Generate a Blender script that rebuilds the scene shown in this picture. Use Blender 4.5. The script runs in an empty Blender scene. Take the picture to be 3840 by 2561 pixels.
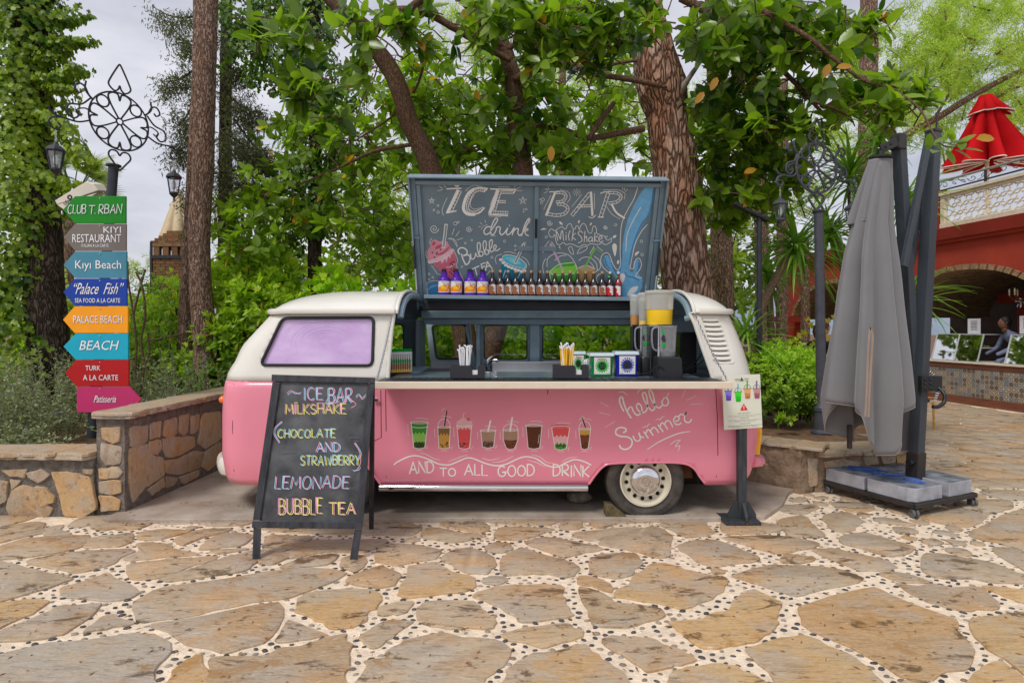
import bpy,math,random
import numpy as np
from mathutils import Vector,Matrix,Euler,noise
from mathutils.geometry import delaunay_2d_cdt,tessellate_polygon
R = math.radians
sin,cos,pi = math.sin,math.cos,math.pi
rnd = random.Random(7)
nrs = np.random.RandomState(11)
scene = bpy.context.scene
col = scene.collection

# ------------------------------------------------ camera, sky, sun, exposure
FPX,CX,HY,EYE = 2238.0,1920.0,1225.0,1.63      # photograph pixels: focal length, centre, horizon; eye height in m
cam_d = bpy.data.cameras.new('camera')
cam = bpy.data.objects.new('camera',cam_d);col.objects.link(cam)
cam.location = (0,0,EYE);cam.rotation_euler = (R(90),0,0)
cam_d.sensor_width = 36;cam_d.lens = FPX / 3840 * 36;cam_d.shift_y = -(1280.5 - HY) / 3840
cam_d.clip_start = 0.05;cam_d.clip_end = 2000
scene.camera = cam

SUN_EL,SUN_AZ = R(52),R(205)
world = bpy.data.worlds.new("World");scene.world = world;world.use_nodes = True
nt = world.node_tree;nt.nodes.clear()
wo = nt.nodes.new('ShaderNodeOutputWorld');bg = nt.nodes.new('ShaderNodeBackground')
sky = nt.nodes.new('ShaderNodeTexSky');sky.sky_type = 'NISHITA';sky.sun_disc = False
sky.sun_elevation = SUN_EL;sky.sun_rotation = SUN_AZ;sky.air_density = 1.2;sky.dust_density = 1.5
tc = nt.nodes.new('ShaderNodeTexCoord');mp = nt.nodes.new('ShaderNodeMapping');mp.inputs['Scale'].default_value = (1,1,3.2)
nz = nt.nodes.new('ShaderNodeTexNoise');nz.inputs['Scale'].default_value = 2.3;nz.inputs['Detail'].default_value = 7;nz.inputs['Roughness'].default_value = .55
cr = nt.nodes.new('ShaderNodeValToRGB')
cr.color_ramp.elements[0].position = .34;cr.color_ramp.elements[0].color = (3.3,3.35,3.9,1)
cr.color_ramp.elements[1].position = .68;cr.color_ramp.elements[1].color = (6.3,6.2,6.5,1)
mx = nt.nodes.new('ShaderNodeMix');mx.data_type = 'RGBA';mx.inputs[0].default_value = .88
L = nt.links.new
L(tc.outputs['Generated'],mp.inputs[0]);L(mp.outputs[0],nz.inputs['Vector']);L(nz.outputs[0],cr.inputs[0])
L(sky.outputs[0],mx.inputs[6]);L(cr.outputs[0],mx.inputs[7]);L(mx.outputs[2],bg.inputs[0])
bg.inputs[1].default_value = .12;L(bg.outputs[0],wo.inputs[0])
sun_d = bpy.data.lights.new('sun','SUN');sun_d.energy = 1.5;sun_d.angle = R(16);sun_d.color = (1,.96,.9)
sun = bpy.data.objects.new('sun',sun_d);col.objects.link(sun)
sd = Vector((-.42,-.55,.95)).normalized()            # towards the sun: behind the camera, to its left
sun.rotation_euler = sd.to_track_quat('Z','Y').to_euler()
sun.location = (0,0,30)
sky.sun_elevation = math.asin(sd.z);sky.sun_rotation = math.atan2(sd.x,sd.y)
scene.view_settings.view_transform = 'Standard';scene.view_settings.look = 'None'
scene.view_settings.exposure = .38;scene.view_settings.gamma = 1
scene.view_settings.use_curve_mapping = False
scene.render.engine = 'CYCLES'
scene.cycles.max_bounces = 7;scene.cycles.diffuse_bounces = 4;scene.cycles.transparent_max_bounces = 12
scene.cycles.transmission_bounces = 8;scene.cycles.glossy_bounces = 4
scene.cycles.use_denoising = True

# ------------------------------------------------ placing helpers
def W(px,py,Y): return Vector(((px - CX) / FPX * Y,Y,EYE - (py - HY) / FPX * Y))
def G(px,py,z=0.0):
    Y = FPX * (EYE - z) / (py - HY);return Vector(((px - CX) / FPX * Y,Y,z))
def hit(px,py,o,n):                                  # where a sight line meets a plane of the scene
    d = Vector(((px - CX) / FPX,1,-(py - HY) / FPX));c = Vector((0,0,EYE));o = Vector(o);n = Vector(n)
    return c + d * ((o - c).dot(n) / d.dot(n))
def lin(r,g,b): return tuple(((c / 255) ** 2.2) for c in (r,g,b))

# ------------------------------------------------ materials
MATS = {}
def M(name,c=(.5,.5,.5),rough=.5,metal=0,var=.12,vs=6,bump=.0,bs=40,coat=0,c2=None,emit=0,objcol=False,
      trans=0,ior=1.45,spec=.5,stretch=None,vdetail=4,sheen=0):
    if name in MATS: return MATS[name]
    m = bpy.data.materials.new(name);MATS[name] = m;m.use_nodes = True
    t = m.node_tree;b = t.nodes['Principled BSDF'];l = t.links.new
    b.inputs['Roughness'].default_value = rough;b.inputs['Metallic'].default_value = metal
    b.inputs['Coat Weight'].default_value = coat;b.inputs['Coat Roughness'].default_value = .08
    b.inputs['Specular IOR Level'].default_value = spec
    b.inputs['Transmission Weight'].default_value = trans;b.inputs['IOR'].default_value = ior
    b.inputs['Sheen Weight'].default_value = sheen
    co = t.nodes.new('ShaderNodeTexCoord');mpn = t.nodes.new('ShaderNodeMapping');l(co.outputs['Object'],mpn.inputs[0])
    if stretch: mpn.inputs['Scale'].default_value = stretch
    n = t.nodes.new('ShaderNodeTexNoise');n.inputs['Scale'].default_value = vs;n.inputs['Detail'].default_value = vdetail;n.inputs['Roughness'].default_value = .6
    l(mpn.outputs[0],n.inputs['Vector'])
    rp = t.nodes.new('ShaderNodeMapRange');rp.inputs[1].default_value = .3;rp.inputs[2].default_value = .7;l(n.outputs[0],rp.inputs[0])
    mixn = t.nodes.new('ShaderNodeMix');mixn.data_type = 'RGBA';l(rp.outputs[0],mixn.inputs[0])
    ca = tuple(min(1,x * (1 - var)) for x in c);cb = c2 or tuple(min(1,x * (1 + var)) for x in c)
    mixn.inputs[6].default_value = (*ca,1);mixn.inputs[7].default_value = (*cb,1)
    out = mixn.outputs[2]
    if objcol:
        oi = t.nodes.new('ShaderNodeObjectInfo');mu = t.nodes.new('ShaderNodeMix');mu.data_type = 'RGBA';mu.blend_type = 'MULTIPLY';mu.inputs[0].default_value = 1
        l(out,mu.inputs[6]);l(oi.outputs['Color'],mu.inputs[7]);out = mu.outputs[2]
    l(out,b.inputs['Base Color'])
    if bump:
        n2 = t.nodes.new('ShaderNodeTexNoise');n2.inputs['Scale'].default_value = bs;n2.inputs['Detail'].default_value = 5;l(mpn.outputs[0],n2.inputs['Vector'])
        bp = t.nodes.new('ShaderNodeBump');bp.inputs['Strength'].default_value = bump;bp.inputs['Distance'].default_value = .02
        l(n2.outputs[0],bp.inputs['Height']);l(bp.outputs[0],b.inputs['Normal'])
    if emit: b.inputs['Emission Color'].default_value = (*c,1);b.inputs['Emission Strength'].default_value = emit
    return m

def flagmat(name,wet=.5,sc=1.0):                      # split slate and sandstone: layered streaks, rust, damp patches
    if name in MATS: return MATS[name]
    m = bpy.data.materials.new(name);MATS[name] = m;m.use_nodes = True
    t = m.node_tree;b = t.nodes['Principled BSDF'];l = t.links.new;N = t.nodes.new
    co = N('ShaderNodeTexCoord');oi = N('ShaderNodeObjectInfo')
    add = N('ShaderNodeVectorMath');add.operation = 'ADD';l(co.outputs['Object'],add.inputs[0])
    rv = N('ShaderNodeMath');rv.operation = 'MULTIPLY';rv.inputs[1].default_value = 31;l(oi.outputs['Random'],rv.inputs[0]);l(rv.outputs[0],add.inputs[1])
    def noi(scale,stretch=(1,1,1),rot=0,d=6,r=.6,dist=0):
        q = N('ShaderNodeMapping');q.inputs['Scale'].default_value = stretch;q.inputs['Rotation'].default_value = (0,0,rot);l(add.outputs[0],q.inputs[0])
        z = N('ShaderNodeTexNoise');z.inputs['Scale'].default_value = scale * sc;z.inputs['Detail'].default_value = d;z.inputs['Roughness'].default_value = r;z.inputs['Distortion'].default_value = dist
        l(q.outputs[0],z.inputs['Vector']);return z.outputs[0]
    def rng(x,a,c,lo=0,hi=1):
        z = N('ShaderNodeMapRange');z.inputs[1].default_value = a;z.inputs[2].default_value = c;z.inputs[3].default_value = lo;z.inputs[4].default_value = hi;l(x,z.inputs[0]);return z.outputs[0]
    def mix(f,a,c,mode='MIX'):
        z = N('ShaderNodeMix');z.data_type = 'RGBA';z.blend_type = mode
        for i,v in ((0,f),(6,a),(7,c)):
            if isinstance(v,(tuple,float,int)): z.inputs[i].default_value = (*v,1) if isinstance(v,tuple) else v
            else: l(v,z.inputs[i])
        return z.outputs[2]
    st = noi(5,(1,3.5,1),.25,8,.66,.6);big = noi(1.6,(1,1.5,1),.3,3,.5,.4);fine = noi(38,(1,2,1),.2,4,.7);blot = noi(4.2,(1,1.7,1),.3,7,.68,.3)
    base = mix(rng(st,.34,.68),oi.outputs['Color'],mix(.5,oi.outputs['Color'],(.45,.30,.14)))
    base = mix(rng(big,.45,.62,0,.6),base,(.52,.27,.08))
    base = mix(rng(noi(2.1,(1,1.3,1),.9,4),.48,.60,0,.6),base,(.38,.34,.29))
    base = mix(rng(fine,.3,.75,0,.45),base,(.66,.56,.42))
    w = rng(noi(3.1,(1,2.1,1),.3,8,.72,.5),.565,.62,0,wet)
    base = mix(w,base,(.10,.055,.022))
    base = mix(rng(noi(9,(1,3,1),.1,8,.75),.6,.66,0,.7),base,(.07,.05,.035))
    base = mix(rng(noi(7,(1,7,1),.22,8,.74,.8),.52,.66,0,.6),base,(.15,.10,.06))
    base = mix(rng(noi(2.6,(1,1.4,1),1.4,7,.7,.6),.56,.64,0,.55),base,(.34,.16,.03))
    base = mix(rng(noi(16,(1,2.5,1),.3,6,.75),.56,.7,0,.5),base,(.70,.62,.50))
    l(base,b.inputs['Base Color'])
    l(rng(w,0,max(wet,.01),.58,.3),b.inputs['Roughness']);b.inputs['Specular IOR Level'].default_value = .35
    bp = N('ShaderNodeBump');bp.inputs['Strength'].default_value = .9;bp.inputs['Distance'].default_value = .012
    hh = mix(.35,st,fine);l(hh,bp.inputs['Height']);l(bp.outputs[0],b.inputs['Normal'])
    return m

def cloudymat(name,c=(.8,.82,.8),f=.3):             # scuffed translucent plastic
    m = bpy.data.materials.new(name);m.use_nodes = True;t = m.node_tree;l = t.links.new;N = t.nodes.new;b = t.nodes['Principled BSDF'];b.inputs['Base Color'].default_value = (*c,1);b.inputs['Roughness'].default_value = .15
    tr = N('ShaderNodeBsdfTransparent');fr = N('ShaderNodeFresnel');fr.inputs[0].default_value = 1.45;mr = N('ShaderNodeMapRange');mr.inputs[3].default_value = f;mr.inputs[4].default_value = 1;l(fr.outputs[0],mr.inputs[0])
    ms = N('ShaderNodeMixShader');l(mr.outputs[0],ms.inputs[0]);l(tr.outputs[0],ms.inputs[1]);l(b.outputs[0],ms.inputs[2]);l(ms.outputs[0],t.nodes['Material Output'].inputs[0]);return m

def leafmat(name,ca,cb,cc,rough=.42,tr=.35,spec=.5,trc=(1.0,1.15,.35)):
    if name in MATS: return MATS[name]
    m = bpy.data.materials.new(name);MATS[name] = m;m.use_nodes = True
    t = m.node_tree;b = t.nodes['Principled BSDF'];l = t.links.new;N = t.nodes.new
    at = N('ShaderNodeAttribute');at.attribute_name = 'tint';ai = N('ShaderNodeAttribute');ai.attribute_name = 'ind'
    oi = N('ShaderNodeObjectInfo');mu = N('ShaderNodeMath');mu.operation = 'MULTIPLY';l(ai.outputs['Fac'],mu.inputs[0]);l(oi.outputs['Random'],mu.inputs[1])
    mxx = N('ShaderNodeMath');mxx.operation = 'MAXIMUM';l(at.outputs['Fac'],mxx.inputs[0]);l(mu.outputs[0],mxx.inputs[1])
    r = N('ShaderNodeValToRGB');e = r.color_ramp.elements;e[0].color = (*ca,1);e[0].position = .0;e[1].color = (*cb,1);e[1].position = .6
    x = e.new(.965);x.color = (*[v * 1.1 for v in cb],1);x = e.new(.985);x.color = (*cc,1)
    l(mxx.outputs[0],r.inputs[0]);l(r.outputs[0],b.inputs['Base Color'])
    b.inputs['Roughness'].default_value = rough;b.inputs['Specular IOR Level'].default_value = spec
    tl = N('ShaderNodeBsdfTranslucent');mc = N('ShaderNodeMix');mc.data_type = 'RGBA';mc.blend_type = 'MULTIPLY';mc.inputs[0].default_value = 1;mc.inputs[7].default_value = (*[v * 1.5 for v in trc],1)
    l(r.outputs[0],mc.inputs[6]);l(mc.outputs[2],tl.inputs[0])
    ms = N('ShaderNodeMixShader');ms.inputs[0].default_value = tr;l(b.outputs[0],ms.inputs[1]);l(tl.outputs[0],ms.inputs[2])
    l(ms.outputs[0],t.nodes['Material Output'].inputs[0])
    return m

def glassmat(name,tint=(.9,.95,.93),rough=.03,mixf=.82):           # thin sheet glass: mostly see-through with a Fresnel sheen
    if name in MATS: return MATS[name]
    m = bpy.data.materials.new(name);MATS[name] = m;m.use_nodes = True
    t = m.node_tree;l = t.links.new;N = t.nodes.new;t.nodes.remove(t.nodes['Principled BSDF'])
    tr = N('ShaderNodeBsdfTransparent');tr.inputs[0].default_value = (*tint,1)
    gl = N('ShaderNodeBsdfGlossy');gl.inputs[1].default_value = rough
    fr = N('ShaderNodeFresnel');fr.inputs[0].default_value = 1.5
    mm = N('ShaderNodeMapRange');mm.inputs[3].default_value = (1 - mixf) * .5;mm.inputs[4].default_value = 1;l(fr.outputs[0],mm.inputs[0])
    ms = N('ShaderNodeMixShader');l(mm.outputs[0],ms.inputs[0]);l(tr.outputs[0],ms.inputs[1]);l(gl.outputs[0],ms.inputs[2])
    l(ms.outputs[0],t.nodes['Material Output'].inputs[0]);return m

# ------------------------------------------------ objects
def tag(o,label=None,cat=None,group=None,kind=None):
    if label: o['label'] = label
    if cat: o['category'] = cat
    if group: o['group'] = group
    if kind: o['kind'] = kind
    return o
def empty(name,loc,label,cat,group=None,rz=0):
    o = bpy.data.objects.new(name,None);o.empty_display_size = .1;col.objects.link(o);o.location = loc;o.rotation_euler = (0,0,rz)
    return tag(o,label,cat,group)
def addobj(name,me,parent=None,mats=None):
    o = bpy.data.objects.new(name,me)
    if mats is not None:
        for m in (mats if isinstance(mats,(list,tuple)) else [mats]): me.materials.append(m)
    col.objects.link(o)
    if parent is not None:
        o.parent = parent
        loc = Vector((0,0,0));p = parent
        while p is not None:
            loc += Vector(p.location);p = p.parent
        me.transform(Matrix.Translation(-loc))          # meshes are written in world coordinates: take the parents' places off
    return o

def catmull(pts,n=6,closed=False):
    P = [Vector(p) for p in pts]
    if len(P) < 3: return P
    out = [];m = len(P);rngi = range(m if closed else m - 1)
    for i in rngi:
        p0 = P[(i - 1) % m] if (closed or i > 0) else P[0] * 2 - P[1]
        p1 = P[i];p2 = P[(i + 1) % m]
        p3 = P[(i + 2) % m] if (closed or i + 2 < m) else P[-1] * 2 - P[-2]
        for k in range(n):
            t = k / n
            out.append(.5 * ((2 * p1) + (p2 - p0) * t + (2 * p0 - 5 * p1 + 4 * p2 - p3) * t * t + (3 * p1 - p0 - 3 * p2 + p3) * t ** 3))
    if not closed: out.append(P[-1])
    return out

class MB:
    def __init__(s): s.v = [];s.f = [];s.mi = [];s.cur = 0
    def add(s,v,f):
        k = len(s.v);s.v += [tuple(x) for x in v];s.f += [tuple(i + k for i in q) for q in f];s.mi += [s.cur] * len(f);return s
    def hexa(s,p): return s.add(p,[(0,3,2,1),(4,5,6,7),(0,1,5,4),(1,2,6,5),(2,3,7,6),(3,0,4,7)])
    def box(s,x0,x1,y0,y1,z0,z1,M4=None):
        p = [Vector(q) for q in ((x0,y0,z0),(x1,y0,z0),(x1,y1,z0),(x0,y1,z0),(x0,y0,z1),(x1,y0,z1),(x1,y1,z1),(x0,y1,z1))]
        if M4: p = [M4 @ q for q in p]
        return s.hexa(p)
    def bar(s,a,b,w,h,up=(0,0,1)):               # a box beam from a to b
        a = Vector(a);b = Vector(b);d = (b - a).normalized();u = Vector(up);r = d.cross(u)
        if r.length < 1e-4: r = d.cross(Vector((0,1,0)))
        r.normalize();u = r.cross(d).normalized()
        r = r * (w / 2);u = u * (h / 2)
        return s.hexa([a - r - u,a + r - u,b + r - u,b - r - u,a - r + u,a + r + u,b + r + u,b - r + u])
    def tube(s,pts,r,n=8,closed=False,cap=True):
        P = [Vector(p) for p in pts];m = len(P);rr = r if isinstance(r,(list,tuple)) else [r] * m
        T = [(P[(i + 1) % m] - P[i - 1] if closed or 0 < i < m - 1 else (P[1] - P[0] if i == 0 else P[-1] - P[-2])).normalized() for i in range(m)]
        a = T[0].cross(Vector((0,0,1)));
        if a.length < 1e-3: a = T[0].cross(Vector((0,1,0)))
        a.normalize();v = []
        for i in range(m):
            a = a - T[i] * a.dot(T[i])
            if a.length < 1e-6: a = T[i].orthogonal()
            a.normalize();b = T[i].cross(a)
            for k in range(n):
                th = 2 * pi * k / n;v.append(P[i] + (a * cos(th) + b * sin(th)) * rr[i])
        f = [(i * n + k,i * n + (k + 1) % n,((i + 1) % m) * n + (k + 1) % n,((i + 1) % m) * n + k) for i in range(m if closed else m - 1) for k in range(n)]
        if cap and not closed: f += [tuple(range(n - 1,-1,-1)),tuple(range((m - 1) * n,m * n))]
        return s.add(v,f)
    def lathe(s,prof,c=(0,0,0),n=20,ax=None,sx=1,sy=1,cap=True,ph=0):   # prof: (radius, height)
        v = [];c = Vector(c)
        for r,z in prof:
            for k in range(n):
                th = 2 * pi * k / n + ph;p = Vector((r * cos(th) * sx,r * sin(th) * sy,z))
                v.append(c + (ax @ p if ax else p))
        m = len(prof)
        f = [(i * n + k,i * n + (k + 1) % n,(i + 1) * n + (k + 1) % n,(i + 1) * n + k) for i in range(m - 1) for k in range(n)]
        if cap: f += [tuple(range(n - 1,-1,-1)),tuple(range((m - 1) * n,m * n))]
        return s.add(v,f)
    def prism(s,poly,off):                             # poly: 3D points, off: thickness vector
        n = len(poly);off = Vector(off);v = [Vector(p) for p in poly];v2 = [p + off for p in v]
        return s.add(v + v2,[tuple(range(n)),tuple(range(2 * n - 1,n - 1,-1))] + [(i,i + n,(i + 1) % n + n,(i + 1) % n) for i in range(n)])
    def flat(s,poly): return s.add(poly,[tuple(range(len(poly)))])
    def ball(s,c,r,n=12,m=8,sc=(1,1,1)):
        return s.lathe([(max(r * sin(pi * i / m),1e-4),-r * cos(pi * i / m)) for i in range(m + 1)],c,n,Matrix.Diagonal(sc))
    def build(s,name,mats,parent=None,smooth=False,angle=.7,bevel=0):
        me = bpy.data.meshes.new(name);me.from_pydata(s.v,[],s.f)
        if any(s.mi): me.polygons.foreach_set('material_index',s.mi)
        if smooth: me.shade_smooth() if hasattr(me,'shade_smooth') else None
        if smooth: me.set_sharp_from_angle(angle=angle)
        me.update()
        o = addobj(name,me,parent,mats)
        if bevel:
            b = o.modifiers.new('bevel','BEVEL');b.width = bevel;b.segments = 2;b.limit_method = 'ANGLE';b.angle_limit = R(40)
        return o

def copy_tree(o,parent=None,loc=None,rz=None,scale=None):
    c = o.copy();col.objects.link(c)
    if parent is not None: c.parent = parent
    if loc is not None: c.location = loc
    if rz is not None: c.rotation_euler = (0,0,rz)
    if scale is not None: c.scale = scale
    for ch in KIDS(o): copy_tree(ch,c)
    return c
def KIDS(o): return [x for x in col.objects if x.parent == o] if len(col.objects) < 400 else list(o.children)

# flat artwork: ribbons and fills in drawing units, mapped to a surface; each stroke a hair above the last
class Art:
    def __init__(s,fn): s.fn = fn;s.mb = {};s.k = 0
    def m(s,mat): return s.mb.setdefault(mat,MB())
    def stroke(s,pts,w,mat,smooth=True,taper=0,closed=False):
        P = catmull([(p[0],p[1],0) for p in pts],5,closed) if smooth and len(pts) > 2 else [Vector((p[0],p[1],0)) for p in pts]
        if closed: P.append(P[0])
        n = len(P);s.k += 1;v = []
        for i in range(n):
            if closed: t = P[1] - P[-2] if i in (0,n - 1) else P[i + 1] - P[i - 1]
            else: t = P[min(i + 1,n - 1)] - P[max(i - 1,0)]
            if t.length < 1e-6: t = Vector((1,0,0))
            t.normalize();nn = Vector((-t.y,t.x,0))
            if 0 < i < n - 1 and not smooth:
                a = (P[i] - P[i - 1]).normalized();nn = nn / max(.45,abs(nn.dot(Vector((-a.y,a.x,0)))))
            ww = w * .5 * (1 - taper * abs(2 * i / (n - 1) - 1) ** 2)
            e = t * (ww * .5 if i == n - 1 else -ww * .5 if i == 0 else 0)
            v += [s.fn(*(P[i] + nn * ww + e).xy,s.k),s.fn(*(P[i] - nn * ww + e).xy,s.k)]
        s.m(mat).add(v,[(2 * i,2 * i + 1,2 * i + 3,2 * i + 2) for i in range(n - 1)])
    def fill(s,pts,mat,smooth=True):
        P = catmull([(p[0],p[1],0) for p in pts],4,True) if smooth else [Vector((p[0],p[1],0)) for p in pts]
        s.k += 1;tri = tessellate_polygon([P]);s.m(mat).add([s.fn(p.x,p.y,s.k) for p in P],tri)
    def disc(s,x,y,r,mat,ry=None,n=10):
        s.k += 1;ry = ry or r
        s.m(mat).flat([s.fn(x + r * cos(2 * pi * i / n),y + ry * sin(2 * pi * i / n),s.k) for i in range(n)])
    def ring(s,x,y,r,w,mat,ry=None):
        ry = ry or r;s.stroke([(x + r * cos(2 * pi * i / 12),y + ry * sin(2 * pi * i / 12)) for i in range(12)],w,mat,True,0,True)
    def build(s,name,parent):
        out = []
        for mat,mb in s.mb.items(): out.append(mb.build(name,mat,parent))
        return out

def arc(cx,cy,rx,ry,a0,a1,n=7): return [(cx + rx * cos(R(a0 + (a1 - a0) * i / n)),cy + ry * sin(R(a0 + (a1 - a0) * i / n))) for i in range(n + 1)]
GL = {'A': (.8,[[(0,0),(.4,1),(.8,0)],[(.15,.36),(.66,.36)]]),'B': (.66,[[(0,0),(0,1)],[(0,1)] + arc(.32,.77,.28,.23,90,-90) + [(0,.54)],[(.1,.54)] + arc(.36,.27,.3,.27,90,-90) + [(0,0)]]),
 'C': (.72,[arc(.4,.5,.4,.5,50,310,10)]),'D': (.72,[[(0,0),(0,1)],[(0,1)] + arc(.2,.5,.5,.5,90,-90,9) + [(0,0)]]),'E': (.58,[[(.58,1),(0,1),(0,0),(.58,0)],[(0,.52),(.46,.52)]]),
 'F': (.55,[[(.55,1),(0,1),(0,0)],[(0,.52),(.44,.52)]]),'G': (.78,[arc(.4,.5,.4,.5,50,350,10) + [(.42,.42)]]),'H': (.68,[[(0,0),(0,1)],[(.68,0),(.68,1)],[(0,.5),(.68,.5)]]),
 'I': (.12,[[(.05,0),(.05,1)]]),'K': (.64,[[(0,0),(0,1)],[(.6,1),(.04,.45),(.64,0)]]),'L': (.52,[[(0,1),(0,0),(.52,0)]]),'M': (.88,[[(0,0),(.1,1),(.44,.3),(.78,1),(.88,0)]]),
 'N': (.7,[[(0,0),(0,1),(.7,0),(.7,1)]]),'O': (.78,[arc(.39,.5,.39,.5,90,450,14)]),'P': (.6,[[(0,0),(0,1)],[(0,1)] + arc(.32,.74,.28,.26,90,-90) + [(0,.48)]]),
 'R': (.66,[[(0,0),(0,1)],[(0,1)] + arc(.32,.74,.28,.26,90,-90) + [(.05,.48),(.66,0)]]),'S': (.6,[arc(.3,.75,.28,.25,30,270,7) + arc(.3,.25,.3,.25,80,-150,7)]),'T': (.74,[[(0,1),(.74,1)],[(.37,1),(.37,0)]]),
 'U': (.68,[[(0,1)] + arc(.34,.32,.34,.32,180,360,8) + [(.68,1)]]),'V': (.74,[[(0,1),(.37,0),(.74,1)]]),'W': (1.0,[[(0,1),(.25,0),(.5,.8),(.75,0),(1,1)]]),'Y': (.7,[[(0,1),(.35,.5),(.7,1)],[(.35,.5),(.35,0)]]),
 ' ': (.35,[]),'.': (.1,[[(.03,.05),(.07,.05)]]),'~': (.9,[[(0,.4),(.2,.62),(.45,.5),(.7,.36),(.9,.6)]]),'(': (.25,[arc(.5,.5,.5,.8,130,230,6)]),')': (.25,[arc(-.3,.5,.5,.8,50,-50,6)])}
def stext(art,text,x,y,h,width,mat,w,slant=0,jit=0,rot=0,offs=(0,0),seed=1):   # x,y: left baseline in drawing units with y downwards
    q = random.Random(seed);adv = sum(GL[c][0] + .2 for c in text) - .2;k = width / adv;cx = 0
    for c in text:
        gw,ss = GL[c];jy = q.uniform(-jit,jit) * h;js = 1 + q.uniform(-jit,jit)
        for st in ss:
            P = []
            for (a,b) in st:
                X = (cx + a) * k + b * slant * h;Yv = b * h * js + jy
                P.append((x + offs[0] + X * cos(rot) + Yv * sin(rot),y + offs[1] - Yv * cos(rot) + X * sin(rot)))
            art.stroke(P,w,mat,False)
        cx += gw + .2
FONTC = {}
def fmesh(text,extrude=0):
    if text in FONTC: return FONTC[text]
    cu = bpy.data.curves.new('t','FONT');cu.body = text;cu.resolution_u = 2
    ob = bpy.data.objects.new('t',cu);me = bpy.data.meshes.new_from_object(ob)
    v = np.array([w.co[:2] for w in me.vertices]);f = [tuple(p.vertices) for p in me.polygons]
    bpy.data.objects.remove(ob);bpy.data.meshes.remove(me);bpy.data.curves.remove(cu)
    FONTC[text] = (v,f);return v,f
def ftext(mb,text,fn,x0,y0,x1,y1,shear=0,lift=1,bold=0):        # text fitted in the box (y down), mapped by fn(x, y, k)
    v,f = fmesh(text);lo = v.min(0);hi = v.max(0);u = (v - lo) / np.maximum(hi - lo,1e-6);k_ = shear * abs(y1 - y0) / abs(x1 - x0);u[:,0] += u[:,1] * k_
    u[:,0] /= (1 + k_)
    mb.add([fn(x0 + a * (x1 - x0),y1 - b * (y1 - y0),lift) for a,b in u],f)
    return mb
# ------------------------------------------------ paving: mortar bed, flagstones, pebbles
def crop(lst,ox,oy,s): return [[(ox + x / s,oy + y / s) for x,y in p] for p in lst]
ST = crop([
 [(0,355),(180,300),(400,270),(780,262),(720,355),(560,400),(300,445),(20,470),(-60,462),(-80,380)],
 [(-60,290),(150,243),(380,208),(390,235),(200,275),(0,325),(-60,330)],
 [(-60,205),(170,160),(370,142),(375,192),(150,230),(0,256),(-60,262)],
 [(385,200),(560,168),(535,212),(640,242),(520,262),(400,258)],
 [(620,150),(760,95),(1010,82),(1070,112),(860,160),(660,190)],[(800,172),(1060,132),(1110,140),(1090,178),(920,215),(820,205)],
 [(1140,162),(1300,132),(1370,134),(1290,180),(1150,208),(1010,206)],[(1400,106),(1740,106),(1715,150),(1420,158)],[(1785,122),(2210,112),(2190,162),(1900,176),(1800,165)],
 [(750,350),(795,285),(950,262),(1170,240),(1110,348),(900,362),(770,372)],
 [(1210,278),(1235,235),(1450,207),(1680,222),(1500,272),(1420,295),(1230,302)],
 [(1545,290),(1700,228),(1880,202),(2040,212),(1800,278),(1620,345),(1560,328)],
 [(1755,382),(1850,282),(2000,242),(2210,252),(2160,338),(1960,368)],
 [(225,490),(430,440),(700,395),(900,385),(1100,375),(1165,385),(1185,402),(1080,450),(1000,508),(870,548),(650,590),(560,560),(400,538)],
 [(1195,340),(1260,322),(1450,327),(1500,347),(1560,377),(1730,415),(1710,432),(1500,452),(1290,472),(1130,482),(1105,455),(1210,412),(1230,382)],
 [(1850,400),(2000,382),(2150,377),(2200,382),(1960,422),(1880,414)],
 [(1112,540),(1135,515),(1400,480),(1560,462),(1700,457),(1930,442),(1830,496),(1680,536),(1420,632),(1155,650),(1135,600)],
 [(1410,642),(1700,552),(1840,506),(2020,446),(2220,396),(2330,400),(2260,498),(2170,566),(1950,606),(1650,646),(1480,664)],
 [(-60,500),(60,502),(240,547),(430,592),(560,607),(650,640),(500,698),(250,775),(0,845),(-60,850)],
 [(515,735),(680,682),(870,612),(960,588),(1035,640),(1125,690),(1225,745),(1175,798),(1080,828),(960,838),(700,818),(560,798)],
 [(-60,890),(180,832),(330,822),(425,832),(395,888),(280,955),(130,1015),(0,1082),(-60,1100)],
 [(-60,1135),(120,1055),(370,955),(520,885),(700,868),(895,862),(850,925),(740,1015),(620,1095),(500,1145),(300,1176),(0,1196),(-60,1200)],
 [(735,1108),(830,1022),(940,962),(1030,958),(1110,1002),(1170,1036),(1000,1070),(830,1100)],
 [(-60,1335),(200,1275),(400,1215),(700,1198),(900,1164),(1100,1143),(1280,1122),(1400,1153),(1505,1210),(1480,1330),(1400,1400),(1370,1490),(1360,1554),(1360,1660),(-60,1660)],
 [(1480,1554),(1560,1425),(1680,1345),(1775,1315),(1800,1420),(1850,1480),(1870,1554),(1870,1660),(1460,1660)]],0,1900,2.351)
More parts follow.
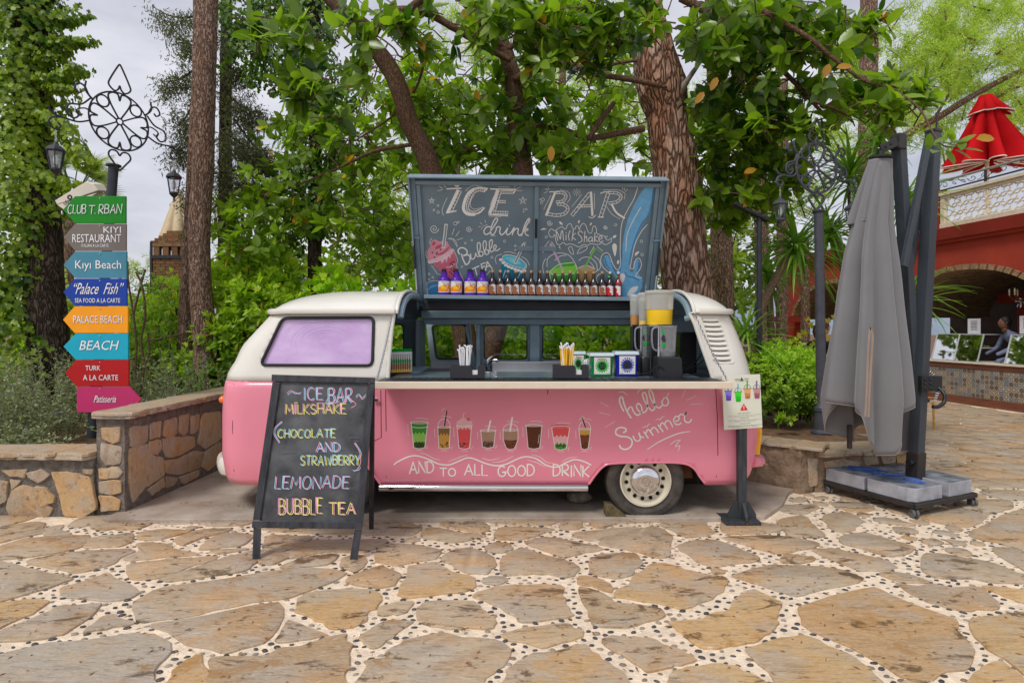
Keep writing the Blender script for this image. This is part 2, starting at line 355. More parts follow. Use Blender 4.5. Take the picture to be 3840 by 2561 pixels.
ST += crop([
 [(95,290),(180,262),(480,267),(515,290),(430,338),(290,392),(95,385)],[(310,402),(500,312),(650,302),(1170,297),(1105,350),(980,410),(700,402),(560,416),(340,460)],
 [(60,412),(285,412),(325,432),(200,508),(60,508)],[(235,540),(400,472),(560,437),(735,422),(725,478),(640,518),(360,548)],
 [(765,500),(790,452),(960,432),(998,442),(996,520),(935,566),(870,576),(765,546)],[(970,132),(1330,132),(1440,172),(1485,192),(1430,246),(1370,262),(1100,253),(965,253)],
 [(100,200),(500,197),(865,202),(855,248),(500,238),(200,223)],[(1062,460),(1110,372),(1200,332),(1400,337),(1600,372),(1655,410),(1598,466),(1440,491),(1300,526),(1200,516),(1100,496)],
 [(805,668),(900,602),(1060,547),(1140,532),(1295,600),(1285,650),(1238,696),(1130,716),(900,696)],
 [(1373,532),(1600,492),(1658,522),(1758,582),(1898,612),(1955,652),(1945,728),(1868,756),(1650,776),(1400,811),(1294,798),(1284,730),(1352,622)],
 [(1653,470),(1732,402),(1850,373),(1958,383),(2086,432),(2145,510),(2076,588),(2008,606),(1850,586),(1742,518)],
 [(1464,268),(1522,198),(1700,203),(1830,233),(2040,260),(1948,288),(1800,321),(1600,297)],[(1655,163),(1722,133),(1980,133),(2086,182),(2066,213),(2000,236),(1850,216),(1700,183)],
 [(362,900),(422,792),(600,748),(850,728),(1038,738),(1136,790),(1126,848),(1088,896),(1016,938),(996,1016),(880,1070),(720,1085),(600,1036),(450,966),(372,946)],
 [(1112,888),(1200,862),(1380,838),(1414,860),(1376,918),(1308,956),(1180,966),(1102,956)],
 [(1424,970),(1444,902),(1522,853),(1700,833),(1948,843),(2006,900),(2056,950),(2134,1000),(2114,1076),(1900,1086),(1700,1081),(1572,1061),(1452,1008)],
 [(205,1206),(253,1090),(293,1012),(330,1008),(480,1063),(636,1130),(636,1143),(400,1181)],
 [(945,1168),(1042,1082),(1172,1013),(1394,1017),(1366,1058),(1268,1126),(1148,1216),(1080,1264),(1002,1238)],
 [(1000,1372),(1130,1343),(1184,1283),(1332,1183),(1450,1153),(1700,1123),(1850,1158),(2150,1178),(2254,1240),(2254,1328),(2196,1418),(2078,1496),(2026,1554),(2010,1660),(925,1660),(940,1500)]],950,1900,2.351)
ST += crop([
 [(-60,480),(0,432),(130,373),(300,423),(500,478),(626,522),(634,568),(556,631),(430,616),(300,601),(120,606),(0,616),(-60,596)],
 [(175,310),(330,273),(480,288),(700,333),(846,371),(826,393),(650,417),(510,451),(380,407),(200,349)],[(565,250),(760,218),(1000,193),(1190,193),(1078,230),(918,258),(798,306),(700,298)],
 [(795,325),(950,263),(1210,193),(1320,183),(1436,241),(1474,281),(1434,360),(1444,446),(1320,456),(1150,407),(960,368)],[(742,140),(900,113),(1280,122),(1268,143),(1000,153),(850,192),(762,187)],
 [(463,180),(482,123),(640,118),(676,170),(648,202),(500,207)],[(1344,160),(1500,118),(1738,118),(1786,190),(1844,238),(1700,267),(1560,267),(1442,208)],
 [(1884,200),(1892,133),(2000,123),(2380,160),(2400,222),(2100,242),(1950,242)],
 [(1504,380),(1542,332),(1650,303),(1790,293),(1900,313),(2098,392),(2234,450),(2206,487),(2000,511),(1830,536),(1702,506),(1622,448)],
 [(724,580),(724,502),(762,443),(950,418),(1138,423),(1204,505),(1138,558),(1078,626),(900,636),(782,608)],[(634,620),(700,618),(858,652),(926,702),(936,758),(900,761),(740,712),(634,688)],
 [(945,790),(953,752),(1062,692),(1134,612),(1232,533),(1340,503),(1500,533),(1738,602),(1924,632),(1944,710),(1876,778),(1758,836),(1588,906),(1440,886),(1300,856),(1052,817)],
 [(645,722),(760,738),(898,803),(958,843),(1150,873),(1364,912),(1384,988),(1230,1016),(1100,1066),(1000,1076),(800,1056),(744,1028),(695,920),(645,802)],
 [(42,1420),(202,1322),(380,1293),(560,1243),(698,1223),(766,1290),(826,1330),(946,1420),(1044,1500),(1034,1660),(0,1660),(0,1480)],
 [(844,1200),(872,1153),(1130,1163),(1300,1183),(1430,1233),(1558,1292),(1672,1360),(1538,1406),(1400,1426),(1240,1465),(1154,1408),(1034,1328),(904,1268)],
 [(1436,1554),(1444,1482),(1522,1443),(1800,1403),(2018,1403),(2088,1452),(2198,1502),(2320,1590),(2320,1660),(1436,1660)]],1900,1900,2.351)
ST += [[(493,2270),(532,2241),(587,2210),(680,2195),(808,2178),(936,2158),(1035,2140),(1210,2133),(1298,2152),(1268,2175),(1220,2196),(1150,2221),(1097,2242),(1046,2251),(950,2262),(880,2278),(800,2293),(720,2315),(600,2328),(523,2337),(508,2310)],
 [(558,2342),(638,2334),(723,2319),(808,2300),(893,2283),(950,2273),(1046,2260),(1064,2272),(1060,2304),(1068,2321),(1045,2357),(1008,2406),(950,2424),(890,2441),(848,2454),(808,2446),(732,2429),(681,2416),(657,2392),(614,2367),(568,2354)],
 [(788,2474),(886,2469),(950,2469),(1014,2460),(1037,2439),(1129,2428),(1188,2405),(1288,2384),(1300,2395),(1320,2423),(1316,2453),(1318,2495),(1303,2517),(1298,2561),(1298,2610),(792,2610),(792,2520)],
 [(1852,2002),(1868,1983),(1900,1979),(1950,1978),(2081,1986),(2055,1995),(1983,2021),(1900,2028),(1854,2019)],[(1828,1957),(1900,1953),(2058,1949),(2082,1964),(2048,1972),(1900,1968),(1857,1965)],
 [(2712,2020),(2800,2014),(2840,2010),(2900,2011),(2988,2021),(3078,2042),(3018,2063),(2950,2076),(2920,2079),(2860,2066),(2792,2044)],
 [(1771,2232),(1850,2208),(1900,2198),(2101,2197),(2114,2233),(2135,2283),(2147,2315),(2068,2325),(1957,2337),(1928,2312),(1888,2289),(1833,2261),(1784,2245)],
 [(1881,2383),(1900,2371),(1955,2361),(2070,2342),(2136,2344),(2153,2357),(2193,2369),(2173,2396),(2140,2406),(2086,2415),(2032,2433),(1966,2413),(1918,2406),(1889,2396)],
 [(2512,2338),(2632,2328),(2663,2307),(2736,2290),(2745,2260),(2795,2226),(2836,2218),(2898,2247),(2930,2266),(2916,2310),(2919,2340),(2892,2368),(2858,2392),(2828,2414),(2760,2422),(2700,2436),(2640,2436),(2602,2417),(2563,2388),(2528,2358)],
 [(2794,2440),(2842,2423),(2925,2396),(3020,2386),(3106,2423),(3206,2469),(3286,2533),(3320,2610),(2945,2610),(2905,2561),(2855,2500)],
 [(2748,2164),(2795,2144),(2884,2121),(3056,2126),(3129,2133),(3226,2162),(3239,2174),(3197,2195),(3110,2210),(3032,2229),(2986,2240),(2915,2219),(2852,2197),(2802,2182)]]
ST += crop([
 [(175,610),(232,583),(430,603),(436,628),(330,646),(212,646)],[(410,545),(520,534),(600,534),(780,579),(958,614),(1036,644),(1054,688),(920,711),(802,706),(704,677),(564,618)],
 [(645,442),(780,414),(880,424),(1080,484),(1214,522),(1204,558),(1130,586),(1002,591),(852,547),(664,499)],[(145,330),(240,293),(378,283),(436,352),(524,430),(420,446),(242,436),(205,389)],
 [(505,290),(542,264),(698,254),(814,311),(766,369),(738,397),(650,411),(562,378),(514,320)],[(155,220),(202,197),(400,192),(484,211),(438,238),(378,267),(252,262)],
 [(252,160),(330,137),(396,155),(330,173),(262,170)],[(432,140),(500,127),(556,145),(480,153)],
 [(316,1000),(362,974),(560,904),(780,854),(898,834),(998,873),(1198,963),(1496,1062),(1552,1120),(1572,1200),(1682,1320),(1652,1438),(1598,1476),(1420,1496),(1366,1560),(1150,1536),(1002,1448),(782,1338),(564,1228),(374,1148),(326,1060)],
 [(945,732),(1000,714),(1150,729),(1334,790),(1200,801),(1042,778)],[(1064,803),(1220,824),(1350,804),(1500,834),(1700,834),(1796,882),(1884,970),(1846,1006),(1700,1006),(1562,1006),(1382,967),(1204,889)],
 [(1274,582),(1400,574),(1600,604),(1848,654),(1996,722),(2100,744),(2100,800),(1850,796),(1602,767),(1362,756),(1266,680)],[(1646,1082),(1850,1054),(2120,1054),(2120,1510),(1900,1376),(1782,1316),(1704,1228),(1646,1160)],
 [(1686,1500),(1762,1433),(1880,1404),(1938,1442),(2060,1530),(2100,1700),(1600,1700),(1616,1568)],[(1225,282),(1460,204),(1765,272),(1755,300),(1698,347),(1590,371),(1402,337)],
 [(1514,190),(1700,154),(1938,163),(1984,210),(1918,237),(1800,261),(1662,237)],[(1624,430),(1752,352),(1900,273),(2120,240),(2120,530),(1850,487)],[(1704,95),(1850,78),(2100,95),(2100,152),(1900,152)],
 [(900,300),(1020,302),(1226,350),(1120,358),(930,330)],[(1052,372),(1200,382),(1236,415),(1100,423)],[(1262,480),(1340,457),(1446,490),(1380,508)],[(1372,396),(1500,402),(1556,440),(1400,419)],
 [(1724,822),(1900,832),(2100,872),(2100,960),(1900,898)],[(1824,522),(2100,564),(2100,710),(1950,638),(1842,570)]],2840,1800,2.06)
SLABZ = .04
slab_poly = [(-3.41,4.97),(-3.33,4.93),(-2,4.95),(0,4.97),(1.5,4.96),(2.12,5.02),(2.42,5.35),(2.66,5.75),(2.84,5.93),(2.45,6.35),(2.2,8.2),(-3.2,8.2),(-3.3,6.5)]
def inpoly(x,y,P):
    c = False;j = len(P) - 1
    for i in range(len(P)):
        if (P[i][1] > y) != (P[j][1] > y) and x < (P[j][0] - P[i][0]) * (y - P[i][1]) / (P[j][1] - P[i][1]) + P[i][0]: c = not c
        j = i
    return c
tr = [[tuple(G(a,b).xy) for a,b in p] for p in ST]
zone = [tuple(G(a,b).xy) for a,b in [(-40,1952),(422,1946),(2640,1946),(2857,1905),(2960,1845),(3500,1900),(3640,1830),(3880,1835),(3880,2640),(-40,2640)]]
cells = []                                               # more stones beyond the traced ones, as an irregular cell pattern
def clipcell(c,others,lim):
    P = [(c[0] + lim * cos(a),c[1] + lim * sin(a)) for a in [i * pi / 6 for i in range(12)]]
    for o in others:
        mx_,my_ = (c[0] + o[0]) / 2,(c[1] + o[1]) / 2;dx,dy = o[0] - c[0],o[1] - c[1];Q = []
        for i in range(len(P)):
            a,b = P[i],P[(i + 1) % len(P)];fa = (a[0] - mx_) * dx + (a[1] - my_) * dy;fb = (b[0] - mx_) * dx + (b[1] - my_) * dy
            if fa <= 0: Q.append(a)
            if (fa < 0) != (fb < 0): t = fa / (fa - fb);Q.append((a[0] + (b[0] - a[0]) * t,a[1] + (b[1] - a[1]) * t))
        P = Q
        if len(P) < 3: return []
    return P
seeds = []
for gx in range(-16,34):
    for gy in range(0,46):
        x = gx * .4 + rnd.uniform(-.16,.16) + (gy % 2) * .2;y = 1.2 + gy * .36 + rnd.uniform(-.14,.14);seeds.append((x,y))
def free(x,y):
    if inpoly(x,y,zone) or inpoly(x,y,slab_poly): return False
    if x < -3.35 and y > 5.05: return False
    if x > 2.5 and x < 4.15 and y > 5.75: return False
    if -3.4 < x < 2.9 and y > 4.9: return False
    if x <= 4.15 and y > 5.75: return False
    if x + .1546 * y > 11.3: return False
    return True
for c in seeds:
    if not (-6 < c[0] < 12 and 1.2 < c[1] < 17) or not free(*c): continue
    near = sorted((o for o in seeds if o != c and abs(o[0] - c[0]) < 1.1 and abs(o[1] - c[1]) < 1.1),key=lambda o: (o[0] - c[0]) ** 2 + (o[1] - c[1]) ** 2)[:12]
    P = clipcell(c,near,.55)
    if len(P) < 3: continue
    P = [((p[0] - c[0]) * .91 + c[0],(p[1] - c[1]) * .91 + c[1]) for p in P]
    Q = []
    for p in P:
        k = 1.0
        while k > .1 and not free(c[0] + (p[0] - c[0]) * k,c[1] + (p[1] - c[1]) * k): k -= .1
        Q.append((c[0] + (p[0] - c[0]) * k,c[1] + (p[1] - c[1]) * k))
    if sum((Q[i][0] - c[0]) * (Q[(i + 1) % len(Q)][1] - c[1]) - (Q[(i + 1) % len(Q)][0] - c[0]) * (Q[i][1] - c[1]) for i in range(len(Q))) / 2 > .02: cells.append(Q)

def segd(x,y,P):
    d = 9e9
    for i in range(len(P)):
        ax,ay = P[i - 1];bx,by = P[i];vx,vy = bx - ax,by - ay;t = max(0,min(1,((x - ax) * vx + (y - ay) * vy) / (vx * vx + vy * vy + 1e-9)));d = min(d,(x - ax - vx * t) ** 2 + (y - ay - vy * t) ** 2)
    return d ** .5
tr = [[(p[0] + (p[0] - c[0]) * 0,p[1]) for p in P] for P in tr for c in [(sum(p[0] for p in P) / len(P),sum(p[1] for p in P) / len(P))]]
fillers = [];cen_ = [(sum(p[0] for p in P) / len(P),sum(p[1] for p in P) / len(P)) for P in tr]
for k in range(2600):                                    # small stones wherever the traced ones leave a wide joint
    y = rnd.uniform(2.4,6.2);x = rnd.uniform(-.85 * y,.88 * y)
    if not inpoly(x,y,zone) or inpoly(x,y,slab_poly) or (x < -3.3 and y > 5.05): continue
    cand = [P for P,c in zip(tr,cen_) if abs(c[0] - x) < 1.2 and abs(c[1] - y) < 1.2] + [P for P in fillers if abs(P[0][0] - x) < .6 and abs(P[0][1] - y) < .6]
    if any(inpoly(x,y,P) for P in cand): continue
    d = min([segd(x,y,P) for P in cand] + [segd(x,y,slab_poly),.2])
    if d > .075: r = d - .03;q = rnd.uniform(0,6);fillers.append([(x + r * (1.05 + rnd.uniform(-.15,.1)) * cos(a + q),y + r * (1 + rnd.uniform(-.2,.1)) * sin(a + q)) for a in [i * pi / 3.5 for i in range(7)]])
tr += fillers
mort = M('mortar',lin(232,212,186),.85,var=.22,vs=14,bump=.6,bs=60,vdetail=7)
soil_m = M('soil',(.16,.085,.045),.95,var=.4,vs=9,bump=1,bs=50,c2=(.24,.14,.075))
grd = MB().flat([(-60,-4,-.03),(60,-4,-.03),(60,160,-.03),(-60,160,-.03)]).build('ground',soil_m);tag(grd,kind='structure')
pav = MB()                                               # the mortar sheet, as a fine grid in front so that it can be slightly uneven
gx = np.linspace(-6.5,12.5,96);gy = np.linspace(1.0,17.5,90);k0 = 0
pav.v = [(x,y,.004 * noise.noise((x * 2,y * 2,0))) for y in gy for x in gx]
pav.f = [(j * 96 + i,j * 96 + i + 1,(j + 1) * 96 + i + 1,(j + 1) * 96 + i) for j in range(89) for i in range(95)]
pav.mi = [0] * len(pav.f)
paving = pav.build('paving',mort,None,True,2);tag(paving,kind='structure')
fm = flagmat('flagstone',.8)
PAL = [(.44,.31,.17),(.54,.33,.12),(.40,.31,.22),(.50,.28,.10),(.34,.25,.17),(.46,.35,.23),(.42,.25,.12)]
def stone_mesh(P,h,z0=-.004,rough=.010,straight=False):
    n0 = len(P);D = []
    cx_ = sum(p[0] for p in P) / n0;cy_ = sum(p[1] for p in P) / n0
    C = catmull([(p[0],p[1],0) for p in P],3,True);q = []
    if straight: C = [Vector((*P[i],0)).lerp(Vector((*P[(i + 1) % n0],0)),t) for i in range(n0) for t in (.08,.92)]
    for i,p in enumerate(C):
        a = C[(i + 1) % len(C)];L_ = (a - p).length;k = max(1,int(L_ / .045))
        for j in range(k): q.append(p.lerp(a,j / k))
    if len(q) > 60: q = q[::2]
    cen = Vector((cx_,cy_,0));o = []
    for p in q:
        d = p - cen;d.normalize();o.append(p + d * (rough * 2 * noise.noise((p.x * 22,p.y * 22,1.3)) + rough * noise.noise((p.x * 60,p.y * 60,5))))
    n = len(o);v = []
    for dz,ins in ((z0,0),(h * .75,.001),(h,.006)):
        for p in o: v.append((p.x - (p - cen).normalized().x * ins,p.y - (p - cen).normalized().y * ins,dz + (.002 * noise.noise((p.x * 5,p.y * 5,9)) if dz > 0 else 0)))
    f = [(r * n + i,r * n + (i + 1) % n,(r + 1) * n + (i + 1) % n,(r + 1) * n + i) for r in range(2) for i in range(n)]
    for t in tessellate_polygon([[Vector(v[2 * n + i]) for i in range(n)]]):
        f.append(tuple(2 * n + i for i in t))
    return v,f,cen
allst = tr + cells;nst = 0
rest = MB()
GREY = {0,17,18,19,23}
keyd = sorted(range(len(allst)),key=lambda i: sum(p[1] for p in allst[i]) / len(allst[i]))
for rank,i in enumerate(keyd):
    P = allst[i]
    A_ = sum(P[k][0] * P[(k + 1) % len(P)][1] - P[(k + 1) % len(P)][0] * P[k][1] for k in range(len(P)))
    if A_ < 0: P = P[::-1]
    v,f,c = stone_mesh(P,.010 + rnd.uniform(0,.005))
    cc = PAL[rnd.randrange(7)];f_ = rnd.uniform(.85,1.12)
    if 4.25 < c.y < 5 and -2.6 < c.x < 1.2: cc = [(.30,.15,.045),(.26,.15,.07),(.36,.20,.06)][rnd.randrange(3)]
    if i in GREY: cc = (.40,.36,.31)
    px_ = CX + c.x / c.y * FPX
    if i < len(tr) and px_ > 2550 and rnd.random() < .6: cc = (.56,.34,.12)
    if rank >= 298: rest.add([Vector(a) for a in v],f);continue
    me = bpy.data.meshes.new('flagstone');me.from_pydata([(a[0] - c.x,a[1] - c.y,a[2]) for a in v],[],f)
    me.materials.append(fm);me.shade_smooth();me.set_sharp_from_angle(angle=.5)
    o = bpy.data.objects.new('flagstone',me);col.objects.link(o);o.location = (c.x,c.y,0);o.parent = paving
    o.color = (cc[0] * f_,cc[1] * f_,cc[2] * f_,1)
if rest.v: o = rest.build('distant_flagstones',fm,paving,True);o.color = (.38,.30,.21,1);o['kind'] = 'stuff'
# pebbles set in the mortar joints
pm = M('pebble',(.9,.9,.9),.45,var=.3,vs=30,objcol=True)
pb = [(x.min(),x.max(),y.min(),y.max()) for x,y in [(np.array([q[0] for q in P]),np.array([q[1] for q in P])) for P in allst]]
def on_stone(x,y,m=.014):
    for P,b in zip(allst,pb):
        if b[0] - m < x < b[1] + m and b[2] - m < y < b[3] + m:
            if inpoly(x,y,P) or inpoly(x + m,y,P) or inpoly(x - m,y,P) or inpoly(x,y + m,P) or inpoly(x,y - m,P): return True
    return False
grid = {};peb = []
tries = 0
while tries < 42000 and len(peb) < 2600:
    tries += 1
    y = 2.15 + (rnd.random() ** 1.5) * 6;hw = .9 * y;x = rnd.uniform(-hw,hw)
    if y > 4.9 and x < 2.6: continue
    if x + .1546 * y > 11 or (x < 4.2 and y > 5.7): continue
    if on_stone(x,y): continue
    g = (int(x / .05),int(y / .05));r = rnd.uniform(.012,.021)
    if any((x - a) ** 2 + (y - b) ** 2 < (.046) ** 2 for dx in (-1,0,1) for dy in (-1,0,1) for a,b in grid.get((g[0] + dx,g[1] + dy),[])): continue
    grid.setdefault(g,[]).append((x,y));peb.append((x,y,r))
peb.sort(key=lambda p: p[1])
pms = []
for s in range(6):
    b = MB();a = .55 + .1 * (s % 3)
    b.lathe([(.98,-.3),(1.0,.0),(.82,.3),(.4,.42),(.01,.44)],n=8,sx=1,sy=a)
    b.v = [(x * (1 + .18 * noise.noise((x,y,s))),y * (1 + .2 * noise.noise((y,x,s + 9))),z) for x,y,z in b.v]
    me = bpy.data.meshes.new('pebble');me.from_pydata(b.v,[],b.f);me.materials.append(pm);me.shade_smooth();pms.append(me)
PC = [(.06,.065,.07),(.08,.08,.085),(.1,.09,.08),(.05,.05,.055),(.2,.17,.14),(.42,.36,.3),(.07,.07,.075),(.28,.2,.14)]
rest = [MB(),MB()]
for i,(x,y,r) in enumerate(peb):
    a = rnd.uniform(-.7,.7);c = PC[rnd.randrange(8)]
    if i < 299:
        o = bpy.data.objects.new('pebble',pms[i % 6]);col.objects.link(o);o.parent = paving;o.location = (x,y,.001);o.rotation_euler = (0,0,a);o.scale = (r,r,r * .8);o.color = (*c,1)
    else:
        me = pms[i % 6];Mx = Matrix.Translation((x,y,.001)) @ Matrix.Rotation(a,4,'Z') @ Matrix.Diagonal((r,r,r * .8,1))
        rest[1 if c[0] > .15 else 0].add([Mx @ w.co for w in me.vertices],[tuple(p.vertices) for p in me.polygons])
for b,c,nm in ((rest[0],(.07,.07,.075,1),'dark_pebbles'),(rest[1],(.36,.3,.24,1),'pale_pebbles')):
    o = b.build(nm,pm,paving,True,3);o.color = c;o['kind'] = 'stuff'
# concrete pad
cm = M('concrete',(.34,.25,.18),.8,var=.25,vs=2.5,bump=.35,bs=90,c2=(.50,.43,.36),vdetail=8)
sb = MB();sp = [(x + .006 * noise.noise((x * 9,y * 9,0)),y + .008 * noise.noise((x * 7,y * 7,4)),0) for a,b in zip(slab_poly,slab_poly[1:] + slab_poly[:1]) for t in [k / 10 for k in range(10)] for x,y in [(a[0] + (b[0] - a[0]) * t,a[1] + (b[1] - a[1]) * t)]]
sb.prism([(x,y,SLABZ) for x,y,z in sp],(0,0,-.06));slab = sb.build('concrete_slab',cm,None,bevel=.006);tag(slab,kind='structure')
# fallen leaves and needles
lm = M('dead_leaf',(.30,.10,.03),.7,var=.4,vs=20,c2=(.40,.19,.06))
lit = MB()
for k in range(1500):
    y = 2.2 + (rnd.random() ** 1.3) * 6;x = rnd.uniform(-.9 * y,.9 * y)
    z = .013
    if 5 < y and -3.3 < x < 2.3: z = SLABZ + .002
    if y > 5.1 and x < -3.35: continue
    if y > 5.7 and 2.4 < x < 4.2: continue
    if k < 260: y = 4.92 - abs(rnd.gauss(0,.05));x = rnd.uniform(-3.2,2.6)
    a = rnd.uniform(0,6.3);l_ = rnd.uniform(.008,.02);w_ = l_ * rnd.uniform(.15,.35);d = Vector((cos(a),sin(a),0));e = Vector((-sin(a),cos(a),0));c = Vector((x,y,z))
    lit.add([c - d * l_,c - e * w_ + Vector((0,0,.004)),c + d * l_ + Vector((0,0,.003)),c + e * w_ + Vector((0,0,.006))],[(0,1,2),(0,2,3)])
o = lit.build('leaf_litter',lm);tag(o,'brown fallen leaf bits and needles strewn over the stone paving','leaf litter',kind='stuff')
# ------------------------------------------------ the pink and cream van
NY,YC,HWD = 5.02,5.88,.86
pink = M('pink_paint',lin(238,142,162),.32,var=.05,vs=1.2,coat=.35,bump=.02,bs=3)
white = M('cream_paint',lin(226,222,210),.3,var=.04,vs=1.5,coat=.4,c2=lin(232,229,220))
slate = M('slate_paint',lin(124,144,155),.5,var=.14,vs=5,bump=.06,bs=30)
dslate = M('dark_slate_paint',lin(96,108,116),.55,var=.15,vs=4)
boardm = M('board_paint',lin(118,136,145),.6,var=.12,vs=3,bump=.04,bs=25)
rubber = M('rubber',(.02,.021,.023),.55);black = M('black_plastic',(.016,.017,.02),.4,var=.2)
chrome = M('chrome',(.75,.75,.77),.12,1,var=.03);steel = M('steel',(.55,.56,.57),.28,1,var=.08)
dark = M('underbody',(.018,.014,.012),.9);glass = glassmat('window_glass',(.88,.93,.88),.02,.92)
chalkw = M('white_brush_paint',lin(250,246,238),.7,var=.04,vs=60,c2=lin(252,249,243))
def ins(z):
    return (.045 * ((.5 - z) / .25) ** 2 if z < .5 else 0) + ((z - 1.12) * .13 if z > 1.12 else 0)
def prof(L_): 
    zz = [p[0] for p in L_];xx = [p[1] for p in L_]
    return lambda z: float(np.interp(z,zz,xx))
def zpx(py,Y=5.15): return EYE - (py - HY) / FPX * Y
xF = prof(sorted([(zpx(py),(px - CX) / FPX * 5.19 - .03) for px,py in [(1004,1177),(940,1250),(900,1297),(874,1360),(858,1385),(849,1409),(846,1426),(839,1461),(833,1550),(833,1696),(842,1784),(852,1815),(868,1840)]]))
xR = prof(sorted([(zpx(py),(px - CX) / FPX * 5.2 + .02) for px,py in [(2742,1165),(2772,1240),(2798,1316),(2818,1399),(2835,1500),(2845,1622),(2834,1718),(2820,1782),(2800,1815)]]))
RC = .3
def shellP(side,u,z):
    xf,xr = xF(z),xR(z);r = RC;q = r * pi / 2;yn = ins(z)
    if u < xf + r: s_ = xf + r - u;e = -1;xe = xf
    elif u > xr - r: s_ = u - (xr - r);e = 1;xe = xr
    else: x,y = u,yn;return Vector((x,YC - side * (HWD - y),z))
    if s_ < q: th = s_ / r;x = xe - e * r * (1 - sin(th));y = yn + r * (1 - cos(th))
    else: y = yn + r + (s_ - q);x = xe + e * .05 * sin(min(1,(s_ - q) / .5) * pi / 2)
    return Vector((x,YC - side * (HWD - min(y,HWD)),z))
def uend(z,e):
    h = HWD - ins(z) - RC
    return xF(z) + RC - RC * pi / 2 - h if e < 0 else xR(z) - RC + RC * pi / 2 + h
def rrect(pts,r=.06,n=5):                              # round the corners of a polygon
    out = [];m = len(pts)
    for i in range(m):
        a,b,c = Vector(pts[i - 1]),Vector(pts[i]),Vector(pts[(i + 1) % m]);d1 = (a - b).normalized();d2 = (c - b).normalized()
        rr = min(r,(a - b).length * .45,(c - b).length * .45);p,q = b + d1 * rr,b + d2 * rr
        for k in range(n + 1): t = k / n;out.append(tuple(p * (1 - t) ** 2 + b * 2 * t * (1 - t) + q * t * t))
    return out
def shell(side,z0,z1,holes,cuts,name,mats,parent,dz=.05):
    zs = list(np.linspace(z0,z1,max(3,int((z1 - z0) / dz) + 1)))
    bound = [(uend(z,-1),z) for z in zs] + [(u,z1) for u in np.linspace(uend(z1,-1),uend(z1,1),110)[1:-1]] + [(uend(z,1),z) for z in reversed(zs)] + [(u,z0) for u in np.linspace(uend(z0,1),uend(z0,-1),110)[1:-1]]
    V2 = [Vector(p) for p in bound];E = [(i,(i + 1) % len(bound)) for i in range(len(bound))]
    for h in holes + cuts:
        hh = []
        for i in range(len(h)):
            a,b = Vector(h[i]),Vector(h[(i + 1) % len(h)]);k = max(1,int((b - a).length / .05));hh += [a.lerp(b,j / k) for j in range(k)]
        k = len(V2);V2 += hh;E += [(k + i,k + (i + 1) % len(hh)) for i in range(len(hh))]
    for z in zs[1:-1]:
        for u in np.arange(uend(z,-1) + .03,uend(z,1) - .02,.05): V2.append(Vector((u,z)))
    vo,eo,fo,*_ = delaunay_2d_cdt(V2,E,[],0,1e-5)
    F = []
    for f in fo:
        c = sum((vo[i] for i in f),Vector((0,0))) / len(f)
        if not inpoly(c.x,c.y,bound): continue
        if any(inpoly(c.x,c.y,h) for h in holes + cuts): continue
        F.append(tuple(f) if side > 0 else tuple(reversed(f)))
    used = sorted({i for f in F for i in f});mp_ = {a: b for b,a in enumerate(used)}
    b = MB();b.add([shellP(side,vo[i].x,vo[i].y) for i in used],[tuple(mp_[i] for i in f) for f in F])
    o = b.build(name,mats,parent,True,.9)
    s_ = o.modifiers.new('thickness','SOLIDIFY');s_.thickness = .025;s_.offset = -1;s_.material_offset = 1;s_.use_rim = True;s_.material_offset_rim = 0
    return o
def xz(px,py,Y=NY): return ((px - CX) / FPX * Y,EYE - (py - HY) / FPX * Y)
van = empty('ice_bar_van',(0,5.88,SLABZ),'old pink and cream camper van turned drinks bar, its side flap raised','van')
BELT = 1.168
arch_r = [xz(*p) for p in [(2206,1860),(2210,1817),(2232,1782),(2260,1750),(2296,1737),(2420,1733),(2549,1735),(2598,1752),(2627,1790),(2645,1812),(2655,1860)]]
arch_f = [xz(*p) for p in [(1030,1860),(1045,1812),(1075,1770),(1110,1742),(1170,1733),(1330,1735),(1368,1742),(1390,1765),(1423,1816),(1440,1860)]]
cabw = rrect([xz(1046,1192),xz(1394,1190),xz(1394,1371),xz(972,1369)],.05)
open_r = [xz(1452,1436),xz(1456,1330),xz(1462,1240),xz(1469,1165),xz(2600,1165),xz(2616,1215),xz(2640,1300),xz(2668,1390),xz(2680,1436)]
ZG = 1.742
shell(1,.292,BELT,[],[arch_r,arch_f],'lower_body',[pink,dslate],van)
shell(1,BELT + .0005,ZG,[cabw],[open_r],'upper_body',[white,slate],van)
FY = 6.62
fw = [rrect([xz(1812,1217,FY),xz(1979,1217,FY),xz(1979,1351,FY),xz(1812,1351,FY)],.05),rrect([xz(2034,1217,FY),xz(2400,1217,FY),xz(2400,1351,FY),xz(2034,1351,FY)],.05),rrect([(-1.95,1.30),(-1.21,1.28),(-1.21,1.66),(-1.80,1.66)],.06)]
door_o = [xz(1566,1190,FY),xz(1784,1190,FY),xz(1784,1440,FY),xz(1566,1440,FY)]
rear_w = rrect([(u,z) for u,z in [(uend(1.3,1) - .46,1.24),(uend(1.3,1) + .2,1.24),(uend(1.6,1) + .2,1.66),(uend(1.6,1) - .44,1.66)]],.05)
front_w = rrect([(uend(1.3,-1) + .62,1.27),(uend(1.3,-1) - .3,1.27),(uend(1.6,-1) - .3,1.68),(uend(1.6,-1) + .55,1.68)],.06)
shell(-1,.292,BELT,[],[arch_r,arch_f],'lower_body',[pink,dslate],van)
shell(-1,BELT + .0005,ZG,fw + [rear_w,front_w],[door_o],'upper_body',[white,slate],van)
def roofz(x,v,x0,x1):
    e = 1.0
    if x0 is not None and x < x0 + .75: e = max(0,1 - ((x0 + .75 - x) / .75) ** 2.4) ** .5
    if x1 is not None and x > x1 - .45: e = max(0,1 - ((x - x1 + .45) / .45) ** 2.2) ** .5
    return ZG + .004 + .222 * e * max(0,1 - abs(v) ** 2.7) ** .62
WG = .80
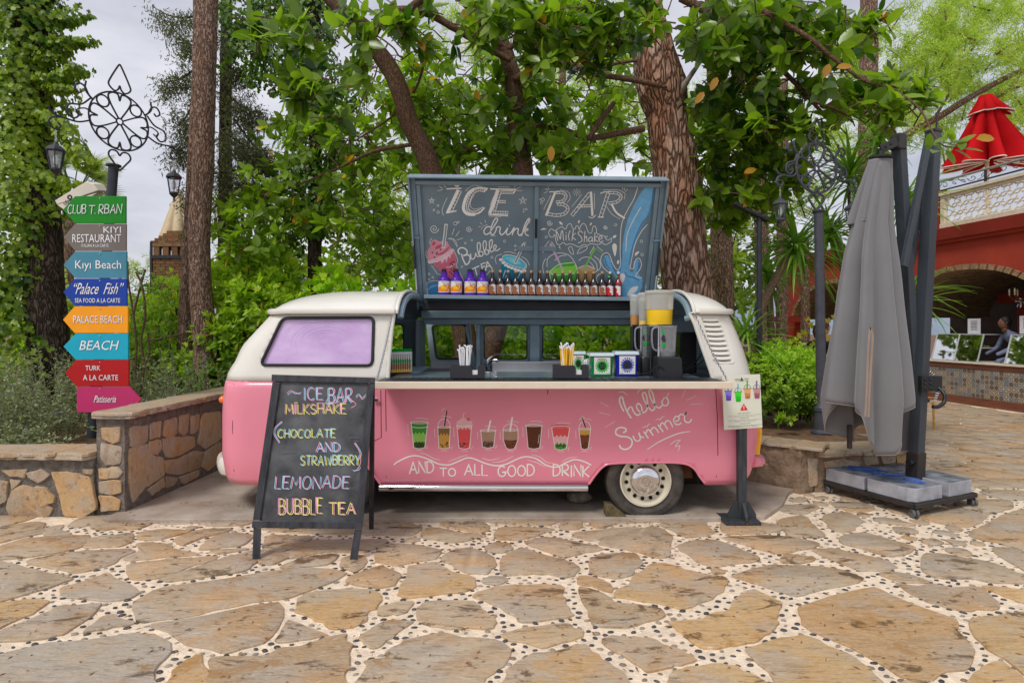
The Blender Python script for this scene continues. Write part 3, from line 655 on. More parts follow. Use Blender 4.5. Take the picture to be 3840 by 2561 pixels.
def roof(xa,xb,va,vb,name,x0=None,x1=None,nu=22,nv=34):
    b = MB();V_ = []
    for i in range(nu + 1):
        t = i / nu;t = t * t * (3 - 2 * t) if 0 else t;x = xa + (xb - xa) * t
        w = WG
        if x0 is not None and x < x0 + .3: w = WG - .3 + .3 * max(0,1 - ((x0 + .3 - x) / .3) ** 2) ** .5
        if x1 is not None and x > x1 - .3: w = WG - .3 + .3 * max(0,1 - ((x - x1 + .3) / .3) ** 2) ** .5
        for j in range(nv + 1):
            v = va + (vb - va) * j / nv;v = sin(v * pi / 2);v = math.copysign(abs(v) ** .9,v)
            V_.append((x,YC + v * w,roofz(x,v,x0,x1)))
    b.add(V_,[(i * (nv + 1) + j,(i + 1) * (nv + 1) + j,(i + 1) * (nv + 1) + j + 1,i * (nv + 1) + j + 1) for i in range(nu) for j in range(nv)])
    o = b.build(name,[white,slate],van,True,1.2)
    s_ = o.modifiers.new('thickness','SOLIDIFY');s_.thickness = .022;s_.offset = -1;s_.material_offset = 1
    return o
XL,XRR = -.985,1.555;RX0,RX1 = xF(ZG) - .0,xR(ZG) + .01
roof(RX0,XL,-1,1,'roof',RX0,None);roof(XRR,RX1,-1,1,'roof',None,RX1,nu=14);roof(XL + .002,XRR - .002,.52,1,'roof',nu=8,nv=10)
# rain gutter: a rolled lip around the two roof ends
def lip(xa,xb,x0,x1):
    pts = []
    if x0 is not None: pts = [Vector((xb,YC - WG - .012,0)),Vector((x0 + .3,YC - WG - .012,0))] + [Vector((x0 + .3 - .31 * sin(a),YC - WG + .3 - .312 * cos(a),0)) for a in [R(15 * k) for k in range(1,7)]]
    else: pts = [Vector((xa,YC - WG - .012,0)),Vector((x1 - .3,YC - WG - .012,0))] + [Vector((x1 - .3 + .31 * sin(a),YC - WG + .3 - .312 * cos(a),0)) for a in [R(15 * k) for k in range(1,7)]]
    far = [Vector((p.x,2 * YC - p.y,0)) for p in reversed(pts)]
    P = [p + Vector((0,0,ZG + .018)) for p in pts + far]
    b = MB();b.tube(P,.02,8);b.v = [(x,y,ZG + .018 + (z - ZG - .018) * 1.25) for x,y,z in b.v];b.build('rain_gutter',white,van,True)
lip(None,XL - .01,RX0,None);lip(XRR + .04,None,None,RX1)
# edge strip round each cut through the body
for sx,X0,pts in ((1,XL,open_r[:4]),(-1,XRR,open_r[:3:-1])):
    P = [shellP(1,x,z) + Vector((sx * .004,-.002,0)) for x,z in pts]
    P[-1].z = min(P[-1].z,ZG)
    for k in range(0,21):
        v = -sin((1 - k / 20) * pi / 2 * .0 + (pi / 2) * (1 - k / 10)) if 0 else -cos(k / 20 * pi);P.append(Vector((X0 + sx * .006,YC + v * (WG + .004),roofz(0,v,None,None) + .004)))
    MB().tube(P,.016,8).build('opening_edge',white,van,True)
    Q = [p + Vector((sx * .02,.05 * (1 if p.y < YC else -1) ,-.045)) for p in P[4:]]
    b = MB();b.tube(Q,.03,8);b.build('roof_rib',slate,van,True)
# window rubber and glass
def win(hole,side,name,gm,w=.02,z=0):
    P = [shellP(side,u,zz) for u,zz in hole];c = sum(P,Vector()) / len(P)
    MB().tube([p + Vector((0,-side * .004,0)) for p in P],w * .55,7,True).build(name + '_rubber',rubber,van,True)
    MB().flat([p.lerp(c,.005) + Vector((0,side * .012,0)) for p in P]).build(name + '_glass',gm,van)
purple = M('purple_film',lin(205,165,222),.25,var=.08,vs=3,coat=.6,c2=lin(222,196,236),vdetail=6,stretch=(1,1,2))
win(cabw,1,'cab_window',purple,.024)
for h in fw: win(h,-1,'side_window',glass,.028)
win(rear_w,-1,'rear_window',glass,.026);win(front_w,-1,'windscreen',glass,.026)
# brushed smear arcs on the purple film
def vanfn(off=.0022):
    def f(px,py,k):
        x,z = xz(px,py);p = shellP(1,x,z);return Vector((p.x,p.y - off - k * .00002,p.z))
    return f
smear = M('film_smear',lin(205,190,224),.4,var=.05)
a = Art(vanfn(-.0085))
for k in range(15):
    r = 30 + k * 11 + rnd.uniform(-3,3);a0 = rnd.uniform(150,210);a1 = a0 + rnd.uniform(60,190)
    P = [(x,y) for x,y in arc(1215,1285,r,r * .62,a0,a1,12) if 1045 < x < 1385 and 1202 < y < 1360]
    if len(P) > 2: a.stroke(P,1.1,smear,True,.6)
a.build('film_scratches',van)
# vents: nine pressed louvres on the rear quarter
b = MB()
for k in range(9):
    y = 1200 + k * 18.2;xa = 2646 + k * 4.1;xb = 2712 + k * 4.4 - (6 if k == 0 else 0)
    if k > 6: xb -= (k - 6) * 1
    P = [shellP(1,*xz(xa + (xb - xa) * t,y + 2 * sin(pi * t))) + Vector((0,-.004,0)) for t in [i / 6 for i in range(7)]]
    b.tube(P,.011,6)
b.build('cooling_louvres',white,van,True)
b = MB();fr = rrect([(2636,1187),(2715,1187),(2740,1225),(2762,1362),(2690,1364),(2684,1352)],14)
b.tube([shellP(1,*xz(*p)) + Vector((0,.001,0)) for p in fr],.007,6,True);b.build('louvre_frame',white,van,True)
b = MB()
for k in range(9):
    y = 1207 + k * 18.2;xa = 2647 + k * 4.1;xb = 2709 + k * 4.4
    P = [shellP(1,*xz(xa + (xb - xa) * t,y + 2 * sin(pi * t))) + Vector((0,-.0015,0)) for t in [i / 6 for i in range(7)]]
    b.tube(P,.0028,4)
b.build('louvre_slots',M('slot',(.05,.05,.05),.8),van)
# wheel arch lips, sill, seams, handle, lights, bumpers
for A_ in (arch_r,arch_f):
    P = catmull([(*shellP(1,x,z),) for x,z in A_[1:-1]],4)
    MB().tube([p + Vector((0,-.004,.0)) for p in P],.010,8).build('wheel_arch_lip',pink,van,True)
b = MB();P = [Vector((xz(1422,1830)[0],0,0)),Vector((xz(2204,1832)[0],0,0))]
b.lathe([(.028,P[0].x),(.03,P[0].x + .01),(.03,P[1].x - .01),(.028,P[1].x)],(0,5.025,.275),16,Matrix(((0,0,1),(0,1,0),(1,0,0))))
b.build('sill_trim',chrome,van,True)
MB().box(-1.08,.62,5.06,5.3,.25,.33).build('sill',dark,van)
sm = M('panel_gap',lin(96,36,50),.8)
a = Art(vanfn(.0012)); 
for L_ in ([(1446,1462),(1448,1600),(1448,1790)],[(2054,1462),(2056,1812)],[(2683,1450),(2690,1560),(2692,1700),(2688,1790)],[(1428,1462),(1430,1640),(1398,1655)],[(868,1440),(866,1600),(870,1770)]): a.stroke(L_,2.6,sm,False)
a.build('panel_seams',van)
a = Art(vanfn(.0012));a.stroke([(846,1428),(1000,1431),(1200,1432),(1452,1434)],3,M('belt_crease',lin(190,120,130),.6));a.build('belt_line',van)
p = shellP(1,*xz(1412,1498));MB().box(p.x - .022,p.x + .022,p.y - .028,p.y - .016,p.z - .013,p.z + .013).box(p.x - .016,p.x + .0,p.y - .02,p.y,p.z - .008,p.z + .008).build('door_handle',chrome,van,bevel=.003)
p = shellP(1,xF(.95) - .12,.985);b = MB();b.lathe([(.0,-.03),(.028,-.025),(.036,0),(.03,.02),(.02,.03)],p + Vector((-.012,-.0,0)),12,Matrix.Rotation(R(-60),3,'Y'));b.build('front_indicator',M('amber_lens',(.85,.18,.02),.15,var=.1,coat=1),van,True)
b = MB();bz = .41;P = [Vector((-2.44,5.18,bz)),Vector((-2.55,5.25,bz)),Vector((-2.60,5.34,bz)),Vector((-2.65,5.45,bz)),Vector((-2.67,5.88,bz)),Vector((-2.65,6.3,bz)),Vector((-2.615,6.5,bz)),Vector((-2.53,6.6,bz))]
b.tube(catmull(P,4),.03,10);b.v = [(x,y,bz + (z - bz) * 2.6) for x,y,z in b.v];b.build('front_bumper',white,van,True)
b = MB();P = [Vector((2.08,5.18,.46)),Vector((2.20,5.3,.44)),Vector((2.24,5.6,.44)),Vector((2.24,6.2,.44))];b.tube(catmull(P,3),.05,8);b.build('rear_bumper',pink,van,True)
MB().prism([(2.12,5.17,.47),(2.235,5.2,.425),(2.12,5.2,.49)],(0,.1,0)).build('bumper_step',pink,van)
for z0,z1,mm in ((.78,.97,M('red_lens',(.6,.02,.01),.15,coat=1)),(.52,.78,M('yellow_lens',(.9,.45,.03),.15,coat=1))):
    b = MB();b.tube([shellP(1,xR(z) - RC + .36,z) + Vector((.005,-.003,0)) for z in np.linspace(z0,z1,5)],.03,8);b.build('tail_lamp',mm,van,True)
MB().box(-2.3,2.0,5.3,6.5,.27,.36).build('floor_pan',dark,van)
MB().tube([(.0,5.2,.27),(.0,6.5,.27)],.05,8).box(-1.2,-.2,5.5,6.2,.2,.27).box(.9,1.8,5.5,6.3,.18,.27).build('axle',dark,van)
for cx_ in (xz(1250,0)[0],xz(2424,0)[0]):             # dark wheel housings behind the arches
    b = MB();n = 14;v = []
    for y in (5.06,5.36): v += [(cx_ + .46 * cos(pi * k / n),y,.30 + .33 * sin(pi * k / n)) for k in range(n + 1)]
    b.add(v,[(k,k + 1,k + n + 2,k + n + 1) for k in range(n)] + [tuple(range(n + 1,2 * n + 2))]);b.build('wheel_housing',dark,van)
rust = M('rusty_steel',(.14,.05,.02),.8,var=.3,c2=(.22,.09,.04));MB().box(1.32,1.62,5.25,5.3,.30,.42).build('chassis_member',rust,van)
# wheels
tyre_m = M('tyre',(.035,.034,.033),.75,var=.35,vs=8,bump=.3,bs=60,c2=(.10,.085,.07));rimm = M('rim_paint',lin(214,206,184),.4,var=.08,coat=.2)
AY = Matrix(((1,0,0),(0,0,1),(0,-1,0)))          # local height -> world y, radius in x-z
def wheel(cx_,cy_,cz_,sgn=1,cap=True):
    w = [q for q in [(.2,.0),(.215,-.012),(.225,.0),(.262,-.022),(.305,-.02),(.325,-.006),(.332,.02),(.332,.13),(.322,.155),(.28,.165),(.21,.15)]]
    def rim(pr,m_,nm,par,n=48,flat=False):
        b = MB();v = []
        for r,y in pr:
            for k in range(n):
                th = 2 * pi * k / n;v.append(Vector((cx_ + r * cos(th),cy_ + sgn * y,cz_ + r * sin(th))))
        if flat: v = [Vector((p.x + (p.x - cx_) * .10 * max(0,(SLABZ + .06 - p.z)) * 8 * 0,p.y,p.z if p.z > SLABZ + .001 else SLABZ + .001)) for p in v]
        b.add(v,[((i + 1) * n + k,(i + 1) * n + (k + 1) % n,i * n + (k + 1) % n,i * n + k) for i in range(len(pr) - 1) for k in range(n)])
        return b.build(nm,m_,par,True,.5)
    t = rim(w,tyre_m,'wheel',van,flat=True)
    rim([(.318,-.008),(.320,-.0095),(.322,-.008)],rubber,'tread_shoulder',t)
    rm = rim([(.216,.0),(.218,-.014),(.205,-.016),(.2,-.004),(.19,.012),(.172,.03),(.145,.026),(.12,.02),(.0,.02)],rimm,'rim',t)
    for k in range(14 if cap else 0):
        b = MB();th = 2 * pi * k / 14 + .1;b.lathe([(.0001,0),(.0155,0.0),(.017,.004)],(cx_ + .157 * cos(th),cy_ + sgn * .0262,cz_ + .157 * sin(th)),10,AY * sgn if 0 else Matrix(((1,0,0),(0,0,-sgn),(0,1,0))))
        b.build('rim_hole',M('hole_black',(.006,.006,.006),.9),t)
    if cap:
        rim([(.128,.012),(.13,-.008),(.122,-.022),(.1,-.036),(.066,-.045),(.052,-.046),(.050,-.043),(.0,-.044)],chrome,'hub_cap',t)
        def fn(x,y,k): return Vector((cx_ + x,cy_ - .047 - k * .0001,cz_ - y))
        e = Art(fn);e.ring(0,0,.036,.005,steel);e.stroke([(-.018,-.028),(-.0,-.002),(.018,-.028)],.006,steel,False);e.stroke([(-.028,-.016),(-.014,.022),(0,.0),(.014,.022),(.028,-.016)],.006,steel,False);e.build('hub_emblem',t)
    return t
wheel(xz(2424,0)[0],5.06,.325);wheel(xz(1250,0)[0],5.06,.325)
wheel(xz(2424,0)[0],6.7,.325,-1,False);wheel(xz(1250,0)[0],6.7,.325,-1,False)
# painted decoration on the pink side
P5 = lambda x,y: (1500 + x / 1.816,1530 + y / 1.816)
def art5(off=.0022):
    g = vanfn(off);return lambda x,y,k: g(*P5(x,y),k)
pw = chalkw;C_ = lambda n,*c: M(n,lin(*c),.55,var=.08,vs=30)
grn,lgrn,dgrn,brn,dbrn,tan_,yel,redp,pinkp,cara = C_('paint_green',60,150,40),C_('paint_light_green',150,205,90),C_('paint_dark_green',40,90,30),C_('paint_brown',120,62,25),C_('paint_dark_brown',62,34,26),C_('paint_tan',176,140,115),C_('paint_yellow',214,160,70),C_('paint_red',232,82,86),C_('paint_pale_pink',240,186,186),C_('paint_caramel',140,100,50)
def cup(A,cx,y0,y1,w0,w1,layers,lid=0,straw=None,pearls=None,rnd_=False):
    def wd(y): t = (y - y0) / (y1 - y0);return w0 + (w1 - w0) * t if not rnd_ else w0 * (1 - max(0,t - .35) ** 2.2 * 1.3)
    for ya,yb,m,wav in layers:
        top = [(cx - wd(ya) + 2 * wd(ya) * k / 8,ya + (wav * (1 if k % 2 else -1) if 0 < k < 8 else 0)) for k in range(9)]
        A.fill(top + [(cx + wd((ya + yb) / 2),(ya + yb) / 2),(cx + wd(yb),yb),(cx,yb + 4),(cx - wd(yb),yb),(cx - wd((ya + yb) / 2),(ya + yb) / 2)],m,False)
    out = [(cx - wd(y0),y0),(cx - wd((y0 + y1) / 2),(y0 + y1) / 2),(cx - wd(y1),y1 - 4),(cx,y1 + 5),(cx + wd(y1),y1 - 4),(cx + wd((y0 + y1) / 2),(y0 + y1) / 2),(cx + wd(y0),y0)]
    A.stroke(out,4.5,pw,rnd_)
    A.ring(cx,y0,w0 + 5,4,pw,7 if not lid else 5)
    if lid: A.stroke([(cx - w0 - 2,y0 - 3)] + arc(cx,y0 - 3,w0,lid,180,360,8),4,pw)
    if straw: A.stroke(straw[0],9,straw[1],False);A.stroke([(x - 6,y) for x,y in straw[0]],2.5,pw,False)
    if pearls:
        q = random.Random(int(cx))
        for k in range(14): yy = q.uniform(pearls[0],y1 - 8);A.disc(cx + q.uniform(-.82,.82) * wd(yy),yy,q.uniform(3.2,5.5),pearls[1],n=8)
    A.stroke([(cx - w0 - 22,y0 + 10),(cx - w0 - 20,(y0 + y1) / 2)],2.6,pw);A.stroke([(cx + w1 + 12,y1 + 8),(cx + w1 + 20,y1 - 16)],2.6,pw);A.stroke(arc(cx,y0 - (lid or 10) - 4,w0 + 14,16,250,330,5),2.6,pw)
    A.stroke([(cx - 22,y1 + 15),(cx + 24,y1 + 17)],2.4,pw)
A = Art(art5());cup(A,132,98,272,56,38,[(98,270,grn,0),(170,270,lgrn,9),(230,270,dgrn,5)],pearls=(236,dbrn));A.stroke([(82,128),(132,134),(190,128)],4,pw);A.build('painted_green_drink',van)
A = Art(art5());cup(A,300,130,274,42,36,[(130,272,caramel := cara,0),(178,272,yel,10)],55,([(318,20),(302,122)],dbrn),(230,dbrn));A.stroke(arc(318,30,34,34,190,250,4),2.5,pw);A.build('painted_caramel_drink',van)
A = Art(art5());cup(A,438,118,275,50,36,[(88,150,pinkp,0),(140,275,redp,8)],pearls=(236,dbrn));A.fill([(388,118),(400,85),(432,62),(452,78),(480,90),(490,118)],pinkp);A.disc(466,76,10,redp);A.stroke([(430,62),(432,38),(444,36)],3,pw);A.build('painted_strawberry_shake',van)
A = Art(art5());cup(A,600,152,268,50,38,[(158,266,tan_,0),(226,266,M('paint_cocoa',lin(120,84,70),.6),6)],straw=([(618,85),(600,160)],pw),pearls=(232,dbrn));A.build('painted_milk_tea',van)
A = Art(art5());cup(A,753,150,278,50,20,[(150,272,brn,0),(152,215,tan_,7)],40,([(766,62),(750,158)],pw),(222,dbrn),True);A.build('painted_round_cup',van)
A = Art(art5());cup(A,912,118,274,54,40,[(122,272,M('paint_cola',lin(98,48,20),.6),0)],pearls=(215,dbrn));A.ring(912,112,50,5,M('paint_pale',lin(214,180,170),.6),11);A.stroke([(948,180),(940,240)],2.5,pw);A.build('painted_cola_cup',van)
A = Art(art5());cup(A,1094,130,280,62,38,[(118,200,redp,0),(190,280,pinkp,7),(240,280,grn,7)],pearls=(246,dbrn));A.ring(1094,126,64,5,M('paint_coral',lin(236,110,110),.6),12);A.build('painted_layered_drink',van)
A = Art(art5());cup(A,1258,142,278,40,24,[(142,276,brn,0),(140,180,yel,9)],50,([(1240,68),(1262,130)],dbrn),(235,dbrn));A.stroke([(1218,80),(1244,58),(1260,72)],3,pw);A.build('painted_toffee_drink',van)
A = Art(art5());A.stroke([(-40,385),(-15,365),(60,330),(120,325),(200,350),(260,378),(330,386),(390,365),(450,340),(500,343),(580,375),(660,392),(730,378),(800,345),(860,330),(930,345),(1000,390),(1070,400),(1130,370),(1190,350),(1250,362),(1300,386)],9,pw)
for L_ in ([(135,303),(180,315),(225,340),(275,353)],[(330,362),(380,345),(430,325),(462,321)],[(558,338),(610,353),(680,340)],[(630,370),(700,360),(770,326)],[(895,318),(950,330),(1000,368),(1050,372)],[(868,353),(930,370),(990,402)],[(1100,366),(1150,340),(1210,331)]): A.stroke(L_,4,pw,True,.5)
for t,x,y,h,w in (('AND',64,444,78,166),('TO',272,462,56,106),('ALL',440,458,76,155),('GOOD',668,464,76,248),('DRINK',1044,466,78,245)): stext(A,t,x,y,h,w,pw,9,0,.05,0,seed=len(t) + x)
A.build('painted_slogan',van)
g = vanfn(.0022);A = Art(lambda x,y,k: g(2200 + x / 2.56,1450 + y / 2.56,k))
A.stroke([(355,232),(332,190),(314,135),(325,100),(345,108),(358,165),(395,250),(427,298)],15,pw);A.stroke([(392,232),(408,200),(432,196),(450,238),(480,270),(510,262),(530,225),(520,180),(495,160),(478,182),(490,220),(530,248),(568,232),(584,180),(576,100),(556,55),(535,72),(552,128),(592,195),(628,228),(652,200),(646,120),(628,52),(606,28),(598,55),(618,118),(652,172),(695,203),(722,180)],14,pw)
A.stroke([(742,108),(722,145),(735,176),(768,178),(784,145),(770,108),(742,108)],13,pw);A.stroke([(735,98),(765,100),(788,58)],7,pw)
A.stroke([(352,438),(376,425),(368,398),(325,390),(284,410),(282,452),(325,474),(395,482),(434,515),(425,570),(375,600),(330,588),(314,560)],15,pw)
for L_ in ([(445,472),(462,508),(492,520),(514,498),(500,440)],[(500,440),(518,478),(546,484)],[(548,430),(590,492)],[(562,452),(588,410),(610,428),(638,465)],[(610,425),(638,390),(664,400),(690,438)],[(685,365),(732,430)],[(700,388),(720,345),(746,360),(776,407)],[(745,357),(770,324),(800,336),(826,384)],[(838,335),(880,320),(884,292),(855,284),(833,320),(850,356),(885,361),(905,346)],[(885,282),(905,262),(938,272),(960,240),(936,296),(950,336),(985,340),(1007,312)]): A.stroke(L_,13,pw)
A.stroke([(583,600),(680,535),(800,478),(900,442),(992,428)],11,pw,True,.4)
for L_ in ([(798,555),(850,520),(903,507)],[(903,507),(870,540),(848,575)],[(848,575),(892,566),(877,617)],[(130,148),(208,188)],[(122,246),(225,271)],[(175,390),(270,332)],[(305,52),(345,48),(390,78)],[(950,28),(912,105)],[(1045,86),(960,130)],[(992,168),(1110,165)],[(532,392),(560,380),(578,382),(592,360),(610,355)],[(658,322),(685,308),(705,315),(722,290),(748,284)],[(485,65),(500,35),(545,20)]): A.stroke(L_,7,pw,True,.45)
A.build('painted_greeting',van)
# counter flap with its cream lip, mat and chains
ctr = M('counter_top',lin(66,80,92),.28,var=.25,vs=5,bump=.08,bs=20,stretch=(1,5,1),c2=lin(120,136,148))
mat_ = M('bar_mat',(.022,.024,.028),.5,var=.3,vs=12)
MB().box(-1.09,1.70,4.66,5.0,1.172,1.2).box(-1.03,1.6,5.0,5.72,1.172,1.2).build('counter',ctr,van,bevel=.003)
lipm = M('lip_paint',lin(232,220,200),.55,var=.08,vs=12,bump=.15,bs=18,c2=lin(222,204,180))
MB().box(-1.10,1.72,4.632,4.66,1.146,1.203).build('counter_lip',lipm,van,bevel=.006)
b = MB();n = 60
for j in range(7):
    for i in range(n + 1):
        x = -1.06 + 2.72 * i / n;y = 4.665 + .33 * j / 6;z = 1.2035 + .003 * noise.noise((x * 3,y * 3,0)) + (.012 * max(0,x - 1.45) * (1 + sin(x * 40)) if x > 1.3 else 0) + (.004 * abs(noise.noise((x * 2,7,0))) if j == 0 else 0)
        b.v.append((x,y + (.01 * noise.noise((x * 1.5,3,3)) if j == 0 else 0),z))
b.f = [(j * (n + 1) + i,j * (n + 1) + i + 1,(j + 1) * (n + 1) + i + 1,(j + 1) * (n + 1) + i) for j in range(6) for i in range(n)];b.mi = [0] * len(b.f)
b.build('bar_mat',mat_,van,True)
b = MB()
for i in range(45):
    x = -1.0 + i * .058;b.box(x,x + .012,4.7,4.97,1.2045,1.2075)
b.build('mat_rib',mat_,van)
def chain(a,bb,name,parent,link=.03):
    a = Vector(a);bb = Vector(bb);n = int((bb - a).length / (link * .72));d = (bb - a).normalized();b = MB();s1 = d.cross(Vector((0,1,0))).normalized();s2 = d.cross(s1)
    for i in range(n):
        c = a.lerp(bb,(i + .5) / n) + Vector((0,0,-.02 * sin(pi * (i + .5) / n)));u = s1 if i % 2 else s2
        b.tube([c + d * (link * .5 * cos(t)) + u * (link * .28 * sin(t)) for t in [2 * pi * k / 8 for k in range(8)]],.0028,4,True)
    return b.build(name,steel,parent,True)
chain(W(1469,1190,5.03),W(1414,1421,4.70),'flap_chain',van);chain(W(2609,1184,5.03),W(2727,1424,4.70),'flap_chain',van)
# inside: beams, partition, sink, rear shelf, open side door
MB().box(-.98,1.55,6.42,6.56,1.72,1.80).box(-.98,1.55,6.50,6.60,1.655,1.72).build('roof_beam',slate,van,bevel=.006)
MB().box(*[W(1786,0,6.55).x,W(1800,0,6.55).x],6.53,6.6,1.15,1.72).box(W(1988,0,6.55).x,W(2024,0,6.55).x,6.575,6.6,1.15,1.68).build('side_pillar',slate,van,bevel=.005)
MB().box(-1.02,1.9,6.42,6.6,.7,1.13).box(-.98,1.3,5.7,5.74,.5,1.17).build('inner_cabinet',dslate,van)
MB().box(-1.0,-.96,6.2,6.6,1.15,1.7).build('partition',dslate,van)
MB().box(W(1845,0,6.5).x,W(2420,0,6.5).x,6.1,6.5,1.12,1.145).box(W(1845,0,6.5).x,W(2420,0,6.5).x,6.5,6.52,1.12,1.25).build('sink_top',steel,van,bevel=.004)
f0 = W(1828,1385,6.2);b = MB();b.tube([f0,f0 + Vector((0,0,.09))],.02,10);b.tube(catmull([f0 + Vector((0,-.01,.05)),f0 + Vector((.05,-.03,.09)),f0 + Vector((.1,-.04,.1)),f0 + Vector((.105,-.04,.075))],5),.011,8);b.tube([f0 + Vector((0,0,.09)),f0 + Vector((.02,0,.115)),f0 + Vector((.065,-.01,.15))],[.016,.01,.007],8);b.build('tap',chrome,van,True)
dq = [W(1597,1208,6.9),W(1757,1201,6.7),W(1783,1420,6.7),W(1622,1420,6.9)];wq = [W(1620,1220,6.885),W(1748,1217,6.72),W(1752,1345,6.72),W(1638,1345,6.885)]
b = MB();wr = [Vector(p_) for p_ in rrect(wq,.05,5)];n_ = Vector((.2,1,0)).normalized() * .05
Q = [];m4 = len(wr)
per = []
for i in range(4):
    for k in range(6): per.append(dq[i].lerp(dq[(i + 1) % 4],k / 6))
per = per[-3:] + per[:-3]
v = per + wr;b.add(v + [p + n_ for p in v],[(i,(i + 1) % 24,24 + (i + 1) % 24,24 + i) for i in range(24)] + [(48 + i,72 + i,72 + (i + 1) % 24,48 + (i + 1) % 24) for i in range(24)] + [(i,48 + i,48 + (i + 1) % 24,(i + 1) % 24) for i in range(24)])
dr = b.build('open_door',M('brightened_slate_paint',lin(150,170,180),.5),van);MB().tube([p - n_ * .1 for p in wr],.012,6,True).build('door_rubber',rubber,dr,True);MB().flat([p + n_ * .4 for p in wr]).build('door_glass',glass,dr)  # daylight on the shaded door is painted in: slate colour made lighter
MB().tube([W(1746,1225,6.6),W(1790,1395,6.6)],.018,6).build('door_stay',slate,van)
MB().box(-1.06,-.86,5.5,6.3,1.2,1.215).build('carton_shelf',slate,van)
# ---- raised flap: a lid box leaning towards the viewer
HX,HB,HT = .248,Vector((.248,6.30,1.83)),Vector((.248,5.72,3.058));HW = 1.225
hu = (HT - HB).normalized();HL = (HT - HB).length;hr = Vector((1,0,-.012)).normalized();hn = hr.cross(hu).normalized()      # hn: towards the viewer
def H(x,h,d=0): return HB + hr * x + hu * h + hn * d
flap = bpy.data.objects.new('raised_flap',None); 
b = MB();b.hexa([H(-HW,0,-.03),H(HW,0,-.03),H(HW,0,0),H(-HW,0,0),H(-HW,HL,-.03),H(HW,HL,-.03),H(HW,HL,0),H(-HW,HL,0)])
fl = b.build('flap_panel',boardm,van)
b = MB();t = .045
def hb(x0,x1,h0,h1,d0,d1): b.hexa([H(x0,h0,d0),H(x1,h0,d0),H(x1,h0,d1),H(x0,h0,d1),H(x0,h1,d0),H(x1,h1,d0),H(x1,h1,d1),H(x0,h1,d1)])
hb(-HW - .012,-HW + .004,0,HL,-.03,.085);hb(HW - .004,HW + .012,0,HL,-.03,.085);hb(-HW - .012,HW + .012,HL,HL + .014,-.03,.11)
hb(-HW + .004,-HW + .05,.02,HL,.001,.03);hb(HW - .05,HW - .004,.02,HL,.001,.03)
b.build('flap_rim',slate,fl,bevel=.003)
b = MB();hb(-HW + .05,HW - .05,HL - .075,HL - .035,.002,.04);hb(-HW + .055,-HW + .095,.05,HL - .08,.002,.034);hb(HW - .095,HW - .055,.05,HL - .08,.002,.034);hb(-.03,.012,.05,HL - .08,.002,.034)
hb(-.2,-.032,HL * .46,HL * .46 + .05,.001,.012);hb(.014,.2,HL * .46,HL * .46 + .05,.001,.012)
b.build('flap_brace',slate,fl,bevel=.004)
b = MB();hb(-.022,.003,HL * .57,HL * .70,.045,.055);hb(-.022,.003,HL * .57,HL * .60,.034,.05);hb(-.022,.003,HL * .68,HL * .71,.034,.05);b.build('flap_handle',black,fl,bevel=.003)
SHZ = lambda x: 1.94 - .012 * (x - HX)                   # shelf top height
b = MB();b.hexa([(HX - 1.14,6.03,1.915),(HX + 1.12,6.03,1.888),(HX + 1.12,6.25,1.888),(HX - 1.14,6.25,1.915),(HX - 1.14,6.03,SHZ(HX - 1.14)),(HX + 1.12,6.03,SHZ(HX + 1.12)),(HX + 1.12,6.25,SHZ(HX + 1.12)),(HX - 1.14,6.25,SHZ(HX - 1.14))]);b.build('bottle_shelf',slate,van,bevel=.004)
MB().box(HX - 1.15,HX + 1.15,6.16,6.30,1.80,1.885).build('hinge_beam',M('beam_black',(.02,.022,.025),.6,var=.3),van,bevel=.004)
for s_ in (-1,1):
    top = H(s_ * (HW + .005),HL * .56,.05);bot = W(1563,1085,6.0) if s_ < 0 else W(2452,1120,6.0)
    bt = MB();bt.tube([top,top.lerp(bot,.6)],.013,8);bt.build('gas_strut',black,van,True);MB().tube([top.lerp(bot,.58),bot],.006,6).build('strut_rod',steel,van,True)
    MB().tube([top + Vector((s_ * .01,0,0)),top - Vector((s_ * .07,0,0))],.01,6).build('strut_mount',slate,van,True)
    chain(H(s_ * (HW - .1),.3,.05),(HX + s_ * 1.1,6.06,SHZ(HX)),'shelf_chain',van,.024)
# painting on the flap
def hart(ox,oy,s,off=.003):
    return lambda x,y,k: hit(ox + x / s,oy + y / s,H(0,0,off + k * .00003),hn)
a1 = Art(hart(1500,640,2.218));hm = boardm
def flush(A,nm='painted_letter'): A.build(nm,fl);A.mb = {}
def ladder(A,P,w,rungs=7):
    C = catmull([(p[0],p[1],0) for p in P],6) if len(P) > 2 else [Vector((*P[0],0)).lerp(Vector((*P[1],0)),k / 6) for k in range(7)]
    o1,o2 = [],[]
    for i,p in enumerate(C):
        t = (C[min(i + 1,len(C) - 1)] - C[max(i - 1,0)]).normalized();nn = Vector((-t.y,t.x,0)) * w / 2;o1.append(p + nn);o2.append(p - nn)
    A.stroke([q.xy for q in o1],6,pw,False);A.stroke([q.xy for q in o2],6,pw,False)
    st = max(1,len(C) // rungs)
    for i in range(0,len(C),st): A.stroke([o1[i].xy,o2[i].xy],4,pw,False)
S = lambda A,w,*Ls,sm_=True,tp=0: [A.stroke(L_,w,pw,sm_,tp) for L_ in Ls]
S(a1,27,[(482,168),(398,345)],sm_=False);ladder(a1,[(500,170),(425,335)],24);S(a1,10,[(388,153),(508,148)],[(385,354),(468,336)],sm_=False);a1.disc(474,124,21,pw,14,12);S(a1,4,[(392,228),(365,285),(350,335),(362,375)])
flush(a1)
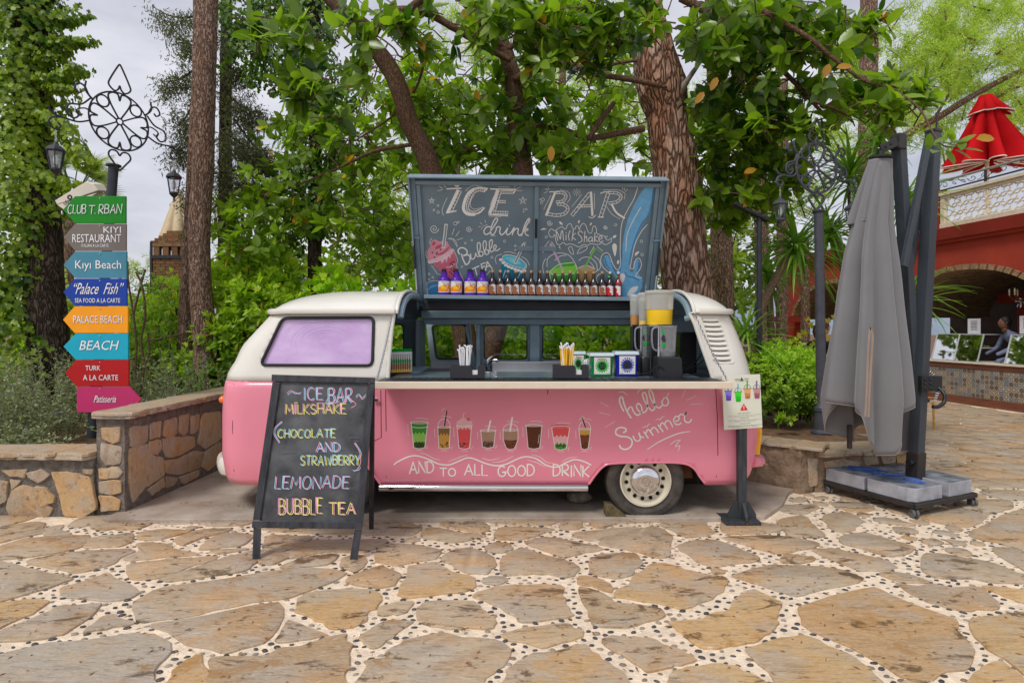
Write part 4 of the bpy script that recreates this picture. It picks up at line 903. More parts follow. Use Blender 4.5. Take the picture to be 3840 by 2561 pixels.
S(a1,26,[(612,158),(570,190),(540,250),(528,320),(560,360),(620,366)]);S(a1,12,[(612,152),(660,142),(728,150)],[(700,175),(726,152)],[(600,366),(660,352),(702,310)]);ladder(a1,[(706,168),(650,162),(600,195),(570,260),(562,315),(590,345),(640,345),(694,312)],20,16);S(a1,4,[(545,172),(575,140),(620,125),(682,134)],[(617,205),(590,250),(588,300),(620,322),(660,312)])
flush(a1)
S(a1,28,[(812,168),(748,352)],sm_=False);S(a1,11,[(752,154),(962,158)],[(738,366),(896,376)],[(962,158),(944,190)],sm_=False);ladder(a1,[(842,180),(940,180)],22,5);ladder(a1,[(832,175),(786,330)],20);ladder(a1,[(812,258),(876,260)],18,3);ladder(a1,[(776,350),(898,352)],22,6);S(a1,4,[(780,215),(748,290)],[(740,380),(840,384)],[(815,136),(910,138)])
flush(a1)
S(a1,20,[(1288,188),(1216,372)],sm_=False);S(a1,9,[(1244,178),(1330,176)],sm_=False);ladder(a1,[(1300,182),(1355,186),(1380,215),(1352,255),(1300,264)],20,7);ladder(a1,[(1308,278),(1365,285),(1396,318),(1365,360),(1300,372),(1232,362)],22,10);S(a1,4,[(1255,205),(1195,325)],[(1330,160),(1400,180),(1415,230),(1390,268)])
flush(a1)
ladder(a1,[(1578,190),(1430,374)],24,6);S(a1,19,[(1588,180),(1600,372)],sm_=False);ladder(a1,[(1480,298),(1592,292)],18,5);S(a1,7,[(1570,386),(1600,394),(1628,372)]);S(a1,4,[(1616,190),(1618,320)],[(1430,300),(1510,200)])
flush(a1)
ladder(a1,[(1732,190),(1668,388)],26,6);ladder(a1,[(1735,182),(1810,190),(1838,222),(1800,262),(1738,272)],20,8);S(a1,17,[(1762,284),(1800,350),(1866,396)]);S(a1,9,[(1668,190),(1705,178),(1750,178)],[(1648,388),(1692,386)]);S(a1,4,[(1690,162),(1800,160),(1868,190),(1865,240)],[(1720,300),(1760,360),(1830,405)])
flush(a1)
S(a1,4,[(360,113),(380,140)],[(326,130),(356,152)],[(312,168),(350,162)],[(968,118),(950,142)],[(1005,134),(962,158)],[(1015,168),(970,168)],[(1205,180),(1240,200)] if 0 else [(1200,188),(1228,174)],[(1208,152),(1232,162)],[(1228,130),(1240,156)],[(1848,135),(1856,158)],[(1872,142),(1864,164)],[(1894,155),(1872,176)],[(652,468),(672,466)],[(668,432),(684,450)],[(706,412),(714,434)],[(432,538),(452,482)],[(462,548),(494,505)],[(474,578),(522,562)],[(400,565),(440,575),(476,635)],[(1180,660),(1240,585)],[(750,830),(720,870)],[(1010,860),(1045,790)],sm_=False)
def star(x,y,r): S(a1,4,[(x + r * sin(4 * pi * k / 5),y - r * cos(4 * pi * k / 5)) for k in range(6)],sm_=False)
star(264,252,27);star(1022,250,34)
for x,y,r in ((316,292,8),(282,328,7),(318,346,10),(1050,322,8),(1028,342,5),(1030,322,4),(460,440,14),(484,430,9),(543,604,7),(597,579,6),(869,588,9),(959,626,8),(960,660,6),(765,721,8),(516,800,6),(242,860,8),(272,888,7),(240,905,7),(1188,242,13),(1176,268,10),(1166,242,6),(1794,452,9),(1718,550,7),(2008,588,10),(2014,700,11),(1216,552,9),(1470,181,10)): a1.ring(x,y,r,3.5,pw)
for k in range(8): t_ = k * pi / 4;S(a1,4,[(1470 + 20 * cos(t_),181 + 20 * sin(t_)),(1470 + 33 * cos(t_),181 + 33 * sin(t_))],sm_=False)
for cx_,cy_,r in ((284,484,38),(574,486,26),(1244,436,24),(1708,472,18)): S(a1,4.5,[(cx_ + r * (1 - k / 20) * cos(k * .62),cy_ + r * (1 - k / 20) * sin(k * .62)) for k in range(19)])
flush(a1,'painted_stars_and_dots')
a2 = Art(hart(1540,650,3.266))
S(a2,15,[(1000,690),(965,655),(925,665),(897,705),(912,748),(958,738),(1000,680),(1045,610),(1066,566),(1044,552),(1014,592),(985,672),(982,735),(1010,755),(1040,710),(1052,672)],[(1045,672),(1072,655),(1098,668),(1090,715),(1108,754),(1145,735),(1188,672)],[(1188,672),(1172,728),(1192,756),(1232,722),(1262,672)],[(1268,664),(1244,756)],[(1248,730),(1285,684),(1318,682),(1312,730),(1332,762),(1362,742)],[(1372,720),(1400,630),(1440,560),(1452,572),(1420,640),(1385,700),(1356,768)],[(1380,716),(1412,680),(1438,690),(1402,716),(1410,748),(1442,766)])
a2.disc(1210,640,9,pw);S(a2,5,[(865,692),(885,655),(940,628)],[(975,762),(1005,772),(1040,764)],[(1448,545),(1465,570),(1450,620)])
S(a2,17,[(598,990),(580,950),(605,916),(655,918),(690,950),(685,990),(645,1010)],[(622,990),(640,1050),(672,1120)],[(650,1010),(705,1000),(728,1035),(718,1085),(690,1118),(668,1108)])
S(a2,13,[(735,985),(738,1030),(758,1054),(785,1030),(796,975),(806,1010),(830,1022),(855,1005)])
for dx,dy in ((0,0),(72,-22)): S(a2,13,[(840+dx,1015+dy),(822+dx,950+dy),(815+dx,885+dy),(828+dx,850+dy),(850+dx,862+dy),(852+dx,920+dy),(838+dx,985+dy),(856+dx,1020+dy),(886+dx,1000+dy),(880+dx,965+dy),(856+dx,960+dy)])
S(a2,13,[(948,968),(990,900),(1000,830),(984,814),(966,846),(966,910),(982,962),(1012,950),(1040,920),(1048,890),(1030,880),(1016,910),(1030,945),(1062,945),(1092,922)])
S(a2,14,[(742,1178),(838,1136)],[(788,1160),(812,1248)],[(862,1112),(884,1192)],[(862,1114),(914,1096)],[(872,1150),(908,1140)],[(884,1192),(925,1180)],[(916,1192),(938,1082)],[(938,1082),(1000,1172)],[(924,1148),(974,1132)],sm_=False)
a2.build('painted_drink_words',fl)
P6 = lambda *c: M('art_%d_%d_%d' % c,lin(*c),.6,var=.1,vs=18)
a3 = Art(hart(1540,650,3.266));pk,pk2,pk3 = P6(226,150,166),P6(240,196,204),P6(190,90,105)
a3.fill([(285,1110),(330,1160),(380,1230),(470,1290),(520,1330),(640,1330),(600,1250),(552,1130),(560,1060),(520,960)],P6(214,110,130));a3.fill([(232,1075),(206,1010),(205,950),(240,895),(250,840),(300,812),(350,835),(400,828),(450,840),(475,890),(500,920),(505,945),(400,1030)],pk)
a3.fill([(215,1070),(360,1020),(500,930),(522,935),(520,960),(400,1050),(235,1105)],pk2);a3.fill([(300,910),(340,880),(390,870),(370,910),(310,930)],pk3);a3.fill([(330,990),(400,960),(460,905),(470,915),(410,980),(340,1005)],pk3);a3.fill([(262,860),(285,835),(305,850),(290,880),(268,885)],pk3)
a3.fill([(300,1090),(400,1060),(480,1010),(500,1000),(480,1050),(462,1000),(450,1050),(440,1100),(420,1040),(400,1090),(380,1100),(360,1050),(330,1090)],pk2,False)
for L_ in ([(228,1108),(380,1062),(520,975)],[(212,1060),(235,1110)],[(522,930),(575,1060),(560,1130),(610,1230),(650,1320)],[(255,1130),(300,1190),(330,1235),(390,1240)],[(440,1150),(490,1145),(540,1110)],[(235,870),(240,820),(262,800)],[(190,950),(185,990),(205,1045)],[(460,800),(520,800),(560,850),(572,900)]): a3.stroke(L_,6,pw)
a3.stroke([(434,632),(402,905)],40,pw,False);a3.stroke([(434,640),(402,900)],24,boardm,False);a3.stroke([(428,640),(398,900)],3,pw,False)
for x,y in ((268,972),(322,972),(318,992),(365,935),(293,1030),(505,1090),(530,1085),(515,1120),(485,1110),(500,1180),(520,1200),(480,1210),(500,1230),(525,1250),(530,1165)): a3.disc(x,y,10,dbrn,n=8)
a3.build('painted_pink_shake',fl)
a4 = Art(hart(1540,650,3.266));tl = P6(0,125,160)
a4.fill([(1135,1090),(1110,1190),(1120,1350),(1320,1360),(1370,1190),(1290,1140)],tl);a4.fill([(1125,1050),(1140,1010),(1200,1000),(1300,1030),(1390,1090),(1420,1140),(1400,1170),(1300,1150),(1180,1110)],P6(90,190,214));a4.stroke([(1125,1050),(1140,1008),(1210,1000),(1310,1030),(1395,1090),(1420,1140),(1395,1170),(1300,1150),(1180,1105)],7,pw,True,0,True)
for x,y in ((1105,1060),(1135,1095),(1165,1125),(1200,1145),(1240,1160),(1280,1175),(1320,1190),(1360,1200),(1395,1195)): a4.disc(x,y,24,pw,18)
a4.fill([(1125,1048),(1145,1012),(1205,1004),(1305,1034),(1390,1092),(1414,1138),(1392,1164),(1300,1144),(1180,1100)],P6(96,196,218));a4.fill([(1160,1040),(1220,1030),(1300,1060),(1350,1110),(1290,1110),(1210,1075)],P6(140,215,230))
a4.stroke([(1385,870),(1278,1100)],36,pw,False);a4.stroke([(1383,878),(1280,1092)],22,boardm,False);a4.stroke([(1376,878),(1274,1092)],3,pw,False);a4.stroke([(1160,1190),(1150,1215),(1130,1280)],8,pw);a4.stroke([(1175,1200),(1190,1225),(1160,1280)],8,pw)
for L_ in ([(1050,1110),(1035,1050),(1060,1010),(1120,990)],[(1140,972),(1200,962),(1290,985)],[(1360,1022),(1420,1060),(1455,1130)],[(1345,1210),(1310,1290)],[(1105,1200),(1060,1330)],[(1385,850),(1400,845),(1412,860)]): a4.stroke(L_,6,pw)
a4.fill([(180,1480),(175,1430),(210,1370),(280,1345),(345,1345),(345,1498),(180,1500)],P6(70,150,205));a4.fill([(205,1440),(250,1380),(330,1365),(330,1380),(260,1400)],P6(140,190,225));a4.stroke([(172,1370),(230,1330),(290,1315),(345,1320)],6,pw)
a4.build('painted_blue_cup',fl)
a5 = Art(hart(2000,650,1.867));lb,lb2 = P6(120,185,226),P6(70,135,190)
a5.fill([(780,100),(842,98),(840,180),(815,290),(770,350),(735,420),(710,500),(690,560),(676,630),(678,690),(700,690),(706,630),(722,606),(742,610),(745,640),(735,700),(765,745),(762,800),(740,840),(690,868),(600,868),(592,800),(560,700),(510,660),(490,610),(498,578),(520,574),(545,610),(575,690),(604,680),(622,600),(625,500),(640,400),(660,320),(700,230),(745,150)],lb,False)
for L_ in ([(836,120),(832,190),(806,290),(762,350),(728,420),(700,500),(684,560),(668,640)],[(545,625),(578,700),(604,690),(616,620),(618,540)],[(640,690),(660,720),(700,730),(740,750)],[(500,590),(512,640),(540,670)],[(736,620),(738,650),(726,690)]): a5.stroke(L_,9,lb2,True,.4)
a5.fill([(607,715),(630,702),(643,725),(625,770),(600,795)],pw);a5.fill([(665,830),(690,800),(730,790),(728,815),(700,842),(660,860)],pw)
for L_ in ([(732,98),(704,180),(664,250),(626,330),(611,420),(608,560),(610,640),(590,678),(560,640),(532,570),(505,558),(478,580),(472,620),(490,660),(522,690)],[(752,240),(722,290),(685,360),(655,440),(648,545)],[(797,360),(755,410),(715,490),(695,570),(682,640),(680,664),(700,668),(708,625),(725,598),(745,600),(757,640),(742,680),(722,705),(720,725),(760,732)],[(450,770),(442,735),(460,708),(490,712)]): a5.stroke(L_,5,pw)
for pts in ([(585,630),(590,608),(602,614),(596,636)],[(552,520),(560,494),(576,494),(585,520),(572,584)],[(558,440),(580,432),(578,448),(560,455)],[(712,580),(716,556),(740,547),(735,562)],[(312,345),(318,328),(326,334),(320,350)],[(180,342),(190,338),(208,360),(190,358)],[(395,366),(400,350),(412,348),(402,364)],[(50,398),(70,384),(92,392)],[(178,514),(186,512),(190,532)]): a5.fill(pts,pw)
for L_ in ([(245,525),(255,514),(270,520),(282,565),(262,560),(245,525)],[(306,563),(320,535),(350,516),(376,515),(370,535),(335,555),(306,563)]): a5.stroke(L_,4,pw)
a5.stroke([(150,430),(135,448),(115,440),(108,412),(125,390),(150,402),(175,386),(200,376),(225,392),(240,362),(262,355),(275,385),(292,390),(300,370),(314,372),(322,395),(335,362),(355,352),(370,372),(380,402),(395,420),(410,412),(415,380),(430,370),(442,392),(444,420),(470,432),(495,440),(506,456),(522,470),(548,454),(545,476),(528,490),(505,500),(480,490),(450,500),(400,494),(380,505),(350,499),(320,516),(290,504),(260,494),(230,500),(210,486),(185,500),(166,494),(155,460)],4.5,pw,True,0,True)
S(a5,5.5,[(172,472),(162,430),(160,404),(176,432),(190,462),(194,420),(204,404),(212,472)],[(229,432),(229,470)],[(258,402),(246,436),(252,470)],[(280,396),(270,472)],[(296,420),(273,442),(298,468)],[(347,418),(328,404),(313,424),(334,446),(340,474),(314,488)],[(362,406),(356,482)],[(358,456),(372,442),(376,480)],[(412,450),(398,448),(386,465),(396,480),(410,468)],[(412,448),(414,480)],[(432,416),(426,482)],[(450,440),(428,458),(452,480)],[(460,462),(482,456),(474,440),(460,450),(460,472),(476,483),(488,472)]);a5.disc(230,418,3.5,pw)
a5.fill([(112,690),(130,660),(180,630),(240,612),(290,630),(305,680),(300,760),(190,768),(130,740)],P6(80,170,60));a5.fill([(115,690),(180,655),(270,650),(300,640),(300,690),(200,715),(130,710)],P6(140,215,80));a5.fill([(312,668),(345,650),(400,650),(432,675),(420,770),(330,770)],P6(176,140,96));a5.fill([(318,672),(350,655),(400,655),(428,675),(380,690)],P6(200,165,120))
for L_ in ([(96,655),(100,600),(140,568),(190,558),(250,575),(290,625),(310,680)],[(112,690),(180,640),(280,625)],[(112,690),(160,715),(290,700)],[(318,612),(350,590),(400,592),(440,630),(448,680)],[(312,665),(370,645),(432,670)],[(436,690),(470,660),(460,610),(425,580)],[(72,700),(66,650),(78,610),(90,600)],[(112,700),(128,765)],[(150,610),(190,580),(230,575)],[(395,620),(420,650),(425,670)]): a5.stroke(L_,4.5,pw)
a5.stroke([(64,556),(118,492),(208,680)],10,P6(214,180,206),False);a5.stroke([(480,560),(432,525),(340,695)],8,P6(130,200,100),False);S(a5,4,[(58,540),(110,475)],[(128,480),(160,528)],[(395,565),(425,512)],[(446,512),(485,545)])
a5.build('painted_milkshake_scene',fl)
# ------------------------------------------------ things on the counter and shelf
def cylfn(c,r,z0,th0,th1,h,dr=.0012):             # label on a round bottle: u across, v down, both 0..1
    def f(u,v,k):
        th = th0 + (th1 - th0) * u;return Vector((c[0] + (r + dr + k * .00006) * sin(th),c[1] - (r + dr + k * .00006) * cos(th),c[2] + z0 + h * (1 - v)))
    return f
def patch(fn,mat,k=0,nu=10,nv=2):
    b = MB();b.add([fn(i / nu,j / nv,k) for j in range(nv + 1) for i in range(nu + 1)],[(j * (nu + 1) + i,(j + 1) * (nu + 1) + i,(j + 1) * (nu + 1) + i + 1,j * (nu + 1) + i + 1) for j in range(nv) for i in range(nu)]);return b
def rpatch(fn,mats,pick,nu,nv,name,parent):        # a printed label as a fine curved grid, one colour per cell
    b = MB();b.v = [tuple(fn(i / nu,j / nv,0)) for j in range(nv + 1) for i in range(nu + 1)]
    b.f = [(j * (nu + 1) + i,(j + 1) * (nu + 1) + i,(j + 1) * (nu + 1) + i + 1,j * (nu + 1) + i + 1) for j in range(nv) for i in range(nu)]
    b.mi = [pick((i + .5) / nu,(j + .5) / nv) for j in range(nv) for i in range(nu)];return b.build(name,mats,parent)
jugm = M('purple_plastic',lin(92,40,176),.3,var=.05);lw = M('label_white',lin(232,230,226),.5,var=.03);org = M('label_orange',lin(242,140,20),.5,var=.15,vs=60);yl = M('label_yellow',lin(255,190,30),.5);redm = M('label_red',lin(205,20,30),.45)
lbrown = M('label_brown',lin(150,92,58),.5,var=.2,vs=60);dink = M('ink',(.02,.02,.025),.6);lgreen = M('label_green',lin(20,150,60),.45,var=.1)
def jug(loc):
    t = empty('juice_jug',(0,0,0),'x','bottle');O = (0,0,0)
    MB().lathe([(.056,0),(.06,.006),(.06,.15),(.052,.175),(.03,.195),(.027,.24),(.03,.245)],O,24).build('bottle_body',jugm,t,True)
    MB().lathe([(.024,.243),(.025,.246),(.025,.268),(.022,.272)],O,16).build('cap',black,t,True)
    f = cylfn(O,.06,.028,-1.25,1.25,.115);f2 = cylfn(O,.06,.028,-1.25,1.25,.115,.0022)
    blob = [(.04,.62),(.2,.5),(.35,.42),(.5,.38),(.62,.3),(.7,.45),(.82,.4),(.97,.3),(.97,.95),(.04,.95)]
    def pk_(u,v):
        if (u - .85) ** 2 * 1 + (v - .8) ** 2 * 1 < .004: return 0
        if (u - .45) ** 2 / .02 + (v - .55) ** 2 / .02 < 1 or (u - .6) ** 2 / .012 + (v - .62) ** 2 / .02 < 1: return 2
        if (u - .13) ** 2 + (v - .16) ** 2 < .003: return 1
        return 1 if inpoly(u,v,blob) else 0
    lb_ = rpatch(f,[lw,org,yl],pk_,26,20,'label',t);A = Art(f2)
    A.stroke([(.6,.12),(.75,.5),(.7,.7)],.03,lw);A.build('label_art',lb_)
    for tx,x0,y0,x1,y1,m in (('TEAJOY',.36,.06,.66,.16,dink),('K-CUP',.5,.2,.9,.36,redm)):
        b = MB();ftext(b,tx,f2,x0,y0,x1,y1,0,40);b.build('label_print',m,lb_)
    return t
def syrup(col_,red=False):
    t = empty('syrup_bottle',(0,0,0),'x','bottle');O = (0,0,0)
    MB().lathe([(.034,0),(.0375,.005),(.0375,.14),(.034,.156),(.018,.178),(.0145,.2),(.0135,.243)],O,20).build('bottle_body',M('red_syrup',(.30,.01,.02),.08,coat=.5,var=.3) if red == 2 else M('syrup_glass',(.022,.008,.006),.06,coat=.6),t,True)
    MB().lathe([(.0145,.24),(.0155,.242),(.0155,.262),(.013,.265)],O,14).build('cap',lw if red else M('cork_cap',lin(214,170,110),.5),t,True)
    f = cylfn(O,.0375,.02,-1.35,1.35,.105);A = Art(cylfn(O,.0375,.02,-1.35,1.35,.105,.002));bm = redm if red else lbrown
    p1 = [(.26,.25),(.5,.2),(.66,.45),(.6,.7),(.8,.85),(.7,1.1),(.3,1.1)];p2 = [(0,0),(1,0),(1,.14),(.62,.05),(.3,.14),(0,.05)]
    lb_ = rpatch(f,[lw,bm,dink],lambda u,v: 2 if inpoly(u,v,p2) else 1 if (u < .32 or inpoly(u,v,p1)) else 0,18,16,'label',t)
    for k in range(6): A.stroke([(.7,.3 + k * .05),(.92,.3 + k * .05)],.012,dink,False)
    for k in range(7): A.stroke([(.06,.2 + k * .09),(.22,.2 + k * .09)],.02,lw,False)
    A.build('label_art',lb_);return t
def C6(x,y): return 1500 + x / 2.218,640 + y / 2.218
j0 = None
jl = ['purple jug standing at the left end of the upper shelf','second purple jug from the left, before the pink shake painting','third purple jug from the left on the upper shelf','purple jug standing next to the first dark syrup bottle']
for i,x in enumerate((368,470,585,688)):
    px,_ = C6(x,0);X = (px - CX) / FPX * 6.14
    if j0 is None: j0 = jug(0);o = j0
    else: o = copy_tree(j0)
    o.location = (X,6.13,SHZ(X));o['label'] = jl[i];o['category'] = 'bottle';o['group'] = 'purple juice jugs on the flap shelf'
s0 = None;xs = (770,835,900,963,1028,1093,1163,1225,1288,1352,1413,1478,1543,1610,1680)
ORD = ['first','second','third','fourth','fifth','sixth','seventh','eighth','ninth','tenth','eleventh','twelfth','thirteenth','fourteenth','fifteenth']
for i,x in enumerate(xs):
    px,_ = C6(x,0);X = (px - CX) / FPX * 6.14
    if s0 is None: s0 = syrup(0);o = s0
    else: o = copy_tree(s0)
    o.location = (X,6.13 + rnd.uniform(-.008,.008),SHZ(X));o.rotation_euler = (0,0,rnd.uniform(-.12,.05));o['category'] = 'bottle';o['group'] = 'dark syrup bottles on the flap shelf'
    o['label'] = 'dark brown syrup bottle with tan cap, ' + ('next to the last purple jug' if i == 0 else 'next to the red labelled bottles' if i == 14 else ORD[i] + ' of the row counted from the purple jugs')
gc = M('green_tag',(.05,.6,.1),.5)
for i,x in enumerate((1745,1815)):
    px,_ = C6(x,0);X = (px - CX) / FPX * 6.14
    o = syrup(0,1 + i);o.location = (X,6.13,SHZ(X));o.rotation_euler = (0,0,-.5 if i == 0 else -.9);o['category'] = 'bottle';o['group'] = 'red syrup bottles'
    b = MB();b.box(-.012,.008,-.03,-.02,.2,.222);me_o = b.build('neck_tag',gc,None);me_o.parent = o
    o['label'] = ['red syrup bottle with white label facing front and white cap, left of the pair','clear necked bottle of bright red syrup at the right end of the row'][i]
# caddies with straws and napkins
bpl = M('caddy_plastic',(.028,.028,.034),.32,var=.1)
def caddy(x0,x1,lab):
    Y = 4.86;a,c = W(x0,1425,Y).x,W(x1,1425,Y).x;w = c - a;z = 1.212
    t = empty('bar_caddy',((a + c) / 2,Y,z),lab,'bar caddy','black bar caddies on the counter')
    h = W(0,1368,Y).z - z;d = .1;th = .004;p = []
    b = MB();b.box(a,c,Y - d / 2,Y + d / 2,z,z + .004)
    prof_ = lambda y0: [(a,h),(a + w * .42,h),(a + w * .5,h * .78),(a + w * .78,h * .78),(a + w * .82,h),(c,h)]
    for y in (Y - d / 2,Y + d / 2 - th):
        pts = [(a,0),(c,0),(c,h),(a + w * .86,h),(a + w * .8,h * .9),(a + w * .8,h * .3),(a + w * .64,h * .3),(a + w * .64,h * .82),(a + w * .58,h * 1.0),(a + w * .5,h * .98),(a,h)]
        b.prism([(x,y,z + q) for x,q in pts],(0,th,0))
    for x in (a,c - th,a + w * .32): b.box(x,x + th,Y - d / 2 + th,Y + d / 2 - th,z + .004,z + h * .97)
    b.build('tray',bpl,t,bevel=.0015)
    nb = MB()
    for k in range(9): nb.box(a + w * .6,c - .012,Y - .038 + k * .007,Y - .033 + k * .007,z + .005,z + h * .55 + .002 * (k % 3))
    nb.build('napkins',lw,t)
    return t,a,w,z
sw = M('straw_wrap',(.80,.82,.84),.25,var=.05,coat=.5);sy = M('yellow_straw',lin(250,190,50),.3,coat=.4);swt = M('cream_straw',lin(240,228,205),.3,coat=.4)
def straws(c,n,cols,L0,spread,lab,grp,seed):
    q = random.Random(seed);tgt = []
    for k in range(n):
        x = q.uniform(-.04,.04);y = q.uniform(-.035,.03);lean = x * spread + q.uniform(-.12,.12);L_ = L0 * q.uniform(.86,1.05);r = .0055
        top = Vector((x + lean * L_ * .5,y + q.uniform(-.02,.03),L_));b = MB();b.tube([(x * .8,y,.01),top],r,7);m = cols[q.randrange(len(cols))]
        o = b.build('wrapped_straw',m);o.location = c;tag(o,lab,'straw',grp)
        b = MB();e = q.uniform(-1,1);b.tube([top,top + Vector((e * .008,0,.016)),top + Vector((e * .024,0,.022))],[r,r * 1.5,r * .7],5);w_ = b.build('wrapper_end',sw,None,True);w_.parent = o
t,a_,w_,z_ = caddy(1690,1818,'black caddy of clear wrapped straws, left one on the counter');straws((a_ + w_ * .42,4.86,z_),22,[sw],.235,.9,'clear wrapped white straw standing in the left black caddy','white straws in the left caddy',3)
t,a_,w_,z_ = caddy(2073,2205,'black caddy of yellow and cream straws, right one on the counter');straws((a_ + w_ * .38,4.86,z_),20,[sy,swt,sy],.255,2.4,'wrapped yellow or cream straw standing in the right black caddy','coloured straws in the right caddy',5)
# plastic tubs
def tub(x0,x1,y0,y1,Y,cm_,lab,title,sub,art_c,back=False):
    a,c = W(x0,y1,Y).x,W(x1,y1,Y).x;z = 1.2035;h = W(0,y0,Y).z - z;w = c - a;m = (a + c) / 2
    t = empty('topping_tub',(m,Y + w / 2,z),lab,'tub','tubs of toppings on the counter')
    def ringp(s_,zz,e=0): return [Vector((m + s_ * x,Y + w / 2 + s_ * y,zz)) for x,y in rrect([(-w / 2,-w / 2),(w / 2,-w / 2),(w / 2,w / 2),(-w / 2,w / 2)],.02,3)]
    b = MB();n = 16
    lv = [(.88,z),(.9,z + .004),(.97,z + h * .86)]
    for s_,zz in lv: b.v += [tuple(p) for p in ringp(s_,zz)]
    b.f = [(i * n + k,i * n + (k + 1) % n,(i + 1) * n + (k + 1) % n,(i + 1) * n + k) for i in range(2) for k in range(n)] + [tuple(range(n - 1,-1,-1)),tuple(range(2 * n,3 * n))];b.mi = [0] * len(b.f)
    b.build('tub_body',cm_,t,True,.5)
    b = MB()
    for s_,zz in [(1.0,z + h * .86),(1.06,z + h * .87),(1.06,z + h * .91),(1.0,z + h),(.9,z + h)]: b.v += [tuple(p) for p in ringp(s_,zz)]
    b.f = [(i * n + k,i * n + (k + 1) % n,(i + 1) * n + (k + 1) % n,(i + 1) * n + k) for i in range(4) for k in range(n)] + [tuple(range(n - 1,-1,-1)),tuple(range(4 * n,5 * n))];b.mi = [0] * len(b.f)
    b.build('lid',M('milky_lid',(.62,.72,.78),.2,var=.05,coat=.5),t,True,.5)
    def f(u,v,k): return Vector((m - w * .34 + w * .68 * u,Y + w / 2 - w / 2 * (.9 + .07 * (1 - v)) - .002 - k * .0001,z + h * .1 + h * .72 * (1 - v)))
    lb_ = MB().flat([f(0,1,0),f(1,1,0),f(1,0,0),f(0,0,0)]).build('label',lw,t)
    A = Art(f);A.disc(.5,.52,.34,art_c,.33,14);A.disc(.5,.52,.24,dink,.23,14)
    for k in range(16): th = k * pi / 8;A.disc(.5 + .38 * cos(th),.5 + .38 * sin(th),.05,art_c,.05,6)
    A.build('label_art',lb_)
    for tx,x0_,y0_,x1_,y1_,mm in title:
        b = MB();ftext(b,tx,f,x0_,y0_,x1_,y1_,0,60);b.build('label_print',mm,lb_)
    return t
gt = M('green_tub',lin(10,130,62),.2,coat=.5,var=.25,vs=40);bt_ = M('blue_tub',lin(22,40,150),.2,coat=.5,var=.3,vs=50)
tub(2214,2303,1324,1404,5.1,gt,'green apple topping tub in front of the paper towels',[('Bobajoy',.22,.03,.78,.15,M('pink_print',lin(220,80,90),.5)),('green',.34,.42,.66,.52,lgreen),('apple',.34,.52,.66,.62,lgreen),('4 kg',.78,.9,.97,.97,dink)],'',M('apple_print',lin(60,175,60),.5))
tub(2309,2397,1318,1404,5.1,bt_,'dark blue blueberry topping tub beside the blenders',[('boba joy',.35,.02,.65,.1,lw),('BLUEBERRY',.22,.72,.78,.82,lw),('4 kg',.04,.9,.22,.97,dink)],'',M('berry_print',lin(40,60,175),.5))
tub(2140,2198,1318,1386,5.45,gt,'green topping tub standing behind the straw caddy',[('Boba',.3,.03,.9,.16,M('pink_print',lin(220,80,90),.5))],'',M('apple_print',lin(60,175,60),.5))
# folded paper towels
pt = MB();a,c = W(2190,0,5.4).x,W(2256,0,5.4).x;lay = []
for k in range(12):
    x = a + (c - a) * k / 12;pt.v += [(x,5.36 + .02 * (k % 2),1.2035),(x,5.38 + .025 * (k % 2),1.2035 + .12 + .02 * (k / 12) + .006 * (k % 3)),(x + .02,5.5,1.2035 + .13 + .02 * k / 12)]
pt.f = [(3 * k + j,3 * k + 3 + j,3 * k + 4 + j,3 * k + 1 + j) for k in range(11) for j in range(2)];pt.mi = [0] * len(pt.f)
o = pt.build('paper_towels',M('paper',(.82,.82,.83),.8),None,True);o.modifiers.new('s','SOLIDIFY').thickness = .004;tag(o,'crumpled stack of white paper towels behind the green apple tub','paper towels')
def at_counter(px,py,Y): return W(px,py,Y)
# carton with red cap area and a small glass bowl
t = empty('drink_carton',(W(2300,0,5.5).x,5.5,1.2035),'carton with red top and white side behind the two front tubs','carton');X = W(2300,0,5.5).x
MB().box(X - .045,X + .045,5.46,5.54,1.2035,1.335).build('carton_body',lw,t,bevel=.003);MB().box(X - .047,X + .047,5.455,5.545,1.3,1.343).build('carton_top',redm,t,bevel=.003);MB().lathe([(.012,1.343),(.012,1.36),(.01,1.362)],(X,5.5,0),12).build('cap',lw,t,True)
X = W(2350,0,5.5).x;clear = glassmat('clear_plastic',(.985,.99,.99),.08,.95)
b = MB();b.lathe([(.03,1.2035),(.05,1.25),(.055,1.335),(.06,1.34)],(X,5.5,0),16);o = b.build('plastic_bowl',clear,None,True);tag(o,'small clear plastic bowl behind the blueberry tub','bowl')
